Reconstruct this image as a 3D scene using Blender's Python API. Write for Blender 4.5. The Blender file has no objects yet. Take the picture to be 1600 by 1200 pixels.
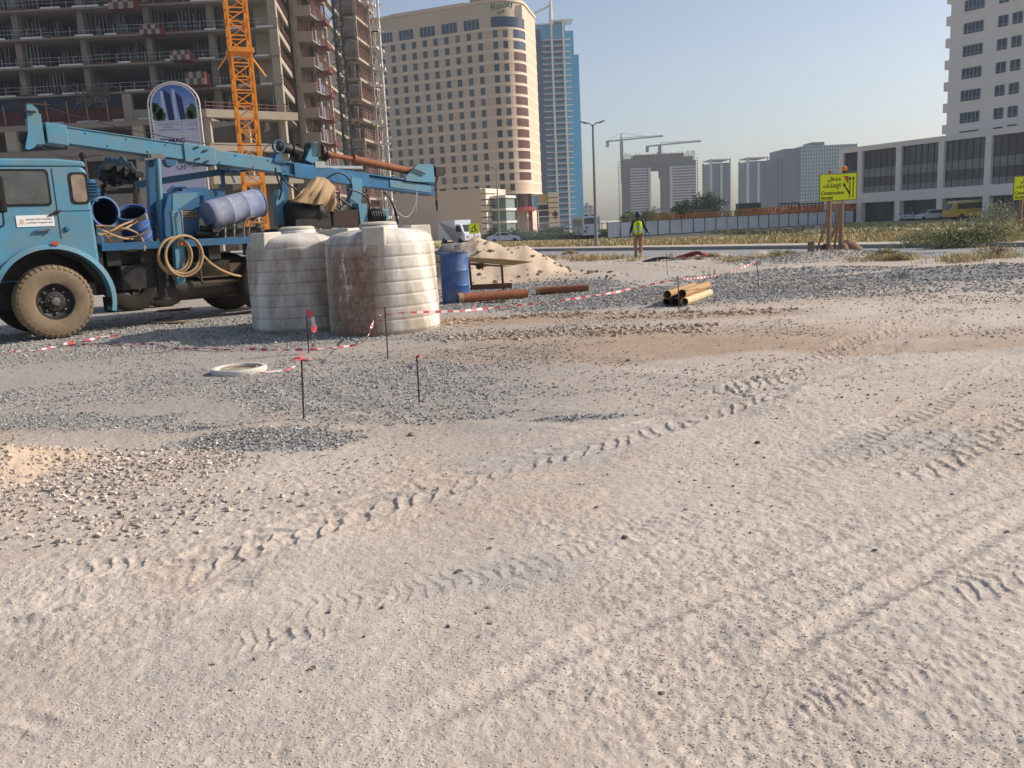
import bpy, math, random
import numpy as np
from mathutils import Vector, Matrix
PI = math.pi
HAZE = 0.00028
rnd = random.Random(7)
scene = bpy.context.scene
COL = scene.collection

# ---------------------------------------------------------------- camera
FPX, PITCH, ROLL, EYE = 1340.0, math.radians(10.5), math.radians(-2.83), 1.55
cam_d = bpy.data.cameras.new("camera")
cam = bpy.data.objects.new("camera", cam_d)
COL.objects.link(cam)
cam.matrix_world = Matrix.Translation((0, 0, EYE)) @ Matrix.Rotation(PI/2 - PITCH, 4, 'X') @ Matrix.Rotation(ROLL, 4, 'Z')
cam_d.sensor_width = 36.0
cam_d.lens = 36.0*FPX/1600.0
cam_d.clip_start = 0.1
cam_d.clip_end = 6000
scene.camera = cam

# ---------------------------------------------------------------- sky, sun, exposure
SUN_AZ, SUN_EL = math.radians(79), math.radians(32)      # azimuth from +Y towards +X
world = bpy.data.worlds.new("World")
scene.world = world
world.use_nodes = True
wn = world.node_tree.nodes; wl = world.node_tree.links
wn.clear()
sky = wn.new('ShaderNodeTexSky'); sky.sky_type = 'NISHITA'
sky.sun_disc = False
sky.sun_elevation = SUN_EL; sky.sun_rotation = SUN_AZ
sky.altitude = 0; sky.air_density = 1.0; sky.dust_density = 2.0; sky.ozone_density = 3.0
wb = wn.new('ShaderNodeBackground'); wb.inputs['Strength'].default_value = 0.096
wo = wn.new('ShaderNodeOutputWorld')
wt = wn.new('ShaderNodeMix'); wt.data_type = 'RGBA'; wt.blend_type = 'MULTIPLY'; wt.inputs[0].default_value = 1; wt.inputs[7].default_value = (1.03, .945, .90, 1)
wl.new(sky.outputs[0], wt.inputs[6]); wl.new(wt.outputs[2], wb.inputs['Color']); wl.new(wb.outputs[0], wo.inputs['Surface'])
sun_d = bpy.data.lights.new("sun", 'SUN'); sun_d.energy = 3.35; sun_d.angle = math.radians(0.6)
sun_d.color = (1.0, 0.93, 0.84)
sun = bpy.data.objects.new("sun", sun_d); COL.objects.link(sun)
sdir = Vector((math.sin(SUN_AZ)*math.cos(SUN_EL), math.cos(SUN_AZ)*math.cos(SUN_EL), math.sin(SUN_EL)))
sun.rotation_euler = sdir.to_track_quat('Z', 'Y').to_euler()
sun.location = (60, 30, 60)
scene.view_settings.view_transform = 'Standard'
scene.view_settings.look = 'None'
scene.view_settings.exposure = 0.60
scene.view_settings.gamma = 1.0
try: scene.view_settings.use_curve_mapping = False
except Exception: pass
scene.render.engine = 'CYCLES'
scene.cycles.max_bounces = 6
scene.cycles.volume_bounces = 1
scene.cycles.volume_step_rate = 1.0

# ---------------------------------------------------------------- pixel -> place helpers (pixels of the 1600x1200 photo)
_R = cam.matrix_world.to_3x3()
EYEV = Vector((0, 0, EYE))
def ray(u, v): return _R @ Vector(((u-800)/FPX, -(v-600)/FPX, -1.0))
def at(u, v, Y):
    d = ray(u, v); return EYEV + d*(Y/d.y)
QN = (0.8, 0.6)                         # unit normal of the road's direction
def sstep(a, b, x):
    t = np.clip((np.asarray(x, float)-a)/(b-a), 0, 1); return t*t*(3-2*t)
def tz(x, y):
    q = np.asarray(x)*QN[0] + np.asarray(y)*QN[1]
    return -1.0*sstep(34, 84, q)
def G(u, v, z=0.0):
    d = ray(u, v); p = EYEV + d*((z-EYE)/d.z); return p
def GT(u, v):
    z = 0.0
    for _ in range(12):
        p = G(u, v, z); z = float(tz(p.x, p.y))
    return Vector((p.x, p.y, z))
def onplane(u, v, p0, n):
    d = ray(u, v); n = Vector(n); return EYEV + d*((Vector(p0)-EYEV).dot(n)/d.dot(n))

# ---------------------------------------------------------------- noise in numpy
def _hash(ix, iy, seed):
    h = (ix.astype(np.int64)*374761393 + iy.astype(np.int64)*668265263 + seed*1442695041) & 0xffffffff
    h = ((h ^ (h >> 13))*1274126177) & 0xffffffff
    h = (h ^ (h >> 16)) & 0xffffffff
    return h.astype(np.float64)/4294967295.0
def vnoise(x, y, seed=0):
    x = np.asarray(x, float); y = np.asarray(y, float)
    ix = np.floor(x); iy = np.floor(y); fx = x-ix; fy = y-iy
    fx = fx*fx*fx*(fx*(fx*6-15)+10); fy = fy*fy*fy*(fy*(fy*6-15)+10)
    a = _hash(ix, iy, seed); b = _hash(ix+1, iy, seed); c = _hash(ix, iy+1, seed); d = _hash(ix+1, iy+1, seed)
    return (a*(1-fx)+b*fx)*(1-fy) + (c*(1-fx)+d*fx)*fy
def fbm(x, y, sc, oct=4, seed=0, gain=0.5):
    s = 0; a = 1; t = 0; f = 1.0/sc
    for i in range(oct):
        ca, sa = math.cos(i*0.9+.3), math.sin(i*0.9+.3)
        s = s + a*vnoise((x*ca-y*sa)*f+i*17.3, (x*sa+y*ca)*f-i*9.1, seed+i); t += a; a *= gain; f *= 2.03
    return s/t
def cell(x, y, sc, seed=0):
    x = np.asarray(x)/sc; y = np.asarray(y)/sc; ix = np.floor(x); iy = np.floor(y); best = np.full(x.shape, 9.0)
    for dx in (-1, 0, 1):
        for dy in (-1, 0, 1):
            jx = ix+dx; jy = iy+dy
            px = jx+_hash(jx, jy, seed); py = jy+_hash(jx, jy, seed+77)
            best = np.minimum(best, (px-x)**2+(py-y)**2)
    return np.sqrt(best)

# ---------------------------------------------------------------- materials
_mats = {}
def lin(c): return tuple((v/12.92 if v <= .04045 else ((v+.055)/1.055)**2.4) for v in c)
def mat(name, col, rough=.65, metal=0.0, var=.12, scale=4.0, bump=0.0, bscale=40.0, dirt=None, damt=.5, dscale=2.0, spec=.35, emit=None, stretch=None, alpha=None, trans=0, attr=None):
    if name in _mats: return _mats[name]
    m = bpy.data.materials.new(name); m.use_nodes = True
    n = m.node_tree.nodes; l = m.node_tree.links
    b = n['Principled BSDF']
    b.inputs['Roughness'].default_value = rough; b.inputs['Metallic'].default_value = metal
    b.inputs['Specular IOR Level'].default_value = spec
    tc = n.new('ShaderNodeTexCoord'); co = tc.outputs['Object']
    if stretch:
        mp = n.new('ShaderNodeMapping'); mp.inputs['Scale'].default_value = stretch; l.new(co, mp.inputs[0]); co = mp.outputs[0]
    nz = n.new('ShaderNodeTexNoise'); nz.inputs['Scale'].default_value = scale; nz.inputs['Detail'].default_value = 5; nz.inputs['Roughness'].default_value = .62
    l.new(co, nz.inputs['Vector'])
    mr = n.new('ShaderNodeMapRange'); mr.inputs[1].default_value = .25; mr.inputs[2].default_value = .75
    mr.inputs[3].default_value = 1-var; mr.inputs[4].default_value = 1+var; l.new(nz.outputs['Fac'], mr.inputs[0])
    mx = n.new('ShaderNodeMix'); mx.data_type = 'RGBA'; mx.blend_type = 'MULTIPLY'; mx.inputs[0].default_value = 1
    if attr:
        at_ = n.new('ShaderNodeAttribute'); at_.attribute_name = attr; l.new(at_.outputs['Color'], mx.inputs[6])
    else: mx.inputs[6].default_value = (*col, 1)
    cb = n.new('ShaderNodeCombineColor'); [l.new(mr.outputs[0], cb.inputs[i]) for i in range(3)]
    l.new(cb.outputs[0], mx.inputs[7]); out = mx.outputs[2]
    if dirt:
        n2 = n.new('ShaderNodeTexNoise'); n2.inputs['Scale'].default_value = dscale; n2.inputs['Detail'].default_value = 8; n2.inputs['Roughness'].default_value = .7
        l.new(co, n2.inputs['Vector'])
        r2 = n.new('ShaderNodeMapRange'); r2.inputs[1].default_value = .5-.12; r2.inputs[2].default_value = .5+.2; r2.inputs[3].default_value = 0; r2.inputs[4].default_value = damt
        l.new(n2.outputs['Fac'], r2.inputs[0])
        m2 = n.new('ShaderNodeMix'); m2.data_type = 'RGBA'; l.new(r2.outputs[0], m2.inputs[0]); l.new(out, m2.inputs[6]); m2.inputs[7].default_value = (*dirt, 1); out = m2.outputs[2]
    l.new(out, b.inputs['Base Color'])
    if bump:
        n3 = n.new('ShaderNodeTexNoise'); n3.inputs['Scale'].default_value = bscale; n3.inputs['Detail'].default_value = 4; l.new(co, n3.inputs['Vector'])
        bp = n.new('ShaderNodeBump'); bp.inputs['Strength'].default_value = bump; bp.inputs['Distance'].default_value = .02
        l.new(n3.outputs['Fac'], bp.inputs['Height']); l.new(bp.outputs[0], b.inputs['Normal'])
    if emit: b.inputs['Emission Color'].default_value = (*emit[:3], 1); b.inputs['Emission Strength'].default_value = emit[3]
    if trans: b.inputs['Transmission Weight'].default_value = trans
    _mats[name] = m; return m

# ---------------------------------------------------------------- mesh builder
class MB:
    def __init__(s): s.v = []; s.f = []; s.m = []; s.M = None; s.mi = 0
    def add(s, vs, fs, mi=None):
        o = len(s.v)
        if s.M is not None: vs = [s.M @ Vector(p) for p in vs]
        s.v.extend([tuple(p) for p in vs]); s.f.extend([tuple(i+o for i in f) for f in fs]); s.m.extend([s.mi if mi is None else mi]*len(fs))
        return s
    def box(s, x0, x1, y0, y1, z0, z1, mi=None):
        if x0 > x1: x0, x1 = x1, x0
        if y0 > y1: y0, y1 = y1, y0
        if z0 > z1: z0, z1 = z1, z0
        vs = [(x0,y0,z0),(x1,y0,z0),(x1,y1,z0),(x0,y1,z0),(x0,y0,z1),(x1,y0,z1),(x1,y1,z1),(x0,y1,z1)]
        return s.add(vs, [(0,3,2,1),(4,5,6,7),(0,1,5,4),(1,2,6,5),(2,3,7,6),(3,0,4,7)], mi)
    def bar(s, a, b, w, h=None, up=(0,0,1), mi=None):          # box beam between two points
        a = Vector(a); b = Vector(b); h = h or w; d = (b-a).normalized(); up = Vector(up)
        if abs(d.dot(up)) > .98: up = Vector((0,1,0))
        x = d.cross(up).normalized()*w/2; y = x.cross(d).normalized()*h/2
        vs = [a-x-y, a+x-y, a+x+y, a-x+y, b-x-y, b+x-y, b+x+y, b-x+y]
        return s.add(vs, [(0,1,2,3),(7,6,5,4),(0,4,5,1),(1,5,6,2),(2,6,7,3),(3,7,4,0)], mi)
    def tube(s, pts, r, n=8, r1=None, caps=True, mi=None, closed=False):
        pts = [Vector(p) for p in pts]
        if len(pts) >= 4 and not closed and not isinstance(r, (list, tuple)) and r < .03:      # bend hoses smoothly
            q = [pts[0]*2-pts[1]]+pts+[pts[-1]*2-pts[-2]]; sm = []
            for i in range(1, len(q)-2):
                for k in range(5):
                    t = k/5; a, b, c, d = q[i-1], q[i], q[i+1], q[i+2]
                    sm.append(.5*((2*b)+(c-a)*t+(2*a-5*b+4*c-d)*t*t+(3*b-a-3*c+d)*t*t*t))
            pts = sm+[pts[-1]]
        N = len(pts); rings = []; prev = None
        rs = r if isinstance(r, (list, tuple)) else [r + ((r1 if r1 is not None else r)-r)*i/max(1, N-1) for i in range(N)]
        for i, p in enumerate(pts):
            if closed: d = pts[(i+1) % N]-pts[i-1]
            else: d = pts[min(i+1, N-1)]-pts[max(i-1, 0)]
            d.normalize()
            if prev is None:
                a = Vector((0,0,1)) if abs(d.z) < .9 else Vector((1,0,0)); x = d.cross(a).normalized()
            else: x = (prev-d*prev.dot(d)).normalized()
            prev = x; y = d.cross(x)
            rings.append([p+(x*math.cos(2*PI*k/n)+y*math.sin(2*PI*k/n))*rs[i] for k in range(n)])
        vs = [q for rg in rings for q in rg]; fs = []
        for i in range(N if closed else N-1):
            j = (i+1) % N
            for k in range(n): fs.append((i*n+k, i*n+(k+1)%n, j*n+(k+1)%n, j*n+k))
        if caps and not closed: fs.append(tuple(range(n))[::-1]); fs.append(tuple((N-1)*n+k for k in range(n)))
        return s.add(vs, fs, mi)
    def pipe(s, a, b, r, t=.012, n=20, mi=None, depth=.6):    # open-ended thick pipe
        a = Vector(a); b = Vector(b); d = (b-a).normalized(); up = Vector((0,0,1)) if abs(d.z) < .9 else Vector((1,0,0))
        x = d.cross(up).normalized(); y = d.cross(x); vs = []; fs = []
        for (p, rr) in ((a, r), (b, r), (b, r-t), (a, r-t)):
            vs += [p+(x*math.cos(2*PI*k/n)+y*math.sin(2*PI*k/n))*rr for k in range(n)]
        for i in range(4):
            j = (i+1) % 4
            for k in range(n): fs.append((i*n+k, i*n+(k+1)%n, j*n+(k+1)%n, j*n+k))
        return s.add(vs, fs, mi)
    def lathe(s, prof, n=32, c=(0,0,0), axis='z', mi=None, caps=(True, True)):
        vs = []; fs = []; c = Vector(c)
        for (r, z) in prof:
            for k in range(n):
                a = 2*PI*k/n; p = (r*math.cos(a), r*math.sin(a), z)
                if axis == 'y': p = (p[0], p[2], p[1])
                elif axis == 'x': p = (p[2], p[0], p[1])
                vs.append(c+Vector(p))
        for i in range(len(prof)-1):
            for k in range(n): fs.append((i*n+k, i*n+(k+1)%n, (i+1)*n+(k+1)%n, (i+1)*n+k))
        if caps[0]: fs.append(tuple(range(n))[::-1])
        if caps[1]: fs.append(tuple((len(prof)-1)*n+k for k in range(n)))
        return s.add(vs, fs, mi)
    def prism(s, poly, d, mi=None):                             # closed 3-D outline pushed by vector d
        d = Vector(d); P = [Vector(p) for p in poly]; n = len(P)
        fs = [tuple(range(n)), tuple(range(n, 2*n))[::-1]] + [(k, k+n, (k+1)%n+n, (k+1)%n) for k in range(n)]
        return s.add(P+[p+d for p in P], fs, mi)
    def ball(s, c, r, n=12, sq=(1,1,1), mi=None):
        c = Vector(c); pr = [(math.sin(PI*i/n)*r, -math.cos(PI*i/n)*r) for i in range(n+1)]; vs = []; m = n*2; fs = []
        for (a, z) in pr:
            for k in range(m): vs.append(c+Vector((a*math.cos(2*PI*k/m)*sq[0], a*math.sin(2*PI*k/m)*sq[1], z*sq[2])))
        for i in range(n):
            for k in range(m): fs.append((i*m+k, i*m+(k+1)%m, (i+1)*m+(k+1)%m, (i+1)*m+k))
        return s.add(vs, fs, mi)
    def build(s, name, mats, parent=None, smooth=False, bevel=0, seg=2, auto=None):
        me = bpy.data.meshes.new(name); me.from_pydata(s.v, [], s.f)
        for m in (mats if isinstance(mats, (list, tuple)) else [mats]): me.materials.append(m)
        if len(me.materials) > 1: me.polygons.foreach_set('material_index', s.m)
        import bmesh
        bm = bmesh.new(); bm.from_mesh(me); bmesh.ops.remove_doubles(bm, verts=bm.verts, dist=1e-5) if len(s.v) < 60000 else None
        bmesh.ops.recalc_face_normals(bm, faces=bm.faces); bm.to_mesh(me); bm.free()
        o = bpy.data.objects.new(name, me); COL.objects.link(o)
        if parent is not None: o.parent = parent
        if bevel:
            b = o.modifiers.new('bevel', 'BEVEL'); b.width = bevel; b.segments = seg; b.limit_method = 'ANGLE'; b.angle_limit = math.radians(40)
        if smooth:
            me.polygons.foreach_set('use_smooth', [True]*len(me.polygons))
            try: me.set_sharp_from_angle(angle=math.radians(auto or 40))
            except Exception: pass
        me.update(); return o

def thing(name, label, cat, loc=(0,0,0), rotz=0.0, group=None, kind=None):
    o = bpy.data.objects.new(name, None); COL.objects.link(o); o.empty_display_size = .2
    o.location = loc; o.rotation_euler = (0, 0, rotz); return tag(o, label, cat, group, kind)
def tag(o, label=None, cat=None, group=None, kind=None):
    if label: o['label'] = label
    if cat: o['category'] = cat
    if group: o['group'] = group
    if kind: o['kind'] = kind
    return o
def copytree(o, parent=None):
    c = o.copy(); COL.objects.link(c)
    if parent is not None: c.parent = parent
    for ch in list(o.children): copytree(ch, c)
    return c
def numesh(name, V, Fc, m, parent=None, cols=None, smooth=False):
    """V (n,3), Fc (k,3 or 4) numpy arrays -> mesh object"""
    me = bpy.data.meshes.new(name); k = Fc.shape[1]
    me.vertices.add(len(V)); me.vertices.foreach_set('co', np.asarray(V, np.float32).ravel())
    me.loops.add(Fc.size); me.loops.foreach_set('vertex_index', Fc.astype(np.int32).ravel())
    me.polygons.add(len(Fc)); me.polygons.foreach_set('loop_start', np.arange(0, Fc.size, k, dtype=np.int32))
    me.update(calc_edges=True)
    me.polygons.foreach_set('use_smooth', np.full(len(Fc), smooth))
    if cols is not None:
        a = me.color_attributes.new('Col', 'FLOAT_COLOR', 'POINT')
        c4 = np.ones((len(V), 4), np.float32); c4[:, :3] = cols; a.data.foreach_set('color', c4.ravel())
    me.materials.append(m); o = bpy.data.objects.new(name, me); COL.objects.link(o)
    if parent is not None: o.parent = parent
    return o
def text(body, size, m, parent, M, name='lettering', align='LEFT', ext=.002, sx=1.0, bold=0.0):
    cu = bpy.data.curves.new('t', 'FONT'); cu.body = body; cu.size = size; cu.extrude = ext; cu.align_x = align; cu.offset = bold
    o = bpy.data.objects.new('t', cu); COL.objects.link(o)
    dg = bpy.context.evaluated_depsgraph_get(); dg.update()
    me = bpy.data.meshes.new_from_object(o.evaluated_get(dg)); bpy.data.objects.remove(o)
    me.transform(Matrix.Diagonal((sx, 1, 1, 1))); me.transform(M); me.materials.clear(); me.materials.append(m)
    r = bpy.data.objects.new(name, me); COL.objects.link(r); r.parent = parent; return r
def winparts(items, name, m, parent, pane=None, limit=100, sub=None):
    """items: list of (distance, MB function) ; nearest `limit` are parts, the rest one stuff part"""
    items = sorted(items, key=lambda t: t[0])
    for d, fn in items[:limit]:
        mb = MB(); fn(mb); mb.build(name, rnd.choice(m) if isinstance(m, tuple) else m, parent)
    if items[limit:]:
        mb = MB()
        for d, fn in items[limit:]: fn(mb)
        o = mb.build(name, m[0] if isinstance(m, tuple) else m, parent); o['kind'] = 'stuff'
# ================================================================ GROUND
def path_dist(X, Y, pts):
    """distance across (signed) and along a polyline, for arrays"""
    best = np.full(X.shape, 1e9); sc = np.zeros(X.shape); sl = np.zeros(X.shape); acc = 0
    for (a, b) in zip(pts[:-1], pts[1:]):
        ax, ay, bx, by = a[0], a[1], b[0], b[1]; L = math.hypot(bx-ax, by-ay); dx, dy = (bx-ax)/L, (by-ay)/L
        t = np.clip((X-ax)*dx+(Y-ay)*dy, 0, L); px = ax+dx*t; py = ay+dy*t
        d = np.hypot(X-px, Y-py); s = (X-ax)*(-dy)+(Y-ay)*dx
        k = d < best; best = np.where(k, d, best); sc = np.where(k, s, sc); sl = np.where(k, acc+t, sl); acc += L
    return best, sc, sl, acc
def PX(*uv): return [tuple(G(u, v)[:2]) for u, v in uv]
# kind, path, width, period, depth, chevron slope
TRACKS = [
 ('rib', PX((250,905),(480,825),(620,778),(760,742),(900,700),(1060,650),(1200,615)), .40, .155, .015, .9),
 ('rib', PX((380,965),(560,935),(640,922),(760,893),(900,860),(1100,800),(1300,760)), .22, .07, .0045, .3),
 ('rib', PX((1180,1115),(1280,1088),(1400,1055),(1560,1010)), .17, .042, .0065, .3),
 ('rib', PX((1430,950),(1500,925),(1600,902),(1660,890)), .26, .085, .009, .6),
 ('rib', PX((1370,1130),(1480,1105),(1640,1060)), .2, .05, .005, .4),
 ('rib', PX((1130,620),(1230,585),(1330,553),(1420,515),(1480,480)), .8, .15, .019, -.9),
 ('rib', PX((1100,600),(1170,610),(1300,590),(1420,560)), .4, .16, .014, .5),
 ('rib', PX((1380,750),(1440,728),(1520,690),(1600,640)), .38, .15, .012, .9),
 ('rib', PX((1200,740),(1300,712),(1420,690),(1540,662)), .36, .12, .009, .6),
 ('rib', PX((840,402),(940,408),(1040,418),(1120,420)), .5, .28, .05, .4),
 ('rib', PX((960,432),(1060,424),(1180,432),(1300,452),(1500,470)), .6, .26, .045, .5),
 ('rib', PX((1180,408),(1260,418),(1420,440),(1600,460)), .6, .24, .04, .4),
 ('rib', PX((900,395),(1000,398),(1140,408),(1280,432)), .6, .3, .05, .4),
 ('rib', PX((1300,700),(1420,650),(1600,560)), .3, .11, .012, .6),
 ('rib', PX((40,905),(150,890),(300,880)), .22, .09, .010, .4),
 ('rib', PX((330,1010),(430,1000),(560,1000)), .2, .06, .008, .4),
 ('rut', PX((1180,1040),(1270,992),(1400,925),(1500,872),(1640,790)), .10, 0, .016, 0),
 ('rut', PX((870,1035),(1000,985),(1120,930),(1300,870),(1600,760)), .09, 0, .012, 0),
 ('rut', PX((600,1140),(800,1060),(940,990),(1100,930)), .12, 0, .012, 0),
 ('rut', PX((700,540),(900,560),(1100,580),(1300,540),(1600,505)), .4, 0, .012, 0),
 ('rut', PX((0,1118),(60,1126),(110,1145)), .06, 0, .02, 0),
 ('rut', PX((0,970),(90,945),(200,928),(420,900)), .25, 0, .02, 0),
 ('rut', PX((0,640),(200,600),(420,600),(600,640),(900,655),(1200,640)), .35, 0, .018, 0),
 ('rut', PX((100,1000),(400,1000),(700,960),(980,900),(1300,830)), .3, 0, .010, 0),
 ('rut', PX((800,620),(1000,600),(1140,610),(1400,570),(1600,545)), .3, 0, .018, 0),
]
# gravel heaps and mounds: centre, radii, height, turn
def bump_at(u, v, rx, ry, h, rot=0): p = G(u, v); return (p.x, p.y, rx, ry, h, rot)
SAND_C = (-.5, 25.2)
MOUNDS = [
 (-.75, 26.0, 2.6, 2.9, 1.25, 0), (.9, 24.9, 2.4, 1.5, .28, 0),
 (-3.2, 29.5, 3.0, 3.5, 1.15, 0),
 bump_at(8, 742, .38, .7, .19, -.5),
 bump_at(1290, 405, 3.4, .9, .26, .1), bump_at(1560, 428, 4.0, .7, .24, -.2), bump_at(1250, 425, 3, .7, .10, .1),
 bump_at(840, 500, 1.6, .45, .07, 0), bump_at(1090, 488, 1.2, .3, .05, -.1),
 bump_at(430, 678, .75, .35, .045, 0), bump_at(1110, 400, 1.3, .6, .16, 0), bump_at(1190, 402, .7, .4, .22, 0),
 bump_at(60, 965, .14, .06, .03, 0), bump_at(120, 945, .1, .05, .025, 0),
 bump_at(1000, 430, 4.0, .5, .08, 0), bump_at(860, 420, 3.0, .5, .08, 0),
]
def ground_h(X, Y, fine=True):
    z = tz(X, Y).astype(float)
    q = X*QN[0]+Y*QN[1]
    offroad = 1 - sstep(24.2, 25.6, q)*(1-sstep(34.0, 36.0, q))
    far = 1-sstep(60, 120, Y)
    z = z + offroad*far*((fbm(X, Y, 3.2, 3, 3)-.5)*.10*np.clip(Y/14, .25, 1) + (fbm(X, Y, .8, 3, 9)-.5)*.022)
    for (cx, cy, rx, ry, h, rot) in MOUNDS:
        c, s = math.cos(rot), math.sin(rot); dx = X-cx; dy = Y-cy
        e = np.sqrt(((dx*c+dy*s)/rx)**2+((-dx*s+dy*c)/ry)**2) + (fbm(X, Y, rx*.6+.1, 3, 21)-.5)*.5
        k = np.clip(1-e, 0, 1); z = z + h*(k*k*(3-2*k)*.35 + k*.75)*(1+.12*(fbm(X, Y, max(rx*.12, .04), 2, 31)-.5))
        if h > .5: z = z - .0
    if not fine: return z
    near = offroad*(1-sstep(28, 45, Y))
    z = z + near*(fbm(X, Y, .22, 5, 40, .62)-.5)*.010
    z = z + near*(1-sstep(7, 14, Y))*(fbm(X, Y, .045, 3, 50, .6)-.5)*.0065
    # loose lumpy soil at the lower right, rough clods along the brown strip
    lump = sstep(.44, .60, fbm(X, Y, 1.5, 3, 60)+.22*sstep(-.8, 1.0, X-.05*Y)*(1-sstep(3.6, 5.6, Y)) - .05)
    z = z + near*lump*(1-sstep(6, 10, Y))*((.55-np.clip(cell(X, Y, .08, 5), 0, .55))*.010 + (.5-np.clip(cell(X, Y, .04, 6), 0, .5))*.008)
    # small dents
    dz = cell(X, Y, .33, 8); z = z - near*(1-sstep(6, 12, Y))*np.exp(-(dz/.13)**2)*.005*(vnoise(X/.5, Y/.5, 4) > .45)
    for kind, pts, w, per, dep, ch in TRACKS:
        P = np.array(pts); m = w+.3
        sel = (X > P[:,0].min()-m) & (X < P[:,0].max()+m) & (Y > P[:,1].min()-m) & (Y < P[:,1].max()+m)
        if not sel.any(): continue
        x = X[sel]; y = Y[sel]
        wob = (fbm(x, y, .5, 2, 70)-.5)*w*.5
        d, c, s, L = path_dist(x, y, pts); c = c+wob
        ends = sstep(0, .25, s)*(1-sstep(L-.25, L, s))
        pres = .5+.5*sstep(.25, .5, fbm(x, y, 1.0, 3, 81+int(w*100)))
        if kind == 'rib':
            win = (1-sstep(w*.42, w*.56, np.abs(c)))*ends
            ph = (s + np.abs(c)*ch + (fbm(x, y, .16, 3, 90)-.5)*per*1.1)/per
            saw = ph-np.floor(ph); prof = np.where(saw < .22, saw/.22, 1-(saw-.22)/.78)
            side = np.exp(-((np.abs(c)-w*.55)/(w*.10))**2)*ends
            z[sel] += pres*(win*dep*(prof*prof-.75) + side*dep*.45)
        else:
            ww = w
            z[sel] += ends*(.3+.7*pres)*(-dep*np.exp(-(c/(ww*.5))**2) + dep*.6*np.exp(-((np.abs(c)-ww*.8)/(ww*.3))**2))
    return z

def ground_row(v): return G(800, v).y
Yv = []
y = .5
while y < 46:
    Yv.append(y); dpx = y*y/(EYE*858.0)       # size of a render pixel along the ground
    y += max(.010, min(dpx*.8, .28))
while y < 5000: Yv.append(y); y *= 1.03
Yv = np.array(Yv)
tq = np.concatenate([np.linspace(-3.2, -.70, 60)[:-1], np.linspace(-.70, .70, 1080), np.linspace(.70, 3.2, 60)[1:]])
TT, YY = np.meshgrid(tq, Yv); XX = TT*(YY+.35)
ZZ = ground_h(XX.ravel(), YY.ravel()).reshape(XX.shape)
# ---- colours of the earth: where it is sand, where grey dust, where brown
def blob(X, Y, u, v, rx, ry, rot=0, nz=.5, seed=0):
    p = G(u, v); c, s = math.cos(rot), math.sin(rot); dx = X-p.x; dy = Y-p.y
    e = np.sqrt(((dx*c+dy*s)/rx)**2+((-dx*s+dy*c)/ry)**2)+(fbm(X, Y, max(rx, ry)*.55, 4, seed, .6)-.5)*2*nz
    return 1-sstep(.55, 1.15, e)
# gravel patches: (u, v, rx, ry, rot, density)
GRAVEL = [
 (1000,462,4.6,2.6,.0,.85),(820,450,3.0,2.2,.1,.95),(1180,448,3.2,2.6,0,.5),(1400,448,7,1.8,0,.28),
 (1290,405,3.8,1.3,.1,.8),(1560,430,4.8,1.2,-.2,.8),(1250,428,3.6,1.2,.1,.7),
 (430,685,.85,.36,0,1.0),(290,668,.5,.2,0,.45),(120,660,.95,.35,0,.5),(40,655,.6,.3,0,.45),(330,690,.4,.2,0,.35),
 (560,610,1.5,.9,0,.36),(480,600,1.0,.8,0,.38),(690,600,.6,.45,0,.42),(640,580,.7,.6,.0,.4),(300,600,2.2,1.2,.1,.24),(110,620,1.6,.9,0,.26),
 (640,650,.9,.28,0,.30),(905,650,.45,.10,0,.8),(700,620,1.2,.5,0,.25),(780,560,2.0,1.1,0,.18),
 (240,520,4.2,1.8,0,.33),(430,535,2.4,.9,0,.35),(60,560,1.5,1.0,0,.3),
]
def gmask(X, Y):
    m = np.zeros(X.shape)
    for i, (u, v, rx, ry, rot, d) in enumerate(GRAVEL): m = np.maximum(m, d*blob(X, Y, u, v, rx, ry, rot, .42 if d > .7 else .7, 100+i))
    return m
SAND = np.array(lin((.755,.695,.635))); PALE = np.array(lin((.785,.74,.69))); GREY = np.array(lin((.64,.61,.575))); BROWN = np.array(lin((.665,.58,.50))); DUST = np.array(lin((.54,.54,.53)))
ORNG = np.array(lin((.75,.67,.58))); COOL = np.array(lin((.71,.685,.655)))
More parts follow.
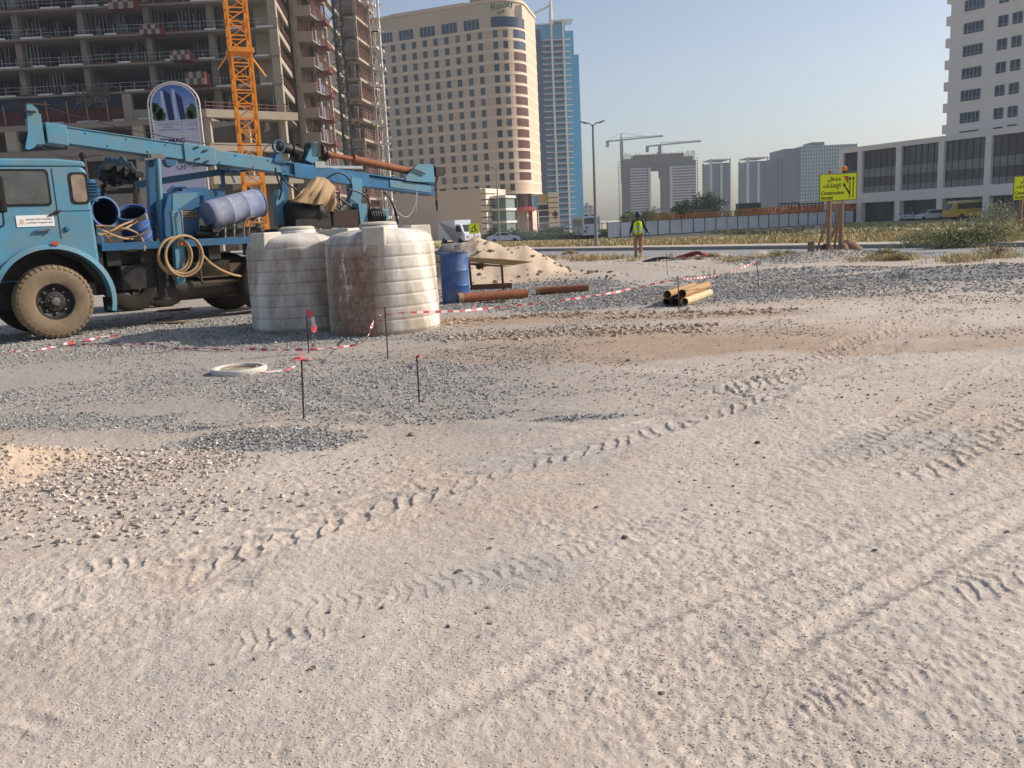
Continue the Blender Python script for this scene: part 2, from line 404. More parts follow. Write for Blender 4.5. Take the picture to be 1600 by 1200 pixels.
def ground_col(X, Y):
    n = fbm(X, Y, 1.6, 5, 200, .6)[:, None]; n2 = fbm(X, Y, .35, 4, 210, .62)[:, None]
    st = fbm(X*.35+Y*.1, Y*1.9, .9, 5, 215, .62)[:, None]
    C = SAND*(1-.8*sstep(.35, .68, n)) + PALE*(.8*sstep(.35, .68, n))
    C = C*(.93+.14*n2)
    C = C*(1-.30*sstep(.5, .68, st)) + COOL*.30*sstep(.5, .68, st)*.95
    def mixc(C, c, k): k = k.reshape(-1, 1); return C*(1-k)+c*k
    yl = G(800, 700).y
    midg = sstep(5.2, 8.5, Y - .25*np.maximum(X, 0)+.0*X + (fbm(X, Y, 2.2, 4, 220)-.5)*4.5)*(1-sstep(-1.0, 4.5, X-.02*Y))*.85
    C = mixc(C, GREY*1.0, midg)
    C = mixc(C, GREY*1.12, sstep(13, 19, Y)*.55)
    for (u, v, rx, ry, k) in ((1000,540,2.9,1.5,.85),(1190,530,1.8,1.6,.75),(850,500,2.2,.5,.9),(1120,492,1.8,.5,.7),(1380,545,2.8,.5,.7),(900,545,2.5,1.0,.5),(1500,520,2.2,.5,.55),(690,500,1.0,.35,.7),(60,548,.8,.5,.4),(1280,470,3,.6,.35)):
        C = mixc(C, BROWN*(.92+.2*n2), k*blob(X, Y, u, v, rx, ry, 0, .45, 240+int(u)))
    C = mixc(C, PALE, .6*blob(X, Y, 1130, 565, 1.6, .6, .1, .5, 290))
    C = mixc(C, COOL*.93, .7*blob(X, Y, 850, 715, .75, .3, .2, .5, 291)); C = mixc(C, COOL*.93, .7*blob(X, Y, 1400, 690, .7, .35, .2, .5, 292)); C = mixc(C, COOL*.95, .6*blob(X, Y, 780, 900, .5, .2, .2, .5, 293))
    g = gmask(X, Y); C = mixc(C, DUST*(.9+.25*n2), np.clip(g*.95, 0, .85))
    for (u, v, rx, ry) in ((12,745,.42,.75),(-90,700,.5,.7)):
        C = mixc(C, ORNG, .9*blob(X, Y, u, v, rx, ry, -.5, .3, 300))
    p = math.hypot
    em = 1-sstep(.75, 1.15, np.sqrt(((X-SAND_C[0])/3.6)**2+((Y-25.8)/3.4)**2)+(fbm(X, Y, 1.2, 3, 310)-.5)*.4)
    C = mixc(C, np.array(lin((.78,.70,.61)))*(.92+.2*n2), em)
    em = 1-sstep(.75, 1.1, np.sqrt(((X+3.4)/3.2)**2+((Y-29.5)/3.6)**2)); C = mixc(C, np.array(lin((.52,.51,.50))), em)
    q = X*QN[0]+Y*QN[1]
    verge = sstep(18.5, 24, q+(fbm(X, Y, 2.5, 4, 320)-.5)*5)*(1-sstep(25, 26, q)); C = mixc(C, np.array(lin((.73,.67,.60))), verge*.6)
    strip = sstep(33.4, 34.2, q); C = mixc(C, np.array(lin((.72,.66,.55)))*(.9+.25*n2), strip)
    return C*np.array([.975,.96,.945])
colr = ground_col(XX.ravel(), YY.ravel())
ZZ = ZZ - .05*(sstep(25.7, 25.9, XX*QN[0]+YY*QN[1])*(1-sstep(33.0, 33.6, XX*QN[0]+YY*QN[1])))
V = np.stack([XX.ravel(), YY.ravel(), ZZ.ravel()], 1)
nr, nc = XX.shape
idx = np.arange(nr*nc).reshape(nr, nc)
Fq = np.stack([idx[:-1,:-1].ravel(), idx[:-1,1:].ravel(), idx[1:,1:].ravel(), idx[1:,:-1].ravel()], 1)

def ground_mat():
    m = mat('earth', (.5,.4,.3), rough=.95, var=.13, scale=22, attr='Col', spec=.15)
    n = m.node_tree.nodes; l = m.node_tree.links; b = n['Principled BSDF']
    tc = n.new('ShaderNodeTexCoord')
    # small dark grit and pale crumbs as real specks of stone in the dirt
    src = b.inputs['Base Color'].links[0].from_socket
    for sc, lo, hi, colc, amt in ((38, .06, .16, (.22,.21,.20,1), .35), (85, .08, .2, (.26,.24,.22,1), .35), (16, .02, .055, (.20,.19,.18,1), .3), (55, .05, .13, (.72,.68,.62,1), .7)):
        mp = n.new('ShaderNodeMapping'); mp.inputs['Location'].default_value = (sc, sc*.37, 0); l.new(tc.outputs['Object'], mp.inputs[0])
        vo = n.new('ShaderNodeTexVoronoi'); vo.inputs['Scale'].default_value = sc; l.new(mp.outputs[0], vo.inputs['Vector'])
        mr = n.new('ShaderNodeMapRange'); mr.inputs[1].default_value = lo; mr.inputs[2].default_value = hi; mr.inputs[3].default_value = amt; mr.inputs[4].default_value = 0
        l.new(vo.outputs['Distance'], mr.inputs[0])
        nn = n.new('ShaderNodeTexNoise'); nn.inputs['Scale'].default_value = 2.3; nn.inputs['Detail'].default_value = 5; l.new(mp.outputs[0], nn.inputs['Vector'])
        m3 = n.new('ShaderNodeMapRange'); m3.inputs[1].default_value = .47; m3.inputs[2].default_value = .60; l.new(nn.outputs['Fac'], m3.inputs[0])
        mu = n.new('ShaderNodeMath'); mu.operation = 'MULTIPLY'; l.new(mr.outputs[0], mu.inputs[0]); l.new(m3.outputs[0], mu.inputs[1])
        mx = n.new('ShaderNodeMix'); mx.data_type = 'RGBA'; l.new(mu.outputs[0], mx.inputs[0]); l.new(src, mx.inputs[6]); mx.inputs[7].default_value = colc; src = mx.outputs[2]
    l.new(src, b.inputs['Base Color'])
    nz = n.new('ShaderNodeTexNoise'); nz.inputs['Scale'].default_value = 70; nz.inputs['Detail'].default_value = 6; nz.inputs['Roughness'].default_value = .7; l.new(tc.outputs['Object'], nz.inputs['Vector'])
    nb = n.new('ShaderNodeTexNoise'); nb.inputs['Scale'].default_value = 14; nb.inputs['Detail'].default_value = 5; nb.inputs['Roughness'].default_value = .65; l.new(tc.outputs['Object'], nb.inputs['Vector'])
    b1 = n.new('ShaderNodeBump'); b1.inputs['Strength'].default_value = .42; b1.inputs['Distance'].default_value = .012; l.new(nz.outputs['Fac'], b1.inputs['Height'])
    b2 = n.new('ShaderNodeBump'); b2.inputs['Strength'].default_value = .38; b2.inputs['Distance'].default_value = .04; l.new(nb.outputs['Fac'], b2.inputs['Height']); l.new(b1.outputs[0], b2.inputs['Normal'])
    l.new(b2.outputs[0], b.inputs['Normal'])
    return m
earth = ground_mat()
g_o = numesh('ground', V, Fq, earth, cols=colr, smooth=True); g_o['kind'] = 'structure'

# ---------------------------------------------------------------- road, pavement, kerb (run along the road's direction)
RD = Vector((.6, -.8, 0)); RN = Vector((QN[0], QN[1], 0))
def strip(name, q0, q1, z, m, s0=-260, s1=90, th=0.0):
    mb = MB(); P = lambda s, q, zz: tuple(RD*s+RN*q+Vector((0, 0, zz)))
    n = 70; vs = []; fs = []
    for i in range(n+1):
        s = s0+(s1-s0)*i/n; vs += [P(s, q0, z), P(s, q1, z)] + ([P(s, q0, z-th), P(s, q1, z-th)] if th else [])
    k = 4 if th else 2
    for i in range(n):
        a = i*k; c = a+k; fs.append((a, c, c+1, a+1))
        if th: fs.append((a, a+2, c+2, c)); fs.append((a+1, c+1, c+3, a+3))
    mb.add(vs, fs); o = mb.build(name, m); o['kind'] = 'structure'; return o
asphalt = mat('asphalt', lin((.52,.525,.53)), rough=.9, var=.12, scale=3, dirt=lin((.66,.62,.56)), damt=.6, dscale=.5, bump=.2, bscale=60)
kerbm = mat('kerb concrete', lin((.60,.58,.55)), rough=.9, var=.15, scale=2)
pavem = mat('pavement', lin((.69,.65,.61)), rough=.9, var=.12, scale=2, dirt=lin((.72,.66,.55)), damt=.6, dscale=.4)
strip('road', 25.4, 31.1, .004, asphalt)
strip('kerb', 31.1, 31.3, .15, kerbm, th=.2)
strip('pavement', 31.3, 33.6, .135, pavem, th=.2)
far_q0, far_q1 = 62, 72
def strip2(name, q0, q1, dz, m):
    mb = MB(); vs = []; fs = []; n = 90
    for i in range(n+1):
        s = -420+620*i/n
        for q in (q0, (q0+q1)/2, q1):
            p = RD*s+RN*q; vs.append((p.x, p.y, float(tz(p.x, p.y))+dz))
    for i in range(n):
        for j in (0, 1): a = i*3+j; fs.append((a, a+3, a+4, a+1))
    o = mb.add(vs, fs).build(name, m); o['kind'] = 'structure'; return o
strip2('service_road', 68, 77, .03, mat('pale dusty asphalt', lin((.60,.60,.60)), rough=.9, var=.12, scale=.6, dirt=lin((.70,.66,.6)), damt=.8, dscale=.15))

# ---------------------------------------------------------------- loose stones
def stone_protos(n=8):
    out = []
    base = np.array([(-1,-1,-.7),(1,-1,-.7),(1,1,-.7),(-1,1,-.7),(-1,-1,.7),(1,-1,.7),(1,1,.7),(-1,1,.7)], float)
    r = np.random.RandomState(3)
    for i in range(n): out.append(base*(.55+.45*r.rand(8, 1))*np.array([1, .8, .75])*(.85+.3*r.rand(8, 3)))
    return out
SF = np.array([(0,3,2,1),(4,5,6,7),(0,1,5,4),(1,2,6,5),(2,3,7,6),(3,0,4,7)])
def stones(name, X, Y, S, cols, m, sink=.25, label=None, cat=None, kind='stuff', seed=1, lift=0):
    r = np.random.RandomState(seed); n = len(X); pr = stone_protos(); k = r.randint(0, len(pr), n); P = np.stack(pr)[k]
    a = r.rand(n)*6.283; t = (r.rand(n)-.5)*1.4; ca, sa, ct, st = np.cos(a), np.sin(a), np.cos(t), np.sin(t)
    P = P*S[:, None, None]*.5
    x = P[:,:,0]*ct[:,None]+P[:,:,2]*st[:,None]; z = -P[:,:,0]*st[:,None]+P[:,:,2]*ct[:,None]; yv = P[:,:,1]
    x2 = x*ca[:,None]-yv*sa[:,None]; y2 = x*sa[:,None]+yv*ca[:,None]
    Z = ground_h(X, Y)+S*.5*(.55-sink)+lift
    V = np.stack([x2+X[:,None], y2+Y[:,None], z+Z[:,None]], 2).reshape(-1, 3)
    F = (SF[None]+8*np.arange(n)[:,None,None]).reshape(-1, 4)
    C = np.repeat(cols, 8, axis=0); o = numesh(name, V, F, m, cols=C)
    return tag(o, label, cat, kind=kind)
stonem = mat('stone', (.3,.3,.3), rough=.9, var=.25, scale=60, attr='Col', spec=.2)
def sample(density, x0, x1, y0, y1, n, seed):
    r = np.random.RandomState(seed); X = x0+(x1-x0)*r.rand(n); Y = y0+(y1-y0)*r.rand(n); d = density(X, Y); k = r.rand(n) < d
    return X[k], Y[k], r
# blue-grey crushed gravel
X, Y, r = sample(gmask, -10, 3.0, 5.0, 12.5, 150000, 1)
X2, Y2, r2 = sample(lambda x, y: gmask(x, y)*.9, -9, 26, 12.5, 33, 190000, 2)
S = .013+.020*r.rand(len(X))**1.5; S2 = .024+.031*r2.rand(len(X2))
Xa = np.concatenate([X, X2]); Ya = np.concatenate([Y, Y2]); Sa = np.concatenate([S, S2])
rr = np.random.RandomState(5); b = rr.rand(len(Xa), 1)
cg = np.array(lin((.585,.578,.56)))*(.55+.85*b) + (rr.rand(len(Xa), 1) < .25)*np.array([.15,.13,.10])
stones('gravel', Xa, Ya, Sa, cg, stonem, kind='stuff', seed=11)
# pale and brown grit strewn over the yard
def scatter_d(X, Y):
    return np.clip(.05*sstep(2, 7, Y) + .6*sstep(.50, .66, fbm(X, Y, 1.3, 4, 400))*sstep(3.6, 6.5, Y) + .12*sstep(.55, .66, fbm(X, Y, .6, 3, 401)), 0, 1)*(X*QN[0]+Y*QN[1] < 24)
X, Y, r = sample(lambda x, y: scatter_d(x, y)*.85*(np.abs(x) < .68*y+.8), -14, 17, 2.0, 20, 210000, 3)
S = .005+.020*r.rand(len(X))**3.0 + np.clip(Y-5, 0, 12)*.0011; k = r.rand(len(X), 1)
cc = np.where(k < .45, np.array(lin((.50,.46,.42)))[None], np.where(k < .75, np.array(lin((.74,.69,.63)))[None], np.array(lin((.56,.53,.50)))[None]))*(.8+.4*r.rand(len(X), 1))
stones('loose_grit', X, Y, S, cc, stonem, kind='stuff', seed=12)
# crumbs of the same earth, dense close to the camera
rr = np.random.RandomState(77); n = 110000; Y = 2.0*np.exp(rr.rand(n)*math.log(4.6)); X = (rr.rand(n)*1.5-.75)*(Y+.3)
k = rr.rand(n) < .25+.75*sstep(.38, .6, fbm(X, Y, .7, 4, 430)); X = X[k]; Y = Y[k]; m_ = len(X)
S = (.002+.0055*rr.rand(m_)**3)*(1+Y*.10); cc = ground_col(X, Y)*(1.0+.18*rr.rand(m_, 1)); stones('earth_crumbs', X, Y, S, cc, stonem, sink=.35, kind='stuff', seed=17)
# stony rubble at the lower left, clods on the brown strip
def rub(X, Y): return np.maximum(blob(X, Y, 120, 740, 1.2, .75, 0, .4, 500), .4*blob(X, Y, 200, 800, 1.1, .6, 0, .5, 501))
X, Y, r = sample(rub, -4.6, -.6, 4.2, 7.2, 15000, 4); S = .008+.036*r.rand(len(X))**2.2; k = r.rand(len(X), 1)
cc = np.where(k < .65, np.array(lin((.78,.72,.66)))[None], np.array(lin((.64,.60,.56)))[None])*(.8+.4*r.rand(len(X), 1))
stones('rubble', X, Y, S, cc, stonem, kind='stuff', seed=13)
def clod(X, Y): return np.maximum(np.maximum(.5*blob(X, Y, 830, 497, 2.1, .55, 0, .45, 510), .22*blob(X, Y, 1080, 492, 1.8, .35, 0, .4, 511)), .3*blob(X, Y, 900, 520, 2.0, .7, 0, .5, 512))
X, Y, r = sample(clod, -2, 5, 11.5, 15.5, 34000, 6); S = .018+.065*r.rand(len(X))**3.5
cc = np.array(lin((.70,.62,.54)))*(.75+.5*r.rand(len(X), 1)); stones('earth_clods', X, Y, S, cc, stonem, kind='stuff', seed=14)
# lumps along the sand mound
X, Y, r = sample(lambda x, y: .5*np.ones(x.shape), -3.4, 3.2, 22.8, 27, 420, 8); S = .05+.12*r.rand(len(X))**2
cc = np.array(lin((.60,.53,.45)))*(.7+.5*r.rand(len(X), 1)); stones('sand_lumps', X, Y, S, cc, stonem, kind='stuff', seed=15)
# single rocks one can point at
def rock(u, v, s, label, col=(.42,.40,.38), seed=0, name='rock'):
    p = G(u, v); r = np.random.RandomState(seed+50)
    s *= .5; mb = MB(); mb.ball((0,0,0), s, 5); vv = []
    for q in mb.v:
        q = Vector(q); d = .72+.5*float(vnoise(np.array([q.x/s*1.3+seed*3.1]), np.array([q.y/s*1.3+q.z/s*1.7]), seed)[0]); vv.append((q.x*d*1.2, q.y*d, q.z*d*.62))
    mb.v = vv; o = mb.build(name, mat('rock %d' % seed, lin(col), rough=.9, var=.3, scale=12, bump=.5, bscale=20))
    o.location = (p.x, p.y, float(ground_h(np.array([p.x]), np.array([p.y]))[0])+s*.35); o.rotation_euler = (0, 0, seed*1.7); tag(o, label, 'rock'); return o
rock(976,843,.035,'small dark grey stone alone on the pale bare dirt', (.40,.39,.38), 1)
rock(1034,1083,.022,'grey stone half sunk in lumpy soil near the bottom of the picture', (.50,.48,.46), 2)
rock(477,792,.045,'pale flat stone left of the tyre chevrons', (.72,.68,.62), 3)
rock(842,499,.10,'whitish broken lump among the brown clods', (.80,.74,.67), 4)
rock(44,708,.085,'orange tan boulder on the sand heap at the left edge', (.80,.69,.57), 5)
rock(607,642,.045,'dark stone between the two front marker stakes', (.42,.41,.40), 6)
rock(643,678,.055,'brown flat stone in the dirt below the front stakes', (.55,.48,.42), 7)
rock(1185,588,.05,'grey rock on the left end of the rutted tyre tracks', (.45,.43,.42), 8)
rock(1183,692,.035,'dark stone in the middle of the pale tyre tracks', (.38,.38,.40), 9)
rock(982,562,.05,'small grey stone in the middle of the brown earth', (.5,.47,.44), 10)
rock(265,670,.05,'tan stone beside the dark gravel patches on the left', (.70,.60,.50), 11)
rock(300,600,.04,'grey stone on bare ground left of the concrete ring', (.5,.48,.46), 12)
# ================================================================ BUILDINGS
conc = mat('raw concrete', lin((.54,.50,.45)), rough=.9, var=.16, scale=.8, dirt=lin((.46,.44,.42)), damt=.6, dscale=.6)
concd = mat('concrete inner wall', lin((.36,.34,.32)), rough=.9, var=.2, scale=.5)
blockm = mat('grey block masonry', lin((.56,.54,.51)), rough=.95, var=.2, scale=3)
beigew = mat('beige block wall', lin((.64,.59,.52)), rough=.9, var=.1, scale=.6)
steelg = mat('galvanised steel', lin((.62,.62,.60)), rough=.5, metal=.6, var=.1)
redst = mat('red painted scaffold steel', lin((.52,.35,.31)), rough=.6, var=.2, scale=6)
whitep = mat('white painted board', lin((.84,.82,.80)), rough=.6, var=.1, scale=3)
redb = mat('red painted board', lin((.42,.20,.19)), rough=.6, var=.15, scale=3)
netm = mat('dark blue debris net', lin((.16,.20,.27)), rough=.9, var=.25, scale=2)
rednet = mat('dark red debris net', lin((.36,.16,.16)), rough=.9, var=.25, scale=2)
brass = mat('timber prop', lin((.66,.50,.28)), rough=.8, var=.2)
glassd = mat('dark window glass', lin((.14,.17,.20)), rough=.12, var=.15, scale=.3, spec=.6)

# ---- unfinished concrete tower on the left
FH = 3.6
def build_site_tower():
    XC = at(450,225,120).x; zr = at(100,147,120).z
    T = thing('unfinished_tower', 'unfinished bare concrete tower with open dark floors behind the blue truck', 'building', (XC-20, 120, float(tz(XC, 120))))
    O = Vector(T.location)
    def W(mb): mb.M = Matrix.Translation(-O); return mb
    zf = [zr+FH*i for i in range(0, 9)]                      # slab tops from the netted level up
    X0 = -92.0; Y0, Y1 = 120.0, 142.0; d7 = -.12
    xs = lambda y: XC+d7*(y-Y0)
    dep = 18.0
    boards = []; props = []
    for i, z in enumerate(zf+[zr-3.7]):
        mb = W(MB())
        mb.prism([(X0,Y0,z),(XC,Y0,z),(xs(Y0+dep),Y0+dep,z),(X0,Y0+dep,z)], (0,0,-.28))
        mb.build('floor_slab', conc, T)
        rl = W(MB()); x = X0
        while x < XC-1:
            if rnd.random() < .9:
                rl.bar((x, Y0+.1, z), (x, Y0+.1, z+1.15), .07)
            x += 1.9
        for h in (.6, 1.1):
            x = X0
            while x < XC-3:
                L = rnd.uniform(5, 14)
                if rnd.random() < .85: rl.bar((x, Y0+.1, z+h+rnd.uniform(-.05,.05)), (min(x+L, XC), Y0+.1, z+h+rnd.uniform(-.08,.08)), .055)
                x += L
        if i < 9: rl.build('guard_rail', steelg, T)
        x = X0+rnd.uniform(0, 2)
        while x < XC-2:
            L = rnd.uniform(1.4, 3.2); boards.append((abs(x+60)+z*.5, lambda m_, x=x, L=L, z=z: W(m_).box(x, x+L, Y0-.04, Y0-.01, z-.05, z+.16))); x += L+rnd.uniform(0, 2.2)
        # railing along the right side
        rs = W(MB())
        for k in range(8):
            y = Y0+dep*k/7; rs.bar((xs(y)+.05, y, z), (xs(y)+.05, y, z+1.1), .06)
        rs.bar((XC+.05,Y0,z+1.05), (xs(Y0+dep)+.05, Y0+dep, z+1.05), .05); rs.bar((XC+.05,Y0,z+.55), (xs(Y0+dep)+.05, Y0+dep, z+.55), .05)
        rs.build('side_rail', redst, T)
    ztop = zf[-1]; zb = -1.0
    cols = [at(u, 75, Y0).x for u in (-185,-83,22,125,229,328)]
    for cx in cols:
        for yy, w in ((Y0+1.0, .75), (Y0+9, .8)):
            mb = W(MB()); mb.box(cx-w/2, cx+w/2, yy, yy+1.3, zb, ztop); mb.build('column', conc, T)
    for cx, w in ((at(283,60,Y0).x, .5), (at(310,60,Y0).x, 1.4), (at(60,60,Y0).x, .4)):
        mb = W(MB()); mb.box(cx-w/2, cx+w/2, Y0+6, Y0+7, zb, ztop); mb.build('column', conc, T)
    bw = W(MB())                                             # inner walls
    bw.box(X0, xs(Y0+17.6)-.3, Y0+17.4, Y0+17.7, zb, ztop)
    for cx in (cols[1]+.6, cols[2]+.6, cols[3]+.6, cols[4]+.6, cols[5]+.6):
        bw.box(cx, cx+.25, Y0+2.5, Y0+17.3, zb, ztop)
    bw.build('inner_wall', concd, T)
    # corner frame at the right
    for (y, nm) in ((Y0+.02, 0), (Y0+dep-.9, 1)):
        mb = W(MB()); mb.box(xs(y)-1.1, xs(y)-.02, y, y+.8, zb, ztop); mb.build('column', beigew, T)
    mb = W(MB())
    for i, z in enumerate(zf[:-1]):
        for (a, b) in ((0.9, dep-.95),):
            mb.prism([(xs(Y0+a)-.3, Y0+a, z+.012), (xs(Y0+a)+.012, Y0+a, z+.012), (xs(Y0+b)+.012, Y0+b, z+.012), (xs(Y0+b)-.3, Y0+b, z+.012)], (0,0,-.75))
    mb.build('edge_beam', beigew, T)
    mb = W(MB())
    for i, z in enumerate(zf[:-1]):
        xa, xb = at(395, 100, Y0).x, at(418, 100, Y0).x
        mb.box(xa, xb, Y0+2.6, Y0+2.85, z+.01, z+FH-.29); 
        if i % 2: mb.box(xb+.3, XC-1.3, Y0+1.2, Y0+1.4, z+.01, z+1.2)
    mb.build('infill_wall', beigew, T)
    # lower storeys: net band, ledge, beams
    zn = zr-3.7; mb = W(MB()); mb.box(X0, at(198,165,Y0).x, Y0+.4, Y0+.44, zr-2.0, zr-.3); mb.build('blue_net', netm, T)
    mb = W(MB()); mb.box(X0, at(200,165,Y0).x, Y0+.3, Y0+.34, zn+.02, zr-2.0); mb.build('red_net', rednet, T)
    for u in (-60, 5, 40, 72, 105, 135, 167): mb = W(MB()); x = at(u,160,Y0).x; mb.bar((x, Y0-.1, zn), (x+rnd.uniform(-.1,.1), Y0-.1, zr-.5+rnd.uniform(-.8,.5)), .13); mb.build('timber_prop', brass, T)
    for u in (60, 150): mb = W(MB()); x = at(u,160,Y0).x; mb.bar((x-1.4, Y0-.3, zr-1), (x+1.6, Y0-.3, zr-1.3), .13); mb.build('timber_rail', brass, T)
    mb = W(MB()); x9 = at(205,165,Y0).x; mb.box(x9, x9+4.0, Y0+.3, Y0+.6, zn, zn+1.3); mb.box(x9-1.2, x9-.02, Y0+.2, Y0+.8, zn, zr-.29); mb.build('parapet', beigew, T)
    # podium block in front
    px1 = at(322,190,113).x; zp = at(322,190,113).z; pdep = 7
    mb = W(MB())
    mb.box(X0, px1, Y0-6.0, Y0-.1, zn-1.55, zn-.9)
    mb.box(X0, px1, Y0-6.3, Y0-6.02, zn-5.7, zn-4.1); mb.box(X0, px1, Y0-6.0, Y0-.1, zn-5.2, zn-4.9)
    mb.box(X0, px1, Y0-6.2, Y0-5.9, zn-9.2, zn-7.9); mb.box(X0, px1, Y0-6.0, Y0-.1, zn-9.1, zn-8.8)
    mb.box(X0, px1, Y0-5.8, Y0-5.5, zb, zn-9.9)
    mb.build('podium_beam', conc, T)
    for u in (-140, -60, 15, 110, 215, 318):
        c = W(MB()); x = at(u,205,114).x; c.box(x-.7, x+.7, Y0-5.95, Y0-5.1, zb, zn-.95); c.build('podium_column', beigew, T)
    mb = W(MB()); mb.box(X0, px1+.5, Y0-.6, Y0-.3, zb, zn-1.6); mb.build('podium_back_wall', concd, T)
    # slanting side terrace of the podium, lit by the sun
    pa = at(322,172,112); pb = at(352,192,118); A = Vector((pa.x,112,0)); B = Vector((XC+.6, 119.5, 0))
    mb = W(MB())
    for z in (zn-.2, zn-4.3, zn-8.4): mb.prism([(A.x-1,A.y,z),(A.x,A.y,z),(B.x+1.2,B.y,z),(B.x-2,B.y,z)], (0,0,-1.0))
    mb.build('terrace_beam', beigew, T)
    for t in (.04,.5,.96):
        c = A.lerp(B, t); mb = W(MB()); mb.box(c.x-.9, c.x-.2, c.y+.2, c.y+.9, zb, zn-1.21); mb.build('terrace_column', beigew, T)
    mb = W(MB()); mb.prism([(A.x-1.5,A.y+2.6,zb),(A.x-1.2,A.y+2.6,zb),(B.x-1.2,B.y+1.2,zb),(B.x-1.5,B.y+1.2,zb)], (0,0,zn-1.3-zb)); mb.build('terrace_inner_wall', concd, T)
    for i, z in enumerate(zf[:-1]+[zn]):
        for k in range(46):
            x = X0+14+(XC-X0-16)*rnd.random(); y = Y0+rnd.uniform(1,9); h = FH-.3
            if rnd.random() < .75:
                for j in range(rnd.randint(1,6)): a_ = (x+j*.5, y, z+.01); b_ = (x+j*.5+rnd.uniform(-.05,.05), y, z+h*rnd.uniform(.7,1)); props.append((abs(x+60)+z*.5, lambda m_, a_=a_, b_=b_: W(m_).bar(a_, b_, .06)))
            elif y < Y0+8 and rnd.random() < .5: mb = W(MB()); mb.box(x, x+rnd.uniform(.5,2.2), y, y+1, z+.01, z+rnd.uniform(.3,1.3)); mb.build('material_stack', mat('dusty grey gear', lin((.42,.40,.37)), rough=.9, var=.3), T)
    winparts(boards, 'toe_board', (whitep, whitep, redb), T); winparts(props, 'steel_prop', steelg, T)
    mb = W(MB())
    for k in range(60):
        x = at(120+k*.9,138,Y0).x; mb.bar((x, Y0-.5+rnd.uniform(-.4,.4), zr+rnd.uniform(-1.8,1.2)), (x+rnd.uniform(-1.4,1.4), Y0-.5+rnd.uniform(-.6,.4), zr+rnd.uniform(-2.2,1.0)), .07)
    mb.build('dangling_rebar', mat('dusty grey gear', lin((.42,.40,.37))), T)
    mb = W(MB())
    for k in range(12):
        p = A.lerp(B, k/11); mb.bar((p.x, p.y, zn-.2), (p.x, p.y, zn+.9), .07)
    for h in (.4, .85): mb.bar((A.x,A.y,zn-.2+h), (B.x,B.y,zn-.2+h), .06)
    mb.build('terrace_rail', redst, T)
    # stack of balconies A
    ya, yb = 134.0, 144.0; xa, xb = at(457,18,ya).x, at(485,18,ya).x; xc = xb+.4
    zA0 = at(470,24,ya).z                                     # a slab underside
    n0 = int((zA0+1)/FH); zA = [zA0-FH*k for k in range(n0)]+[zA0+FH, zA0+2*FH]
    for z in zA:
        mb = W(MB()); mb.prism([(xa,ya+.15,z),(xb,ya+.15,z),(xc,yb,z),(xa,yb,z)], (0,0,.25)); mb.build('balcony_slab', conc, T)
        mb = W(MB()); mb.box(xa, xb, ya-.1, ya+.13, z-.05, z+1.35); mb.build('balcony_parapet', beigew, T)
        mb = W(MB())
        for k in range(26):
            t = rnd.random(); x = xa+(xb-xa)*rnd.random() if rnd.random() < .5 else xb+(xc-xb)*t-.15; y = ya+.3 if x < xb-.3 else ya+(yb-ya)*t
            mb.bar((x, y, z+.26), (x+rnd.uniform(-.12,.12), y+rnd.uniform(-.1,.1), z+FH-rnd.uniform(.05,1.6)), .075)
        for k in range(5): mb.bar((xb-.1+(xc-xb)*.1, ya+.3, z+.6+k*.35), (xc-.1, yb-.2, z+.6+k*.35+rnd.uniform(-.1,.1)), .06)
        mb.build('prop_frame', redst, T)
        mb = W(MB()); yy = ya+3; mb.box(xb+.0, xb+1.5, yy, yy+3.2, z-.35, z-.15)
        for q in (0, 3.2): mb.bar((xb+1.5, yy+q, z-.2), (xb+1.5, yy+q, z+1.0), .08)
        mb.bar((xb+1.5,yy,z+.9),(xb+1.5,yy+3.2,z+.9),.08); mb.bar((xb+1.5,yy,z+.35),(xb+1.5,yy+3.2,z+.35),.08); mb.box(xb+1.47, xb+1.5, yy, yy+3.2, z-.2, z+.25)
        mb.build('loading_tray', redb, T)
    mb = W(MB()); mb.box(xa-.5, xa+.1, ya+.3, yb, -1, zA0+9); mb.box(xc-.35, xc-.02, yb-.6, yb-.1, -1, zA0+9); mb.box(xa-.1, xa+.45, ya+.18, ya+.5, -1, zA0+9); mb.build('balcony_wall', beigew, T)
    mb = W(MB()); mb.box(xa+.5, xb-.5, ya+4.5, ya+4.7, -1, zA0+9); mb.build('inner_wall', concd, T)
    # recess between the wings, and hoist mast
    xr0, xr1 = xc-2.5, at(533,60,166).x
    for k in range(-1, n0+4):
        z = zA0-FH*(n0-1)+FH*k; mb = W(MB()); mb.box(xr0, xr1, 148, 168, z-.2, z+.25); mb.box(xr0, xr1, 148, 148.2, z+.26, z+1.1); mb.build('recess_slab', beigew, T)
    mb = W(MB()); mb.box(xr0, xr1, 165, 165.4, -1, zA0+14); mb.build('recess_wall', conc, T)
    H = thing('builders_hoist', 'dark lattice hoist mast climbing the recess of the unfinished tower', 'hoist', (at(546,250,151).x, 151, -1))
    mb = MB()
    for (x, y) in ((-.7,-.7),(.7,-.7),(.7,.7),(-.7,.7)): mb.bar((x,y,0),(x,y,62),.2)
    for k in range(41):
        z = k*1.5
        for (a, b) in (((-.7,-.7),(.7,-.7)),((.7,-.7),(.7,.7)),((-.7,-.7),(-.7,.7))):
            mb.bar((*a,z),(*b,z),.13); mb.bar((*a,z),(*b,z+1.5),.11)
    dk = mat('dark steel', lin((.20,.20,.20)), rough=.6, var=.2)
    mb.build('mast', dk, H)
    mb = MB()
    for k in range(16): z = 2+k*3.6; mb.bar((.7,0,z),(2.2,3,z),.12); mb.bar((-.7,0,z),(-2,3,z),.12); mb.box(.75,2.6,-.5,.9,z,z+.12)
    mb.build('wall_tie', dk, H)
    # wing B
    yb0, yb1 = 166.0, 180.0
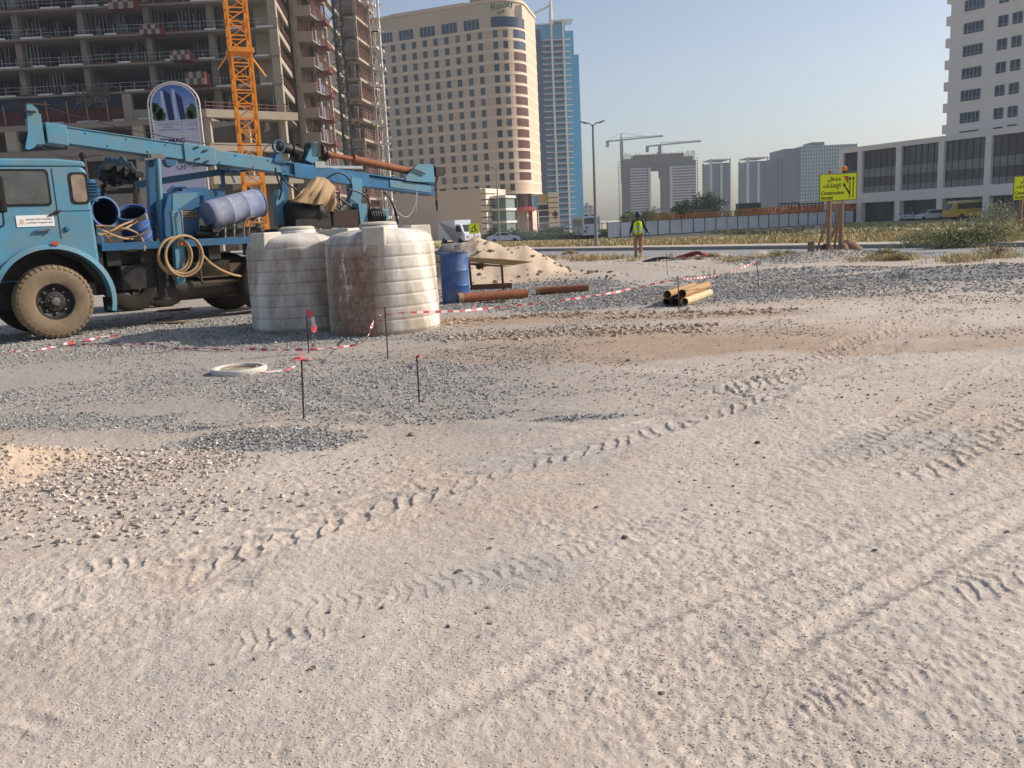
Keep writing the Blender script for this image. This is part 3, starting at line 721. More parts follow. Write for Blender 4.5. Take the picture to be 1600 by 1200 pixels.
    xb0, xb1 = at(527,40,yb0).x, at(557,40,yb0).x; xe = at(585,30,yb1).x
    zB0 = at(556,28,yb0).z; nB = int((zB0+1)/FH)
    zB = [zB0-FH*k for k in range(nB)]+[zB0+FH*k for k in (1,2,3)]
    for i, z in enumerate(zB):
        mb = W(MB()); mb.prism([(xb0-1,yb0-.3,z),(xb1,yb0-.3,z),(xe,yb1,z),(xb0-1,yb1,z)], (0,0,.42)); mb.build('floor_slab', beigew, T)
        if i in (0, 1, 2, 4, 7, 10):
            mb = W(MB()); mb.box(xb0, xb1-.6, yb0+.3, yb0+.5, z+.31, z+FH-.01); mb.build('block_wall', blockm, T)
            mb = W(MB()); mb.box(xb1-.58, xb1-.02, yb0+.05, yb0+.6, z+.31, z+FH-.01); mb.build('pier', beigew, T)
        else:
            mb = W(MB()); mb.box(xb0+1.6, xb0+2.4, yb0+1, yb0+1.6, z+.31, z+FH-.01); mb.build('pier', conc, T)
        mb = W(MB())
        for k in range(30):
            t = rnd.random()**1.2; x = xb1+(xe-xb1)*t-.1; y = yb0+(yb1-yb0)*t
            mb.bar((x, y, z+.3), (x+rnd.uniform(-.15,.15), y+rnd.uniform(-.4,.4), z+rnd.uniform(1.2, FH)), .08)
        for k in range(4): mb.bar((xb1, yb0+.1, z+.7+k*.5), (xe, yb1, z+.7+k*.5), .07)
        for k in range(10):
            x = rnd.uniform(xb0, xb1); mb.bar((x, yb0+.1, z+.3), (x, yb0+.1, z+rnd.uniform(1.2,2.2)), .07)
        mb.bar((xb0,yb0+.1,z+1.3),(xb1,yb0+.1,z+1.3),.07)
        mb.build('prop_frame', redst, T)
        for k in range(3):
            mb = W(MB()); t = rnd.uniform(.4,1); x = xb1+(xe-xb1)*t; y = yb0+(yb1-yb0)*t; mb.box(x-.2, x+rnd.uniform(1,2.2), y-rnd.uniform(.5,2), y, z+.02, z+.28+rnd.random()*.3); mb.build('loading_board', whitep, T)
    mb = W(MB()); mb.box(xe-.45, xe-.05, yb1-.8, yb1-.2, -1, zB0+14); mb.box(xb1-.5+1.6, xb1-.15+1.6, yb0+7, yb0+7.5, -1, zB0+14); mb.build('corner_pier', beigew, T)
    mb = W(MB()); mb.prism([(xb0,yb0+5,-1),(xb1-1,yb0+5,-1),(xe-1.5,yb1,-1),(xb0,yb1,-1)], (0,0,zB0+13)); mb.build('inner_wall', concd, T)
    # pale scaffold ladder at the far right edge
    L = thing('scaffold_tower', 'tall white scaffold pole with ties up the right edge of the unfinished tower', 'scaffold', (at(610,285,178).x, 178, -1.0))
    mb = MB(); mb.tube([(0,0,0),(0,0,72)], .24, 8); mb.tube([(-1.3,.3,0),(-1.3,.3,72)], .10, 6); mb.build('pole', whitep, L)
    mb = MB()
    for k in range(28): z = 1+k*2.5; mb.bar((-1.6,.3,z),(.9,0,z),.2,.16); mb.bar((-1.3,.3,z),(0,0,z+2.4),.09)
    mb.build('ledger', whitep, L)
    return T
build_site_tower()
# loading cradles hanging on the front of the unfinished tower
def cradle(u, v, w, h, label):
    p = at(u, v, 118.6); T = thing('loading_platform', label, 'platform', (p.x, p.y, p.z), 0, 'loading platforms on the unfinished tower')
    mb = MB(); n = 5
    for i in range(n):
        for j in range(2): mb.box(-w/2+w*i/n, -w/2+w*(i+1)/n, -1.0, -.94, -h/2+h*j/2, -h/2+h*(j+1)/2, mi=(i+j) % 2)
    mb.build('side_panel', [mat('dull cream panel', lin((.60,.54,.50)), rough=.8), mat('dull maroon panel', lin((.36,.27,.26)), rough=.8)], T)
    mb = MB(); mb.box(-w/2, w/2, -.93, 1.2, -h/2, -h/2+.12); mb.box(w/2-.06, w/2, -.93, 1.2, -h/2+.13, h/2); mb.build('deck', redb, T)
cradle(193, 6, 3.2, 1.6, 'striped loading platform high up at the top edge of the picture')
cradle(238, 48, 2.6, 1.2, 'red and white checked loading platform below the striped one')
cradle(284, 88, 2.5, 1.2, 'dull red loading platform halfway down the unfinished tower')
cradle(309, 124, 2.6, 1.6, 'lowest red loading platform just above the arched billboard')

# ---- orange tower crane mast
def crane_mast(name, label, x, y, z0, h, w, m, rot, jib=None, mt=None, th=.18, sec=None):
    T = thing(name, label, 'crane', (x, y, z0), rot)
    c = w/2; cn = [(-c,-c),(c,-c),(c,c),(-c,c)]
    mb = MB()
    for (a, b) in cn: mb.bar((a,b,0),(a,b,h),th)
    s = sec or w; k = 0
    br = MB()
    while k*s < h-.01:
        z = k*s; z1 = min(z+s, h)
        for i in range(4):
            a, b = cn[i], cn[(i+1) % 4]
            br.bar((*a,z),(*b,z),th*.55)
            if k % 2: a, b = b, a
            br.bar((*a,z),(*b,z1),th*.5)
        k += 1
    mb.build('chord', m, T); br.build('lattice', m, T)
    return T
orng = mat('orange crane paint', lin((.90,.57,.13)), rough=.55, var=.12, scale=1.5, dirt=lin((.62,.34,.12)), damt=.4)
pc = at(396, 290, 84)
# mast base hidden behind the rig
cT = crane_mast('tower_crane', 'orange lattice tower crane mast rising in front of the unfinished tower', pc.x, 84, -.6, 34, 1.75, orng, math.radians(24), th=.2, sec=1.2)
mb = MB(); zc = at(372,80,84).z+.6; mb.box(-1.15,1.15,-1.15,1.15,zc-.25,zc+.15); mb.bar((.9,.9,zc),(3.4,7.5,zc-.9),.14); mb.bar((-.9,.9,zc),(-1.6,4.0,zc-.9),.12); mb.build('tie_collar', orng, cT)

# ---- tan hotel with rounded corner
def build_hotel():
    tan = mat('tan rendered wall', lin((.80,.72,.63)), rough=.85, var=.05, scale=.15, dirt=lin((.66,.57,.47)), damt=.25, dscale=.08)
    tan2 = mat('pale render band', lin((.84,.765,.68)), rough=.85, var=.05, scale=.2)
    wing = mat('hotel window glass', lin((.20,.24,.28)), rough=.15, var=.25, scale=.25, spec=.6)
    bluew = mat('blue window glass', lin((.13,.20,.30)), rough=.12, var=.2, scale=.3, spec=.6)
    maro = mat('maroon cladding', lin((.48,.17,.15)), rough=.6, var=.1)
    az = math.radians(-67); ud = Vector((-math.sin(-az)*1.0, 0, 0))
    u_ = Vector((.92,-.392,0)); n_ = Vector((-.392,-.92,0))     # along the facade to the right, outward
    Tp = at(772, 200, 236); Tp.z = 0
    T = thing('hotel', 'tan hotel with rounded right corner and small square windows', 'building', (Tp.x, Tp.y, -1))
    def P(s, o, z): q = Vector((Tp.x,Tp.y,0))+u_*s+n_*o; return Vector((q.x-T.location.x, q.y-T.location.y, z-T.location.z))
    def hitz(u, v): p = onplane(u, v, Tp, n_); return (p-Tp).dot(u_), p.z
    L = -52.0; R = 6.9
    ztop = hitz(760, 4)[1]; zbase = hitz(745, 303)[1]
    def outline(off, s0=L, extra=24, n=22):
        pts = [(s0, off)]; 
        for k in range(n+1):
            a = PI*.5*k/n*1.12; pts.append(((R+off)*math.sin(a), -R+(R+off)*math.cos(a)))
        pts.append((pts[-1][0]-3, -extra)); pts.append((s0, -extra)); return pts
    def ring(mb, off, z0, z1, mi=None, s0=L, extra=24): mb.prism([P(s, o, z0) for s, o in outline(off, s0, extra)], (0,0,z1-z0), mi)
    mb = MB(); ring(mb, 0, zbase, ztop); mb.build('wall', tan, T)
    mb = MB(); ring(mb, .35, ztop, ztop+.6); mb.build('cornice', tan2, T); mb = MB(); ring(mb, .25, zbase-.6, zbase-.02); mb.build('base_band', tan2, T)
    mb = MB(); sL = hitz(602,20)[0]; sR = hitz(722,20)[0]; z1 = hitz(602,22)[1]; mb.prism([P(sL,-2,ztop-3),P(sR,-2,ztop-3),P(sR,-14,ztop-3),P(sL,-14,ztop-3)], (0,0,z1-ztop+3.2)); mb.prism([P(sR+1,-3,ztop),P(-2,-3,ztop),P(-2,-14,ztop),P(sR+1,-14,ztop)], (0,0,2.2)); mb.build('roof_plant_room', mat('grey cladding', lin((.62,.58,.53)), rough=.8, var=.05), T)
    # storey bands
    zw0 = hitz(747, 51)[1]; zw0b = hitz(747, 62)[1]; fh = (hitz(747,51)[1]-hitz(747+9.5,273.5)[1])/13.0
    mb = MB()
    for k in range(0, 18):
        z = zw0+.75-fh*k
        if z-.9 > zbase: ring(mb, .06, z-.9+.35, z-.2+.35)
    mb.build('storey_band', tan2, T)
    uc = [593, 610, 628, 644.5, 661, 677, 695, 711, 729, 747]; ss = [hitz(u+3.4, 62)[0] for u in uc]
    ss = [hitz(u, 62)[0] for u in uc] ; step = (ss[-1]-ss[1])/8; ss = [ss[-1]-step*k for k in range(13)]
    items = []
    for k in range(17):
        zt = zw0-fh*k; zb_ = zt-(zw0-zw0b)
        if zb_ < zbase+.3: break
        for s in ss:
            def fn(mb, s=s, zt=zt, zb_=zb_): mb.prism([P(s,.09,zb_),P(s+1.25,.09,zb_),P(s+1.25,-.2,zb_),P(s,-.2,zb_)], (0,0,zt-zb_))
            items.append((-s+300+abs(zt-12)*.01, fn))
        for a in (8, 30):
            def fn(mb, a=a, zt=zt, zb_=zb_):
                a0 = math.radians(a); a1 = a0+1.25/R; mb.prism([P(R*math.sin(t)*(1+o/R), -R+(R+o)*math.cos(t), zb_) for t, o in ((a0,.1),(a1,.1),(a1,-.2),(a0,-.2))], (0,0,zt-zb_))
            items.append((200+abs(zt-12)*.01, fn))
    winparts(items, 'window', (wing, wing, wing, mat('hotel window with pale curtain', lin((.36,.36,.36)), rough=.25, var=.2, scale=.4, spec=.6), mat('dark hotel window', lin((.13,.16,.19)), rough=.12, spec=.6), mat('greenish hotel window', lin((.22,.28,.29)), rough=.15, spec=.6)), T)
    # curved balcony openings on the corner
    for k in range(17):
        zt = zw0-fh*k+.25; zb_ = zt-2.0
        if zb_ < zbase+.3: break
        mb = MB(); a0, a1 = math.radians(55), math.radians(98); n = 8
        pts = [P((R+.1)*math.sin(a0+(a1-a0)*i/n), -R+(R+.1)*math.cos(a0+(a1-a0)*i/n), zb_) for i in range(n+1)]+[P((R-.3)*math.sin(a1+(a0-a1)*i/n), -R+(R-.3)*math.cos(a1+(a0-a1)*i/n), zb_) for i in range(n+1)]
        mb.prism(pts, (0,0,zt-zb_)); mb.build('window_bay', bluew if k < 2 else mat('maroon window bay', lin((.32,.16,.14)), rough=.4, var=.2, scale=1), T)
    # big windows on the top storey
    zt = hitz(720, 34)[1]; zb_ = hitz(720, 50)[1]
    for (a, b) in ((-40,-10),(594,612),(623,645),(656,679),(690,714),(725,749)):
        if a < 0: continue
        s0, s1 = hitz(a, 45)[0], hitz(b, 45)[0]; o = None
        mb = MB(); mb.prism([P(s0,.08,zb_),P(s1,.08,zb_),P(s1,-.2,zb_),P(s0,-.2,zb_)], (0,0,zt-zb_)); w = mb.build('large_window', bluew, T)
        mb = MB()
        for j in range(1, 4): s = s0+(s1-s0)*j/4; mb.prism([P(s-.04,.12,zb_),P(s+.04,.12,zb_),P(s+.04,.08,zb_),P(s-.04,.08,zb_)], (0,0,zt-zb_))
        mb.build('mullion', tan, w)
    mb = MB(); a0, a1 = math.radians(5), math.radians(95); n = 14
    pts = [P((R+.1)*math.sin(a0+(a1-a0)*i/n), -R+(R+.1)*math.cos(a0+(a1-a0)*i/n), zb_) for i in range(n+1)]+[P((R-.3)*math.sin(a1+(a0-a1)*i/n), -R+(R-.3)*math.cos(a1+(a0-a1)*i/n), zb_) for i in range(n+1)]
    mb.prism(pts, (0,0,zt-zb_)); mb.build('large_window', bluew, T)
    # glazed drum below and columns
    z2 = zbase-.62; z1 = hitz(745, 327)[1]
    mb = MB(); ring(mb, -.6, z1, z2, s0=-9, extra=18); mb.build('lobby_glazing', mat('lobby glass', lin((.15,.19,.20)), rough=.1, spec=.6, var=.2, scale=.4), T)
    mb = MB()
    for k in range(16):
        a = math.radians(-8+7.5*k); c = P((R-.3)*math.sin(a) if a > 0 else -2.0*(1+k), (-R+(R-.3)*math.cos(a)) if a > 0 else -.3, z1); mb.box(c.x-.12, c.x+.12, c.y-.12, c.y+.12, c.z, c.z+z2-z1-.02)
    mb.build('red_mullion', maro, T)
    mb = MB(); ring(mb, .3, z1-1.1, z1-.02, s0=-12, extra=18); mb.build('red_fascia', maro, T)
    for s, o in ((-6,-.8),(-1,-.6),(4,-1.5),(7.6,-4.2),(8.6,-8)):
        mb = MB(); c = P(s,o,0); mb.box(c.x-.55,c.x+.55,c.y-.55,c.y+.55,0,z1-1.12+1); mb.build('red_column', maro, T)
    mb = MB(); mb.prism([P(-12,-6,-1),P(6,-6,-1),P(6,-16,-1),P(-12,-16,-1)], (0,0,z1)); mb.build('lobby_wall', tan2, T)
    mb = MB(); mb.prism([P(L,-1,-1),P(-12,-1,-1),P(-12,-20,-1),P(L,-20,-1)], (0,0,zbase)); mb.build('base_wall', tan, T)
    # name in green letters near the roof and white panel
    gr = mat('green lettering', lin((.16,.38,.24)), rough=.5, var=.05)
    p = P(.8, .25, hitz(792, 13)[1]); 
    ang = math.atan2(u_.y, u_.x)+math.radians(-12)
    text('Holiday', 2.3, gr, T, Matrix.Translation(p)@Matrix.Rotation(ang,4,'Z')@Matrix.Rotation(PI/2,4,'X'), 'roof_lettering', ext=.06, bold=.03)
    p = P(2.6, .15, hitz(794, 19.5)[1]); text('hotel', 1.2, gr, T, Matrix.Translation(p)@Matrix.Rotation(ang-.1,4,'Z')@Matrix.Rotation(PI/2,4,'X'), 'roof_lettering', ext=.06, bold=.03)
    mb = MB(); a = math.radians(70); c = P((R+.3)*math.sin(a), -R+(R+.3)*math.cos(a), hitz(815,22)[1]); mb.box(c.x-1.1,c.x+.8,c.y-.3,c.y,c.z,c.z+3.4); mb.build('white_sign_panel', whitep, T)
    mb = MB(); c = P(4,-10,ztop); mb.bar((c.x,c.y,c.z),(c.x+1.2,c.y,c.z+4),.15); mb.bar((c.x+1.2,c.y,c.z+3.5),(c.x+4,c.y,c.z+3.9),.12); mb.build('roof_antenna', dkm, T)
    return T
dkm = mat('dark steel', lin((.20,.20,.20)), rough=.6, var=.2)
build_hotel()

def simple_prism(T, name, pts, z0, z1, m):
    mb = MB(); mb.prism([(x-T.location.x, y-T.location.y, z0-T.location.z) for x, y in pts], (0,0,z1-z0)); return mb.build(name, m, T)
# low beige block left of the hotel corner, with slatted lit end
def low_block():
    lw = mat('plain beige cladding', lin((.84,.76,.68)), rough=.9, var=.05, scale=.3)
    u_ = Vector((.92,-.392,0)); a = at(752, 330, 190); a.z = 0; n = Vector((-.392,-.92,0))
    T = thing('low_commercial_block', 'low plain grey beige block in front of the hotel with slatted sunlit end', 'building', (a.x, a.y, -1))
    L = 26; zt = at(752,294,190).z; q = [a, a-u_*L, a-u_*L-n*14, a-n*14]
    simple_prism(T, 'wall', [(p.x,p.y) for p in q], -1, zt, lw)
    mb = MB()
    for k in range(9):
        z = zt-.1-k*1.25; p0 = a-Vector((0,0,0)); 
        mb.prism([Vector((p.x,p.y,z))-T.location for p in (a+n*.1+u_*.02, a+n*.1+u_*1.3, a+u_*1.3-n*8, a+u_*.02-n*8)], (0,0,-1.0))
    mb.build('cladding_slat', mat('cream cladding slat', lin((.88,.83,.74)), rough=.7, var=.05), T)
    gm = mat('shop window', lin((.45,.52,.50)), rough=.2, var=.3, scale=.8)
    mb = MB(); 
    for k in range(3): mb.prism([Vector((p.x,p.y,-1+3+k*2.7))-T.location for p in (a+u_*1.4-n*2, a+u_*5-n*2, a+u_*5-n*8, a+u_*1.4-n*8)], (0,0,.5))
    mb.build('canopy', whitep, T)
    mb = MB(); mb.prism([Vector((p.x,p.y,-1))-T.location for p in (a+u_*1.6-n*3, a+u_*4.6-n*3, a+u_*4.6-n*8, a+u_*1.6-n*8)], (0,0,9)); mb.build('shop_glazing', gm, T)
    mb = MB()
    for k in range(5): p = a-u_*(4+5*k); mb.box(p.x-.7-T.location.x, p.x+.7-T.location.x, p.y-T.location.y+.1, p.y+.6-T.location.y, zt+1, zt+1.35)
    mb.build('roof_vent', dkm, T)
low_block()
def gate_block():
    T0 = at(846, 360, 222); x1 = at(874,360,222).x
    T = thing('cream_entrance_block', 'small cream block of stacked horizontal panels right of the hotel', 'building', ((T0.x+x1)/2, 222, -1))
    w = (x1-T0.x)/2; zt = at(860, 301, 222).z+1
    mb = MB()
    n = 8
    for k in range(n): mb.box(-w*.1, w, 0, 5, zt*k/n+.12, zt*(k+1)/n-.12)
    mb.build('wall_panel', mat('cream panel', lin((.84,.78,.68)), rough=.8, var=.05), T)
    mb = MB(); mb.box(-w*.08, w-.05, .2, 4.8, 0, zt-.1); mb.build('panel_joint', concd, T)
    mb = MB(); mb.box(-w*1.2, -w*.12, 1, 6, zt*.72, zt*.98); mb.build('upper_wall', mat('ochre wall', lin((.72,.62,.45)), rough=.8), T)
    mb = MB(); mb.box(-w*1.2, -w*.12, 1.5, 6, 0, zt*.70); mb.build('glazing', glassd, T)
    mb = MB()
    for k in range(5): mb.box(-w*1.4, -w*.12, .7, 1.4, .9+k*1.6, 1.15+k*1.6)
    mb.build('white_louvre', whitep, T)
    mb = MB(); mb.box(w*.3,w*.9,-.05,-.01,zt*.42,zt*.5); mb.box(w*.5,w*.7,-.05,-.01,zt*.33,zt*.56); mb.build('red_emblem', redb, T)
gate_block()

# ---- blue glass tower
def blue_tower():
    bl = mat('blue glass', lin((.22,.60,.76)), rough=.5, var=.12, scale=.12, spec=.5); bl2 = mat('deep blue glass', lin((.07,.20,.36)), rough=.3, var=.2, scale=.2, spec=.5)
    Y = 450.; xl = at(836,200,Y).x; xr = at(912,340,Y).x; a0 = at(846, 36, Y); zt = a0.z
    T = thing('blue_tower', 'tall bright blue glass tower with white ribs behind the hotel', 'building', ((xl+xr)/2, Y, -1)); w = (xr-xl)/2+1.0
    mb = MB(); mb.box(-w-4, w*.42, 0, 24, 0, zt); mb.box(w*.42, w-.6, 3, 22, 0, zt-14); mb.box(w*.42,w*.75,1,20,0,zt-3); mb.build('glass_body', bl, T)
    mb = MB(); mb.box(-w*.95, -w*.55, -.6, -.01, 0, zt-2); mb.build('dark_glass_strip', bl2, T)
    fr = MB(); x1 = -w*.12; x2 = w*.34
    for x in (x1, x2): fr.box(x-.45, x+.45, -2.6, -.7, 0, zt+2)
    fr.build('white_rib', whitep, T)
    n = 32
    for k in range(n):
        z = (zt-8)*(k+1)/n+.5
        mb = MB(); mb.box(-w*.5, w*.62, -1.3, -.02, z, z+.32); mb.build('balcony_slab', whitep, T)
    mb = MB()
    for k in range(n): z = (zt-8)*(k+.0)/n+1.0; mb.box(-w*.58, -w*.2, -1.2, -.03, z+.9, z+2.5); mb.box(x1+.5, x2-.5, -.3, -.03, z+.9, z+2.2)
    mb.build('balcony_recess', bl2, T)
    mb = MB(); mb.box(-w-1, x1, -1, 8, zt, zt+.6); mb.box(x1, x2+5, -2, 8, zt+1.2, zt+1.8); mb.tube([(x1,-1,zt),(x1+.4,-1,zt+17)], 1.4, 6, .3); mb.bar((x1-14,0,zt+3),(x1,0,zt+9),.9); mb.build('roof_fin', whitep, T)
blue_tower()

# ---- distant unfinished twin tower joined at the top
fogc = mat('grey distant concrete', lin((.27,.25,.26)), rough=.9, var=.15, scale=.1); fogw = mat('white distant slab', lin((.66,.67,.68)), rough=.8, var=.05)
def twin():
    Y = 640.; f = lambda u, v: at(u, v, Y)
    T = thing('twin_tower_block', 'distant unfinished twin tower joined by a bridge at the top under two cranes', 'building', (f(1030,340).x, Y, -1)); ox = T.location.x; oz = -1
    X = lambda u: f(u, 330).x-ox
    zt = f(1030, 246).z+1; zt2 = f(975,254).z+1
    gb = mat('blue grey recess', lin((.20,.26,.33)), rough=.6, var=.15, scale=.05)
    for (ua, ub, z1) in ((972, 1018, zt-3), (1032, 1088, zt-3)):
        mb = MB(); mb.prism([(X(ua),0,0),(X(ub),0,0),((X(ub)+ox)*1.02-ox,13,0),((X(ua)+ox)*1.02-ox,13,0)],(0,0,z1)); mb.build('tower_body', fogc, T)
    mb = MB(); mb.box(X(975), X(1084), 1, 13, zt-9, zt); mb.box(X(992),X(1070),1,13,zt,zt+2.5); mb.build('bridge', fogc, T)
    for (ua, ub) in ((985,1012),(1050,1087)):
        mb = MB(); mb.box(X(ua), X(ub), -.6, -.02, 3, zt-8); mb.build('recess_wall', gb, T)
        for k in range(19):
            z = 2+k*(zt-8)/19; mb = MB(); mb.box(X(ua), X(ub), -2.4, -.62, z, z+.9); mb.build('balcony_slab', fogw, T)
    for ua in (1013.5, 1046.5): mb = MB(); mb.box(X(ua), X(ua)+1.6, -3, -.03, 0, zt-7); mb.build('white_rib', fogw, T)
    mb = MB()
    for k in range(60): x = X(974)+(X(1086)-X(974))*k/59; mb.bar((x, -.5, zt-4), (x, -.5, zt+1+3*rnd.random()), .35)
    for k in range(24): z = k*zt/24; mb.bar((X(970),-.5,z),(X(968)-.8,-.5,z),.4); mb.bar((X(1088),-.5,z),(X(1090)+.8,-.5,z),.4)
    mb.bar((X(968),-.5,0),(X(968),-.5,zt-5),.3); mb.bar((X(1090),-.5,0),(X(1090),-.5,zt-3),.3)
    mb.build('scaffold', mat('brown scaffold', lin((.42,.36,.32)), rough=.9), T)
    gc = mat('grey crane paint', lin((.50,.50,.50)), rough=.6)
    for (u, vt, vb, ujl, ujr, vjl, vjr, ut, lab) in ((974,206,250,949,1039,221,211,974,'left distant crane with pale jib over the twin tower'),(1034,225,243,1012,1099,229,219,1034,'right distant crane lower than its neighbour over the twin tower')):
        p = f(u, vb); z0 = p.z-16; C = thing('distant_crane', lab, 'crane', (p.x, Y+8, z0), 0, 'cranes over the twin tower')
        j = f(u, (vjl+vjr)/2+1).z-z0; t = f(u, vt).z-z0; xl = f(ujl, vjl).x-p.x; xr = f(ujr, vjr).x-p.x; zl = f(ujl,vjl+3).z-z0; zr = f(ujr,vjr).z-z0
        mb = MB(); mb.box(-1.1,1.1,-1,1,0,j); mb.tube([(0,0,j),(0,0,t)], .9, 4, .3); mb.build('mast', gc, C)
        mb = MB(); mb.bar((0,0,j),(xr,0,zr),.9); mb.bar((0,0,j+1.6),(xr,0,zr+.6),.3); 
        for k in range(16): a = k/16; mb.bar((xr*a,0,j+(zr-j)*a),(xr*(a+.03),0,j+1.6+(zr+.6-j-1.6)*(a+.03)),.25)
        mb.build('jib', gc, C)
        mb = MB(); mb.bar((0,0,j),(xl,0,zl+2),1.0); mb.box(xl,xl+2,-1,1,zl-2,zl+2); mb.bar((0,0,t),(xl,0,zl+2),.2); mb.bar((0,0,t),(xr*.6,0,j+(zr-j)*.6+1),.2); mb.build('counter_jib', gc, C)
twin()
def glass_tower(u0, um, u1, v0, vm, v1, Y, label, body, side, fl=22, white=True, name='glass_tower', depth=30):
    X = lambda u: at(u, 330, Y).x; z = lambda u, v: at(u, v, Y).z
    T = thing(name, label, 'building', (X((u0+u1)/2), Y, -1)); ox = T.location.x
    zt = max(z(um, vm), z(u1, v1))+1
    a, b, c = X(u0)-ox, X(um)-ox, X(u1)-ox
    a *= 1; a = (a+ox)*(Y+depth*.6)/Y-ox
    simple = MB(); simple.prism([(a, depth*.6, 0), (b, 0, 0), (c, 2, 0), (c, depth, 0)], (0,0,zt-3)); simple.build('tower_body', body, T)
    mb = MB()
    for (x0, y0, x1_, y1_, n) in ((a, depth*.6, b, 0, 2), (b, 0, c, 2, 1)):
        pass
    mb.bar((b,-.4,0),(b,-.4,zt),1.6); mb.bar(((b+c)/2+.5,.6,0),((b+c)/2+.5,.6,zt-4),1.5); mb.bar((a,depth*.6-.3,0),(a,depth*.6-.3,zt-2),1.2); mb.bar((c,1.6,0),(c,1.6,zt),.8)
    mb.build('corner_rib', fogw if white else side, T)
    mb = MB(); mb.prism([(a, depth*.6, zt-1), (b, 0, zt-1), (c, 2, zt-1), (c, depth, zt-1)], (0,0,.8)); mb.build('roof_canopy', fogw, T)
    for k in range(fl):
        zz = 2+(zt-6)*k/fl; mb = MB(); mb.bar((b,-.15,zz),(c,1.85,zz),.5,.7); mb.bar((a,depth*.6-.2,zz),(b,-.2,zz),.5,.9); mb.build('floor_band', side, T)
gt = mat('blue grey glass', lin((.08,.26,.38)), rough=.3, var=.15, scale=.04, spec=.5); gt2 = mat('grey floor band', lin((.24,.35,.44)), rough=.6, var=.1)
glass_tower(1099,1111,1142,252,252,247,640,'first glass tower to the right of the distant twin tower', gt, gt2)
glass_tower(1155,1168,1200,248,247,244,640,'second glass tower, standing between the two trees and the grey office block', gt, gt2)
gt3 = mat('dark grey office glass', lin((.18,.25,.35)), rough=.4, var=.12, scale=.03); gtw = mat('white office grid', lin((.66,.71,.72)), rough=.5, var=.1, scale=.05)
def office():
    Y = 560.; X = lambda u: at(u, 330, Y).x; T = thing('grey_office_block', 'wide grey and white office tower left of the podium building', 'building', (X(1260), Y, -1)); ox = T.location.x
    zt = at(1240,232,Y).z+1; zl = at(1215,247,Y).z+1
    mb = MB(); mb.box(X(1212)-ox, X(1224)-ox, 6, 30, 0, zl); mb.box(X(1224)-ox, X(1249)-ox, 0, 30, 0, zt); mb.build('dark_wing', gt3, T)
    mb = MB(); mb.box(X(1249)-ox+.01, X(1335)-ox, -1, 28, 0, zt+1); mb.build('white_wing', gtw, T)
    mb = MB(); mb.box(X(1270)-ox, X(1290)-ox, 4, 20, zt+1.02, zt+3.5); mb.build('roof_plant', gt3, T)
    for k in range(18):
        z = 3+zt*k/18*.97; mb = MB(); mb.box(X(1249)-ox, X(1335)-ox, -1.35, -1.02, z, z+1.0); mb.build('window_band', mat('pale blue glazing', lin((.42,.50,.54)), rough=.4, var=.1), T)
    mb = MB()
    for k in range(22): x = X(1249)-ox+(X(1335)-X(1249))*k/21; mb.box(x-.25, x+.25, -1.6, -1.36, 0, zt+1)
    for k in range(7): x = X(1212)-ox+(X(1249)-X(1212))*k/6; mb.box(x-.3, x+.3, -.4, -.05, 0, zl)
    mb.build('mullion', gt2, T)
office()
def small_block(u0, u1, vt, Y, label, col, name='distant_block', fl=6):
    X = lambda u: at(u, 335, Y).x; T = thing(name, label, 'building', (X((u0+u1)/2), Y, -1)); w = (X(u1)-X(u0))/2; zt = at((u0+u1)/2, vt, Y).z+1
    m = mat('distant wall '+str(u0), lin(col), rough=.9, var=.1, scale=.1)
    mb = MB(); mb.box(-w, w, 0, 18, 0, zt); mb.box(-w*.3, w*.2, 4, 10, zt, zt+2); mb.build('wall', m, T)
    mb = MB()
    for k in range(fl):
        z = zt*(k+.35)/fl
        n = max(2, int(w/2.2))
        for j in range(n): x = -w+2*w*(j+.3)/n; mb.box(x, x+w*.9/n, -.15, .1, z, z+zt*.42/fl)
    mb.build('window', gt3, T)
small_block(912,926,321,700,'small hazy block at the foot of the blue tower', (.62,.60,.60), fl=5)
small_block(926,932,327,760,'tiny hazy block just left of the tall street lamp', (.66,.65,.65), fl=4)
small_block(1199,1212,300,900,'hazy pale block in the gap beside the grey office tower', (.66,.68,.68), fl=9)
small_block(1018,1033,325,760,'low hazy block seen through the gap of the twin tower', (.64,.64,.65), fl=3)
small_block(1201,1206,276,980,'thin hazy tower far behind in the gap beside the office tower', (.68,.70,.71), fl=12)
small_block(640,700,352,230,'low white stall behind the grey heap near the tank', (.80,.80,.78), fl=1)

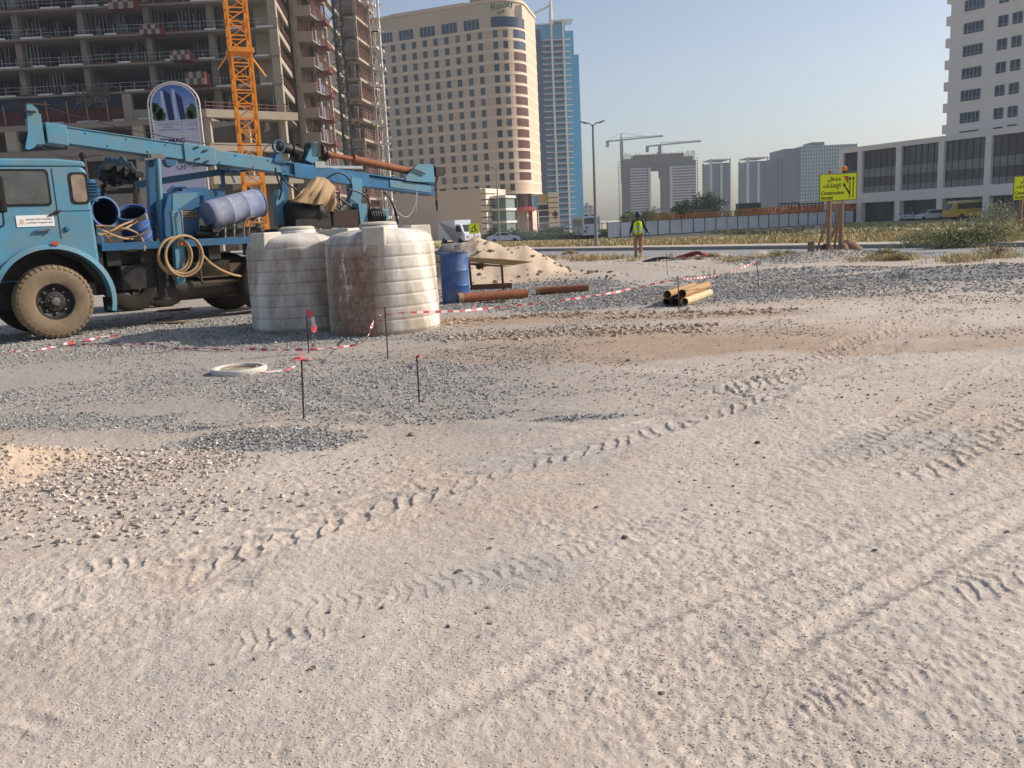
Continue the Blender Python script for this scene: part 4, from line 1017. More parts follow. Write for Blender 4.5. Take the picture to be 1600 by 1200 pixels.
# ---- grey podium building and tower on the right
def podium():
    grey = mat('grey podium wall', lin((.96,.92,.87)), rough=.8, var=.05, scale=.2); gl = mat('podium glazing', lin((.22,.28,.31)), rough=.12, var=.15, scale=.15, spec=.6)
    gl2 = mat('podium glazing spandrel', lin((.50,.53,.52)), rough=.3, var=.15, scale=.3, spec=.5); gl3 = mat('shop glass', lin((.24,.33,.35)), rough=.12, var=.25, scale=.3, spec=.6)
    d = Vector((.454,-.891,0)); n = Vector((-.891,-.454,0)); c = at(1310, 330, 158); c.z = 0
    zb = -1.0; Zr, Zw1, Zw0, Zb = at(1310,233,158).z, 9.65+1.55, 2.47+1.55, .8+1.55
    T = thing('podium_building', 'long grey podium building with big dark glazed bays on the right', 'building', (c.x, c.y, zb))
    O = Vector(T.location); P = lambda s, o, z: c+d*s+n*o+Vector((0,0,z))-O
    def bx(mb, s0, s1, o0, o1, z0, z1): mb.prism([P(s0,o0,z0),P(s1,o0,z0),P(s1,o1,z0),P(s0,o1,z0)], (0,0,z1-z0))
    S1 = 76
    mb = MB(); bx(mb, 0, S1, 0, -1, Zw1, Zr); bx(mb, 0, S1, 0, -1, Zb, Zw0); bx(mb, 0, S1, -1.02, -26, Zr-1.6, Zr-1.2); bx(mb, 0, .6, -1.02, -26, zb, Zr-1.62); bx(mb, .61, S1, -9, -9.3, zb, Zr-1.62); bx(mb,0,S1,-1.02,-8,Zb,Zb+.4); mb.build('facade_beam', grey, T)
    mb = MB(); bx(mb, 0, 10, .05, -.2, Zr-.35, Zr+.003); bx(mb, 10, S1, .05, -.2, Zr-.35, Zr+.003); mb.build('parapet_coping', grey, T)
    k = 0
    cols = [0.35]+[4.5+7.9*i for i in range(10)]
    for s in cols:
        mb = MB(); bx(mb, s-.5, s+.5, .02, -1.1, zb, Zb-.002); bx(mb, s-.5, s+.5, .02, -.95, Zw0+.002, Zw1-.002); mb.build('pillar', grey, T)
    for a, b in zip(cols[:-1], cols[1:]):
        mb = MB(); bx(mb, a+.5, b-.5, -.55, -.7, Zw0, Zw1); g = mb.build('window', gl, T)
        h = Zw1-Zw0
        mb = MB(); bx(mb, a+.5, b-.5, -.5, -.54, Zw0+.01, Zw0+h*.15); bx(mb, a+.5, b-.5, -.5, -.54, Zw0+h*.36, Zw0+h*.57); mb.build('spandrel', gl2, g)
        mb = MB(); n_ = 6
        for j in range(1, n_): s = a+.5+(b-a-1)*j/n_; bx(mb, s-.04, s+.04, -.42, -.49, Zw0, Zw1)
        for f in (.15,.36,.57): bx(mb, a+.5, b-.5, -.43, -.495, Zw0+h*f-.03, Zw0+h*f+.04)
        mb.build('mullion', mat('dark mullion', lin((.33,.35,.37)), rough=.5), g)
        mb = MB(); bx(mb, a+.5, b-.5, -2.6, -2.8, zb, Zb); g2 = mb.build('shop_window', gl3, T)
        mb = MB()
        for j in range(1, 5): s = a+.5+(b-a-1)*j/5; bx(mb, s-.05, s+.05, -2.5, -2.59, zb, Zb)
        bx(mb, a+.5, b-.5, -2.48, -2.585, zb+2.3, zb+2.42); mb.build('shop_frame', gt2, g2)
    # tower on the podium
    T2 = thing('residential_tower', 'tall pale grey residential tower rising from the podium at the right edge', 'building')
    d2 = Vector((.545,-.838,0)); n2 = Vector((-.838,-.545,0)); c2 = at(1478, 212, 143); c2.z = 0
    T2.location = (c2.x, c2.y, Zr-1.2); O2 = Vector(T2.location)
    P2 = lambda s, o, z: c2+d2*s+n2*o+Vector((0,0,z))-O2
    def b2(mb, s0, s1, o0, o1, z0, z1): mb.prism([P2(s0,o0,z0),P2(s1,o0,z0),P2(s1,o1,z0),P2(s0,o1,z0)], (0,0,z1-z0))
    pale = mat('pale tower wall', lin((.95,.91,.86)), rough=.85, var=.04, scale=.2)
    wg = mat('tower window glass', lin((.22,.30,.38)), rough=.12, var=.3, scale=.4, spec=.6); fr = mat('pale window frame', lin((.60,.64,.66)), rough=.5)
    ztop = Zr+42
    mb = MB(); b2(mb, 0, 40, 0, -22, Zr-1.2, ztop); mb.build('wall', pale, T2)
    def hit(u, v): p = onplane(u, v, c2, n2); return (p-c2).dot(d2), p.z
    fh = 3.35; sA0, zA1 = hit(1500.5, 177); sA1, zz = hit(1530.5, 171); _, zA0 = hit(1500.5, 193)
    sB0, _ = hit(1553.5, 165); sB1, _ = hit(1568.5,162); sC0, _ = hit(1575.5,162); sC1, _ = hit(1591,159)
    gap = sB0-sA1; wB = sB1-sB0
    colsW = [(sA0,sA1,5),(sB0,sB1,2),(sC0,sC1,2)]; s = sC1+(sC0-sB1)+2.0; colsW += [(s, s+wB, 2), (s+wB+1.0, s+2*wB+1.0, 2), (s+2*wB+4, s+2*wB+4+sA1-sA0, 5)]
    hw = zA1-zA0; k = 0
    while zA0+k*fh+hw < ztop-1:
        z = zA0+k*fh; k += 1
        for (a, b, m) in colsW:
            mb = MB(); b2(mb, a, b, .02, -.25, z, z+hw); g = mb.build('window', wg, T2)
            mb = MB()
            for j in range(m+1): s_ = a+(b-a)*j/m; b2(mb, s_-.05, s_+.05, .08, .021, z, z+hw)
            for f in (0, .22, 1): b2(mb, a+.06, b-.06, .075, .0215, z+hw*f-.04, z+hw*f+.04)
            mb.build('frame', fr, g)
        mb = MB(); b2(mb, -1.6, -.01, -1.5, -8, z-1.2, z-.9); b2(mb, -1.6, -1.45, -1.5, -8, z-.89, z+.2); b2(mb,-1.44,-.01,-1.5,-1.65,z-.89,z+.2); mb.build('balcony', pale, T2)
    mb = MB(); b2(mb, sA0, sA1, .03, .001, zA0-1.45, zA0-1.25); b2(mb, sB0, sB1, .03, .001, zA0-1.45, zA0-1.25); b2(mb, sC0, sC1, .03, .001, zA0-1.3, zA0-1.1); mb.build('vent_slot', dkm, T2)
podium()

# ---- arched billboard
def billboard():
    Y = 60.; a = at(238,190,Y); b = at(311,186,Y); W = (b.x-a.x); x0 = (at(300,300,Y).x)-W*.62
    bx_ = at(285,350,Y).x; T = thing('arched_billboard', 'arched billboard in a white tube frame showing two dark towers', 'billboard', (at(274.5,190,Y).x, Y, 0)); w = 1.50
    Z = lambda v: at(275, v, Y).z
    zt, zs, z1, z2, z3, z4 = Z(128), Z(163), Z(188), Z(210), Z(237), Z(300)
    fr = MB()
    for rr in (w+.22, w+.02):
        pts = [(-rr, 0, .0)]+[(-rr, 0, zs)]+[(-rr*math.cos(PI*k/20), 0, zs+(zt-zs)*math.sin(PI*k/20)*(1 if rr > w+.1 else .92)) for k in range(1, 20)]+[(rr, 0, zs), (rr, 0, 0)]
        fr.tube(pts, .05, 8)
    for k in range(1, 30):
        z = z4+(zs-z4)*k/30
        for sx in (-1, 1): fr.bar((sx*(w+.02),0,z),(sx*(w+.22),0,z),.04)
    for k in range(1, 12): a_ = PI*k/12; fr.bar((-(w+.02)*math.cos(a_),0,zs+(zt-zs)*math.sin(a_)*.92),(-(w+.22)*math.cos(a_),0,zs+(zt-zs)*math.sin(a_)),.04)
    for z in (z1, z2, z3, z4): fr.bar((-w,.05,z),(w,.05,z),.08)
    fr.build('tube_frame', mat('white tube', lin((.86,.82,.82)), rough=.5, var=.05), T)
    skyp = bpy.data.materials.new('poster sky print'); skyp.use_nodes = True; n = skyp.node_tree.nodes; l = skyp.node_tree.links
    tc = n.new('ShaderNodeTexCoord'); sp = n.new('ShaderNodeSeparateXYZ'); l.new(tc.outputs['Generated'], sp.inputs[0]); cr = n.new('ShaderNodeValToRGB')
    cr.color_ramp.elements[0].color = (*lin((.62,.70,.84)),1); cr.color_ramp.elements[1].color = (*lin((.24,.40,.70)),1); l.new(sp.outputs['Z'], cr.inputs[0]); l.new(cr.outputs[0], n['Principled BSDF'].inputs['Base Color']); n['Principled BSDF'].inputs['Roughness'].default_value = .6
    mb = MB(); pts = [(-w,0,z1)]+[(-w*math.cos(PI*k/20),0,zs+(zt-zs)*.88*math.sin(PI*k/20)) for k in range(21)]+[(w,0,z1)]; mb.prism(pts, (0,.04,0)); P = mb.build('poster', skyp, T)
    tw = MB(); H = zt-z1
    for (xa, xb, ya, yb) in ((-.40*w,-.10*w,.83,.70),(.12*w,.40*w,.74,.60)):
        tw.prism([(xa+.1*w,-.01,z1+.03),(xb+.08*w,-.01,z1+.03),(xb-.02*w,-.01,z1+H*yb),(xa,-.01,z1+H*ya)], (0,.008,0))
    tw.build('printed_tower', mat('printed navy', lin((.16,.18,.33)), rough=.6), P)
    tw = MB()
    for (xa, xb, ya) in ((-.54*w,-.42*w,.80),(-.02*w,.10*w,.84)): tw.prism([(xa,-.011,z1+.03),(xb,-.011,z1+.03),(xb,-.011,z1+H*ya*.95),(xa,-.011,z1+H*ya)], (0,.008,0))
    tw.build('printed_tower', mat('printed pale tower', lin((.72,.77,.86)), rough=.6), P)
    for (cx, cz, r) in ((-.78*w,.22,.30),(-.62*w,.12,.22),(.80*w,.20,.26),(.66*w,.10,.18),(-.9*w,.36,.16)):
        n_ = 14; tr = MB(); tr.prism([(max(-w, min(w, cx+w*r*(1+.18*math.sin(5*t))*math.cos(t))),-.015,max(z1+.02, z1+H*cz+H*r*.8*(1+.15*math.cos(4*t))*math.sin(t))) for t in [2*PI*k/n_ for k in range(n_)]], (0,.006,0)); tr.build('printed_tree', mat('printed green', lin((.22,.33,.18)), rough=.6, var=.3, scale=3), P)
    pan = mat('lilac white panel', lin((.76,.75,.82)), rough=.6, var=.04); nav = mat('navy print', lin((.15,.16,.30)), rough=.6); gp = mat('grey print', lin((.50,.50,.60)), rough=.6)
    mb = MB(); mb.box(-w, w, 0, .04, z2+.05, z1-.08); p1 = mb.build('text_panel', pan, T)
    mb = MB()
    r = random.Random(4)
    for (xa, xb, f) in ((-.8,.05,.70),(-.62,-.12,.50),(-.8,.12,.30)):
        x = xa*w
        while x < xb*w: L = r.uniform(.03,.16)*w; mb.box(x, x+L*.75, -.012, -.002, z2+(z1-z2)*f, z2+(z1-z2)*f+.07); x += L
    for k in range(5): mb.box((.52+.09*k)*w, (.55+.09*k)*w, -.012,-.002, z2+(z1-z2)*.55, z2+(z1-z2)*.80)
    mb.box(.5*w,.9*w,-.012,-.002,z2+(z1-z2)*.28,z2+(z1-z2)*.34); mb.box(.24*w,.26*w,-.012,-.002,z2+(z1-z2)*.12,z2+(z1-z2)*.9)
    mb.build('small_print', gp, p1)
    mb = MB(); mb.box(-w, w, 0, .04, z4, z2-.06); p2 = mb.build('name_panel', pan, T)
    text('EDMAC', .40, nav, p2, Matrix.Translation((-.80*w,-.004,at(268,223,Y).z))@Matrix.Rotation(PI/2,4,'X'), 'lettering', ext=.003, sx=1.25, bold=.014)
    ar = ''.join(reversed('\uFE8D\uFEDF\uFEB4\uFEF4\uFEA4\uFEF4\uFEE6'))
    text(ar, .60, nav, p2, Matrix.Translation((-.2*w,-.004,at(275,262,Y).z))@Matrix.Rotation(PI/2,4,'X'), 'lettering', ext=.003, bold=.008)
billboard()
# ================================================================ DRILL RIG TRUCK
TA = math.radians(42); TORG = Vector((-8.56, 15.75, 0))
TM = Matrix.Translation(TORG) @ Matrix.Rotation(PI+TA, 4, 'Z'); TI = TM.inverted()
def K(u, v, y=1.1):                       # photo pixel on the truck's upright plane y -> truck coordinates
    n = TM.to_3x3() @ Vector((0,1,0)); p0 = TM @ Vector((0,y,0)); return TI @ onplane(u, v, p0, n)
blue = mat('worn light blue paint', lin((.27,.52,.62)), rough=.5, var=.14, scale=2.5, dirt=lin((.44,.47,.45)), damt=.7, dscale=3, bump=.05, bscale=6, spec=.5)
blued = mat('dusty mid blue paint', lin((.12,.35,.50)), rough=.5, var=.15, scale=3, dirt=lin((.30,.36,.40)), damt=.4, dscale=4, spec=.4)
blacks = mat('oily black steel', lin((.12,.12,.12)), rough=.55, var=.35, scale=8, dirt=lin((.30,.26,.22)), damt=.5, dscale=6)
rubber = mat('black rubber', lin((.10,.10,.10)), rough=.8, var=.2, scale=10)
tyrem = mat('dusty tyre rubber', lin((.52,.45,.36)), rough=.95, var=.2, scale=6, dirt=lin((.40,.35,.28)), damt=.6, dscale=5, bump=.15, bscale=30)
rust = mat('rusty drill steel', lin((.52,.31,.20)), rough=.8, var=.25, scale=6, dirt=lin((.66,.44,.30)), damt=.6, dscale=9)
hosem = mat('tan hose', lin((.66,.54,.39)), rough=.6, var=.12, scale=10)
hosek = mat('black hose', lin((.11,.11,.12)), rough=.5)
greym = mat('greasy grey metal', lin((.42,.42,.41)), rough=.5, metal=.5, var=.3, scale=10)
whitem = mat('white decal', lin((.86,.86,.86)), rough=.5, var=.03)
glassm = mat('cab window glass', lin((.24,.27,.27)), rough=.12, var=.35, scale=1.6, spec=.7, dirt=lin((.46,.43,.40)), damt=.5, dscale=2)
truck = thing('drill_rig_truck', 'light blue drilling rig truck with lowered mast and dusty front tyre', 'truck', TORG, PI+TA)
def panel(name, uv, y, depth, m, parent=truck, bevel=0, mb=None):
    own = mb is None; mb = mb or MB(); mb.prism([K(u, v, y) for u, v in uv], (0, -depth, 0))
    return mb.build(name, m, parent, bevel=bevel) if own else mb
# --- cab
WZ = .64
arch = [(.90*math.cos(math.radians(a)), WZ+.90*math.sin(math.radians(a))) for a in range(150, 9, -10)]
prof = [(-.82,1.30)]+[p for p in arch if p[0] > -.81]+[(1.02,.88),(1.60,.88),(1.66,1.6),(1.52,2.72),(1.40,2.90),(-.70,2.94),(-.80,2.84)]
mb = MB(); mb.prism([(x, 1.08, z) for x, z in prof], (0,-2.16,0)); cab = mb.build('cab', blue, truck, bevel=.05, seg=3)
mb = MB(); mb.prism([(x, 1.10, z) for x, z in [(-.80,2.905),(1.46,2.90),(1.36,2.985),(1.0,3.03),(-.3,3.04),(-.76,3.0)]], (0,-2.2,0)); mb.build('roof_panel', blue, truck, bevel=.03)
def rrect(x0, x1, z0, z1, r, sl=0.0, n=4):
    pts = []
    for (cx, cz, a0) in ((x1-r, z1-r, 0), (x0+r, z1-r, 90), (x0+r, z0+r, 180), (x1-r, z0+r, 270)):
        for k in range(n+1):
            a = math.radians(a0+90*k/n); z = cz+r*math.sin(a); pts.append((cx+r*math.cos(a)+sl*(z-z0), z))
    return pts
def flush(name, pts, y0, y1, m, parent): mb = MB(); mb.prism([(x, y1, z) for x, z in pts], (0, y0-y1, 0)); return mb.build(name, m, parent)
a = K(72,266,1.08); b = K(74,319,1.08)
flush('window_seal', rrect(a.x-.02, 1.06, b.z-.03, a.z+.02, .07), 1.07, 1.090, rubber, truck)
w1 = flush('side_window', rrect(a.x+.02, 1.02, b.z+.01, a.z-.02, .06), 1.088, 1.096, glassm, truck)
a = K(107,271,1.08); b = K(138,317,1.08)
flush('window_seal', rrect(b.x-.03, a.x+.02, b.z-.02, a.z+.02, .07), 1.07, 1.090, rubber, truck)
flush('quarter_window', rrect(b.x+.01, a.x-.02, b.z+.02, a.z-.02, .06), 1.088, 1.096, mat('brown window painted bright', lin((.50,.43,.38)), rough=.15, var=.5, scale=4, spec=.6), truck)  # lighter brown paints in the bright view through the glass
seam = mat('panel gap', lin((.08,.18,.26)), rough=.8)
mb = MB(); a = K(80,263,1.08); b = K(93,375,1.08); mb.box(a.x-.008, a.x+.008, 1.07, 1.084, b.z+.02, a.z); c = K(150,331,1.08); mb.box(-.78, a.x-.01, 1.07, 1.084, c.z+.02, c.z+.032); mb.box(a.x+.01, 1.55, 1.07, 1.084, 1.02, 1.03); mb.box(1.12,1.135,1.07,1.084,1.04,a.z)
mb.build('door_seam', seam, truck)
mb = MB(); a = K(60,360,1.1); mb.box(a.x-.16, a.x+.04, 1.10, 1.14, a.z-.015, a.z+.015); mb.box(a.x-.17,a.x-.13,1.07,1.14,a.z-.03,a.z+.02); mb.build('door_handle', mat('chrome handle', lin((.45,.5,.55)), rough=.3, metal=.6), truck)
mb = MB(); a = K(90,331,1.1); mb.tube([a+Vector((.14,0,-.06)), a+Vector((0,.03,0)), a+Vector((-.05,.0,.02))], .018, 6); mb.ball(a, .035, 5); mb.build('door_latch', blacks, truck)
mb = MB(); a = K(104,358,1.08); mb.lathe([(.045,0),(.045,.02),(.03,.035)], 14, (a.x,1.08,a.z), 'y'); mb.build('filler_cap', blued, truck)
mb = MB(); a = K(24,337,1.09); b = K(86,353,1.09); mb.box(b.x, a.x, 1.08, 1.092, b.z, a.z); dec = mb.build('door_sign', whitem, truck)
mb = MB(); r = random.Random(9); W_ = a.x-b.x; H_ = a.z-b.z
for row in (.60, .30):
    x = b.x+.03
    while x < a.x-W_*.30: L = r.uniform(.008,.03); mb.box(x, x+L, 1.0921, 1.095, b.z+H_*row+r.uniform(-.006,.004), b.z+H_*row+.016+r.uniform(0,.006)); x += L+.006
mb.build('faded_print', mat('faded grey print', lin((.62,.58,.55)), rough=.7), dec)
mb = MB(); mb.lathe([(.035,0),(.035,.004)], 12, (a.x-W_*.15,1.0925,b.z+H_*.5), 'y'); mb.box(a.x-W_*.27,a.x-W_*.05,1.0921,1.095,b.z+H_*.25,b.z+H_*.32); mb.build('faded_badge', mat('faded tan print', lin((.80,.72,.62)), rough=.7), dec)
mb = MB(); a = K(4,305,1.3); mb.box(a.x-.02, a.x+.10, 1.2, 1.42, a.z-.28, a.z+.30); mir = mb.build('wing_mirror', rubber, truck, bevel=.03)
mb = MB(); mb.tube([(a.x+.05,1.08,a.z+.42),(a.x+.04,1.3,a.z+.36),(a.x+.04,1.3,a.z-.40),(a.x+.05,1.08,a.z-.5)], .015, 6); mb.build('mirror_arm', blacks, mir)
# fender flare
mb = MB(); R0, R1 = .88, .97; n = 22; vs = []; fs = []
for i in range(n+1):
    a = math.radians(196-(196-18)*i/n)
    for (rr, yy) in ((R1,.98),(R1,1.20),(R0+.01,1.22),(R0,.98)): vs.append((rr*math.cos(a)*1.02, yy, WZ+rr*math.sin(a)))
for i in range(n):
    for k in range(4): fs.append((i*4+k, i*4+(k+1)%4, (i+1)*4+(k+1)%4, (i+1)*4+k))
fs += [(0,1,2,3),(n*4+3,n*4+2,n*4+1,n*4)]
mb.add(vs, fs); mb.build('fender', blue, truck, smooth=True)
mb = MB(); a = K(86,380,1.22); mb.box(a.x-.05,a.x+.05,1.2,1.235,a.z-.03,a.z+.03); mb.build('marker_lamp', mat('orange lens', lin((.72,.28,.16)), rough=.3), truck)
mb = MB(); mb.box(-.93,-.88,.75,1.18,.35,.62); mb.build('mud_flap', rubber, truck)
mb = MB(); mb.prism([(x,1.0,z) for x,z in [(-.9,1.5),(-.9,.85),(-.75,.9),(-.5,1.3),(0,1.52),(.5,1.35),(.8,1.0),(.95,.8),(1.5,.8),(1.5,1.2),(-.7,1.6)]], (0,-2.0,0)); mb.build('wheel_housing', blacks, truck)
mb = MB(); mb.box(-.75,1.35,-.45,.50,.52,1.45); mb.box(-.85,1.45,-.60,.56,.95,1.5); mb.build('engine_block', blacks, truck)
mb = MB(); mb.box(1.55,1.75,-1.1,1.1,.62,.86); mb.build('bumper', blued, truck, bevel=.02)
mb = MB(); mb.tube([(1.1,.6,.64),(1.1,.6,.9)],.02,6)
for k in range(5): mb.tube([(1.2+.03*k,1.0,.88),(1.22,1.02,.7-.03*k),(1.3,1.0,.66)], .008, 5)
mb.build('wiring', blacks, truck)
mb = MB(); a = K(139,282,.6); mb.lathe([(.09,-.3),(.10,-.28),(.10,.05),(.07,.09)], 14, (-.93,.75,2.62)); 
for k in range(5): mb.box(-1.05,-.83,.62,.90,2.44+.05*k,2.455+.05*k)
mb.build('air_intake', blued, truck)
mb = MB(); mb.tube([(-.95,.5,1.2),(-.95,.5,3.15)], .05, 10); mb.ball((-.95,.5,3.15),.07,5); mb.build('exhaust_stack', blacks, truck)
# --- wheels
tyre_shade = mat('shaded tyre rubber', lin((.20,.18,.16)), rough=.95, var=.2, scale=6)  # shade on the rear and far wheels put into the rubber colour
def wheel(parent, x, y, name='wheel', R=.64, w=.34, tm=None):
    W = bpy.data.objects.new(name, None); COL.objects.link(W); W.parent = parent; W.location = (x, y, R-.01)
    s = 1 if y >= 0 else -1
    mb = MB(); h = w/2
    pr = [(.30,-h*.80),(.36,-h*.98),(.47,-h*1.05),(.57,-h*.98),(.615,-h*.82),(.628,-h*.5),(.632,0),(.628,h*.5),(.615,h*.82),(.57,h*.98),(.47,h*1.05),(.36,h*.98),(.30,h*.80)]
    mb.lathe(pr, 56, (0,0,0), 'y', caps=(False, False)); 
    n = 40
    for k in range(n):
        a = 2*PI*k/n
        for sg in (-1, 1):
            a2 = a+(PI/n if sg > 0 else 0); c, s_ = math.cos(a2), math.sin(a2); t = Vector((-s_,0,c)); e = Vector((c,0,s_))
            p0 = e*.622+Vector((0,sg*h*.12,0)); p1 = e*.612+Vector((0,sg*h*.86,0)); p2 = e*.565+Vector((0,sg*h*1.0,0))
            mb.bar(p0, p1, .062, .024, up=e); mb.bar(p1, p2, .05, .02, up=e)
    mb.build('tyre', tm or tyrem, W, smooth=True, auto=35)
    mb = MB(); mb.lathe([(.305,-h*.75),(.325,s*h*.72),(.335,s*h*.86),(.300,s*h*.84),(.285,s*h*.55),(.25,s*h*.35),(.19,s*h*.30),(.17,s*h*.55),(.13,s*h*.62),(.0,s*h*.62)], 36, (0,0,0), 'y', caps=(False, False))
    mb.build('rim', blacks, W, smooth=True)
    mb = MB()
    for k in range(8): a = 2*PI*k/8; mb.lathe([(.024,0),(.024,s*.04),(.012,s*.05)], 6, (.21*math.cos(a), s*h*.30, .21*math.sin(a)), 'y')
    for k in range(8): a = 2*PI*k/8+.2; mb.lathe([(.014,0),(.012,s*.02)], 6, (.10*math.cos(a), s*h*.61, .10*math.sin(a)), 'y')
    mb.lathe([(.075,s*h*.6),(.07,s*h*.95),(.04,s*h*1.0),(0.001,s*h*1.0)], 20, (0,0,0), 'y', caps=(False,False))
    mb.build('hub', greym, W, smooth=True)
    return W
wheel(truck, 0, .98); wheel(truck, -.05, -.72, tm=tyre_shade)
wheel(truck, -4.05, .98, tm=tyre_shade); wheel(truck, -4.05, -.98, tm=tyre_shade)
mb = MB(); mb.tube([(0,-.9,.63),(0,.9,.63)], .09, 10); mb.tube([(-4.05,-.9,.63),(-4.05,.9,.63)], .11, 10); mb.ball((-4.05,0,.63),.22,6); mb.tube([(-4.0,0,.66),(-1,0,.85)],.05,8); mb.build('axle', blacks, truck)
# --- chassis and deck
zd = K(280,381,1.1).z; xr = -6.3
mb = MB()
for y in (-.45,.45): mb.box(xr, 1.4, y-.05, y+.05, .92, 1.16)
for x in (-.6,-1.6,-2.8,-3.6,-4.8,-6.0): mb.box(x-.05, x+.05, -.44, .44, .95, 1.12)
mb.build('chassis_frame', blacks, truck)
mb = MB(); mb.box(xr, -.88, 1.02, 1.10, zd-.06, zd+.075); mb.box(xr, -.88, -1.10, -1.02, zd-.06, zd+.075); mb.box(xr, xr+.08, -1.01, 1.01, zd-.06, zd+.075); mb.box(-.96,-.88,-1.01,1.01,zd-.06,zd+.075); mb.build('deck_rail', blued, truck)
mb = MB(); mb.box(xr+.09, -.97, -1.01, 1.01, zd-.05, zd-.01); mb.build('deck_plate', blacks, truck)
mb = MB(); z0 = 1.17
for x in (-1.1,-1.7,-2.3,-3.0,-4.6,-5.4): mb.box(x-.12,x+.12,-.95,.95,z0,zd-.052)
mb.box(-2.05,-1.2,.5,.95,.72,1.16); mb.box(-1.9,-1.1,-.9,-.3,.6,1.1); mb.box(-3.3,-2.5,.3,.9,.85,1.14)
mb.build('underbody_box', blacks, truck)
a = K(278,450,.95); b = K(378,450,.95)
mb = MB(); mb.tube([(a.x,.62,.66),(b.x,.62,.66)], [.25,.25], 20); mb.build('fuel_tank', mat('black tank paint', lin((.16,.15,.14)), rough=.45, var=.3, scale=4, dirt=lin((.34,.28,.22)), damt=.6, dscale=3), truck, smooth=True)
mb = MB(); a = K(311,405,1.0); b = K(400,436,1.0); mb.box(b.x,a.x,.95,1.0,b.z-.02,b.z+.03); mb.box(a.x-.03,a.x,.95,1.0,b.z,a.z); mb.box(b.x,a.x,.5,.9,b.z+.1,b.z+.35); mb.build('battery_tray', mat('brown dusty steel', lin((.34,.28,.21)), rough=.8, var=.3), truck)
mb = MB(); a = K(245,398,.95); b = K(247,467,.95); mb.box(a.x-.055,a.x+.055,.9,1.0,b.z,a.z); mb.lathe([(.16,b.z-.02),(.16,b.z+.015)],16,(a.x,.95,0)); mb.build('jack_leg', blacks, truck)
# outrigger in front of the hose coil
panel('outrigger_leg', [(268,330),(285,328),(288,372),(290,440),(277,446),(272,372)], 1.24, .13, blue, bevel=.01)
mb = MB(); a = K(281,381,1.26); mb.box(a.x-.09,a.x+.06,1.24,1.28,a.z-.05,a.z+.05); br = mb.build('outrigger_bracket', greym, truck)
mb = MB(); mb.lathe([(.035,0),(.03,.02)], 12, (a.x-.02,1.281,a.z), 'y'); mb.build('reflector', mat('orange lens', (.5,.1,.03)), br)
mb = MB(); mb.tube([K(283,335,1.3),K(287,372,1.3)], .014, 6); mb.tube([K(283,335,1.3),K(282,328,1.28)], .02, 6); mb.build('ram', greym, truck)
# --- mast
mL = K(68,208.5,0); mR = K(672,294.5,0)
sl = (mR.z-mL.z)/(mR.x-mL.x)
def mz(x): return mL.z+(x-mL.x)*sl
def mbeam(mb, x0, x1, h, w, dz=0, y=0, mi=None):
    P = [(x0,y+w/2,mz(x0)+dz-h/2),(x1,y+w/2,mz(x1)+dz-h/2),(x1,y+w/2,mz(x1)+dz+h/2),(x0,y+w/2,mz(x0)+dz+h/2)]; mb.prism(P, (0,-w,0), mi)
xs1 = K(300,240,.2).x; xs2 = K(338,250,.2).x
mb = MB(); mbeam(mb, mL.x, xs1, .29, .34); mbeam(mb, mL.x, xs1, .02, .38, .15); mbeam(mb, mL.x, mL.x-.35, .36, .38); mast = mb.build('mast', blue, truck, bevel=.012)
mb = MB(); mbeam(mb, xs1+.15, xs2, .36, .40); sleeve = mb.build('mast_sleeve', blue, truck, bevel=.012)
mb = MB()
for dx, dz in ((-.05,.1),(-.22,.06),(-.05,-.12),(-.22,-.15)): x = xs1+dx; mb.bar((x,.215,mz(x)+dz),(x-.10,.215,mz(x)+dz+.03),.03,.02,up=(0,1,0))
mb.build('slot', seam, sleeve)
xq = K(440,262,.2).x
mb = MB(); mbeam(mb, xs2-.002, xq, .28, .32); mb.build('mast_section', blue, truck, bevel=.01)
mb = MB(); mbeam(mb, xq-.002, mR.x, .20, .30, -.045); mbeam(mb, xq-.002, mR.x, .028, .40, .10); mbeam(mb, xq-.002, mR.x, .028, .38, -.16); mbeam(mb, xq-.3, xq-2.2, .30, .02, -.04, .20); mb.build('lower_mast', mat('blue mast paint with shade', lin((.16,.43,.60)), rough=.5, var=.2, scale=2, dirt=lin((.25,.30,.33)), damt=.5, dscale=3), truck)  # darker blue puts the underside's shade into this mast section
mb = MB(); mbeam(mb, mR.x+1.3, mR.x+.1, .17, .01, -.04, .165); mb.build('mast_rib', blue, truck)
# head plate
mb = MB(); mb.prism([K(u, v, .26) for u, v in ((42,163),(50,163),(58,170),(63,182),(64,205),(60,222),(53,231),(44,234),(40,232),(44,205))], (0,-.05,0)); mb.prism([K(u, v, -.2) for u, v in ((42,163),(50,163),(58,170),(63,182),(64,205),(60,222),(53,231),(44,234),(40,232),(44,205))], (0,-.05,0))
a = K(52,200,0); mb.box(a.x-.10,a.x+.06,-.2,.21,a.z-.3,a.z+.22); head = mb.build('mast_head', blue, truck)
for (u, v) in ((49,177),(43,216)): mb = MB(); c = K(u,v,0); mb.lathe([(.08,-.19),(.10,-.15),(.06,0),(.10,.15),(.08,.19)], 18, (c.x+.02,.03,c.z), 'y'); mb.build('pulley', blacks, head)
mb = MB(); c = K(38,174,.3); mb.tube([c, c+Vector((-.18,.0,.0))], .02, 6); mb.build('head_pin', blacks, head)
# rope along the mast
mb = MB(); mb.tube([K(60,226,.2),K(80,238,.2),K(105,246,.2),K(160,242,.15)], .008, 5); mb.tube([K(64,165,.1),K(150,190,.1),K(250,212,.1),K(330,225,.1),K(430,228,.1)], .008, 5); mb.build('wire_rope', blacks, truck)
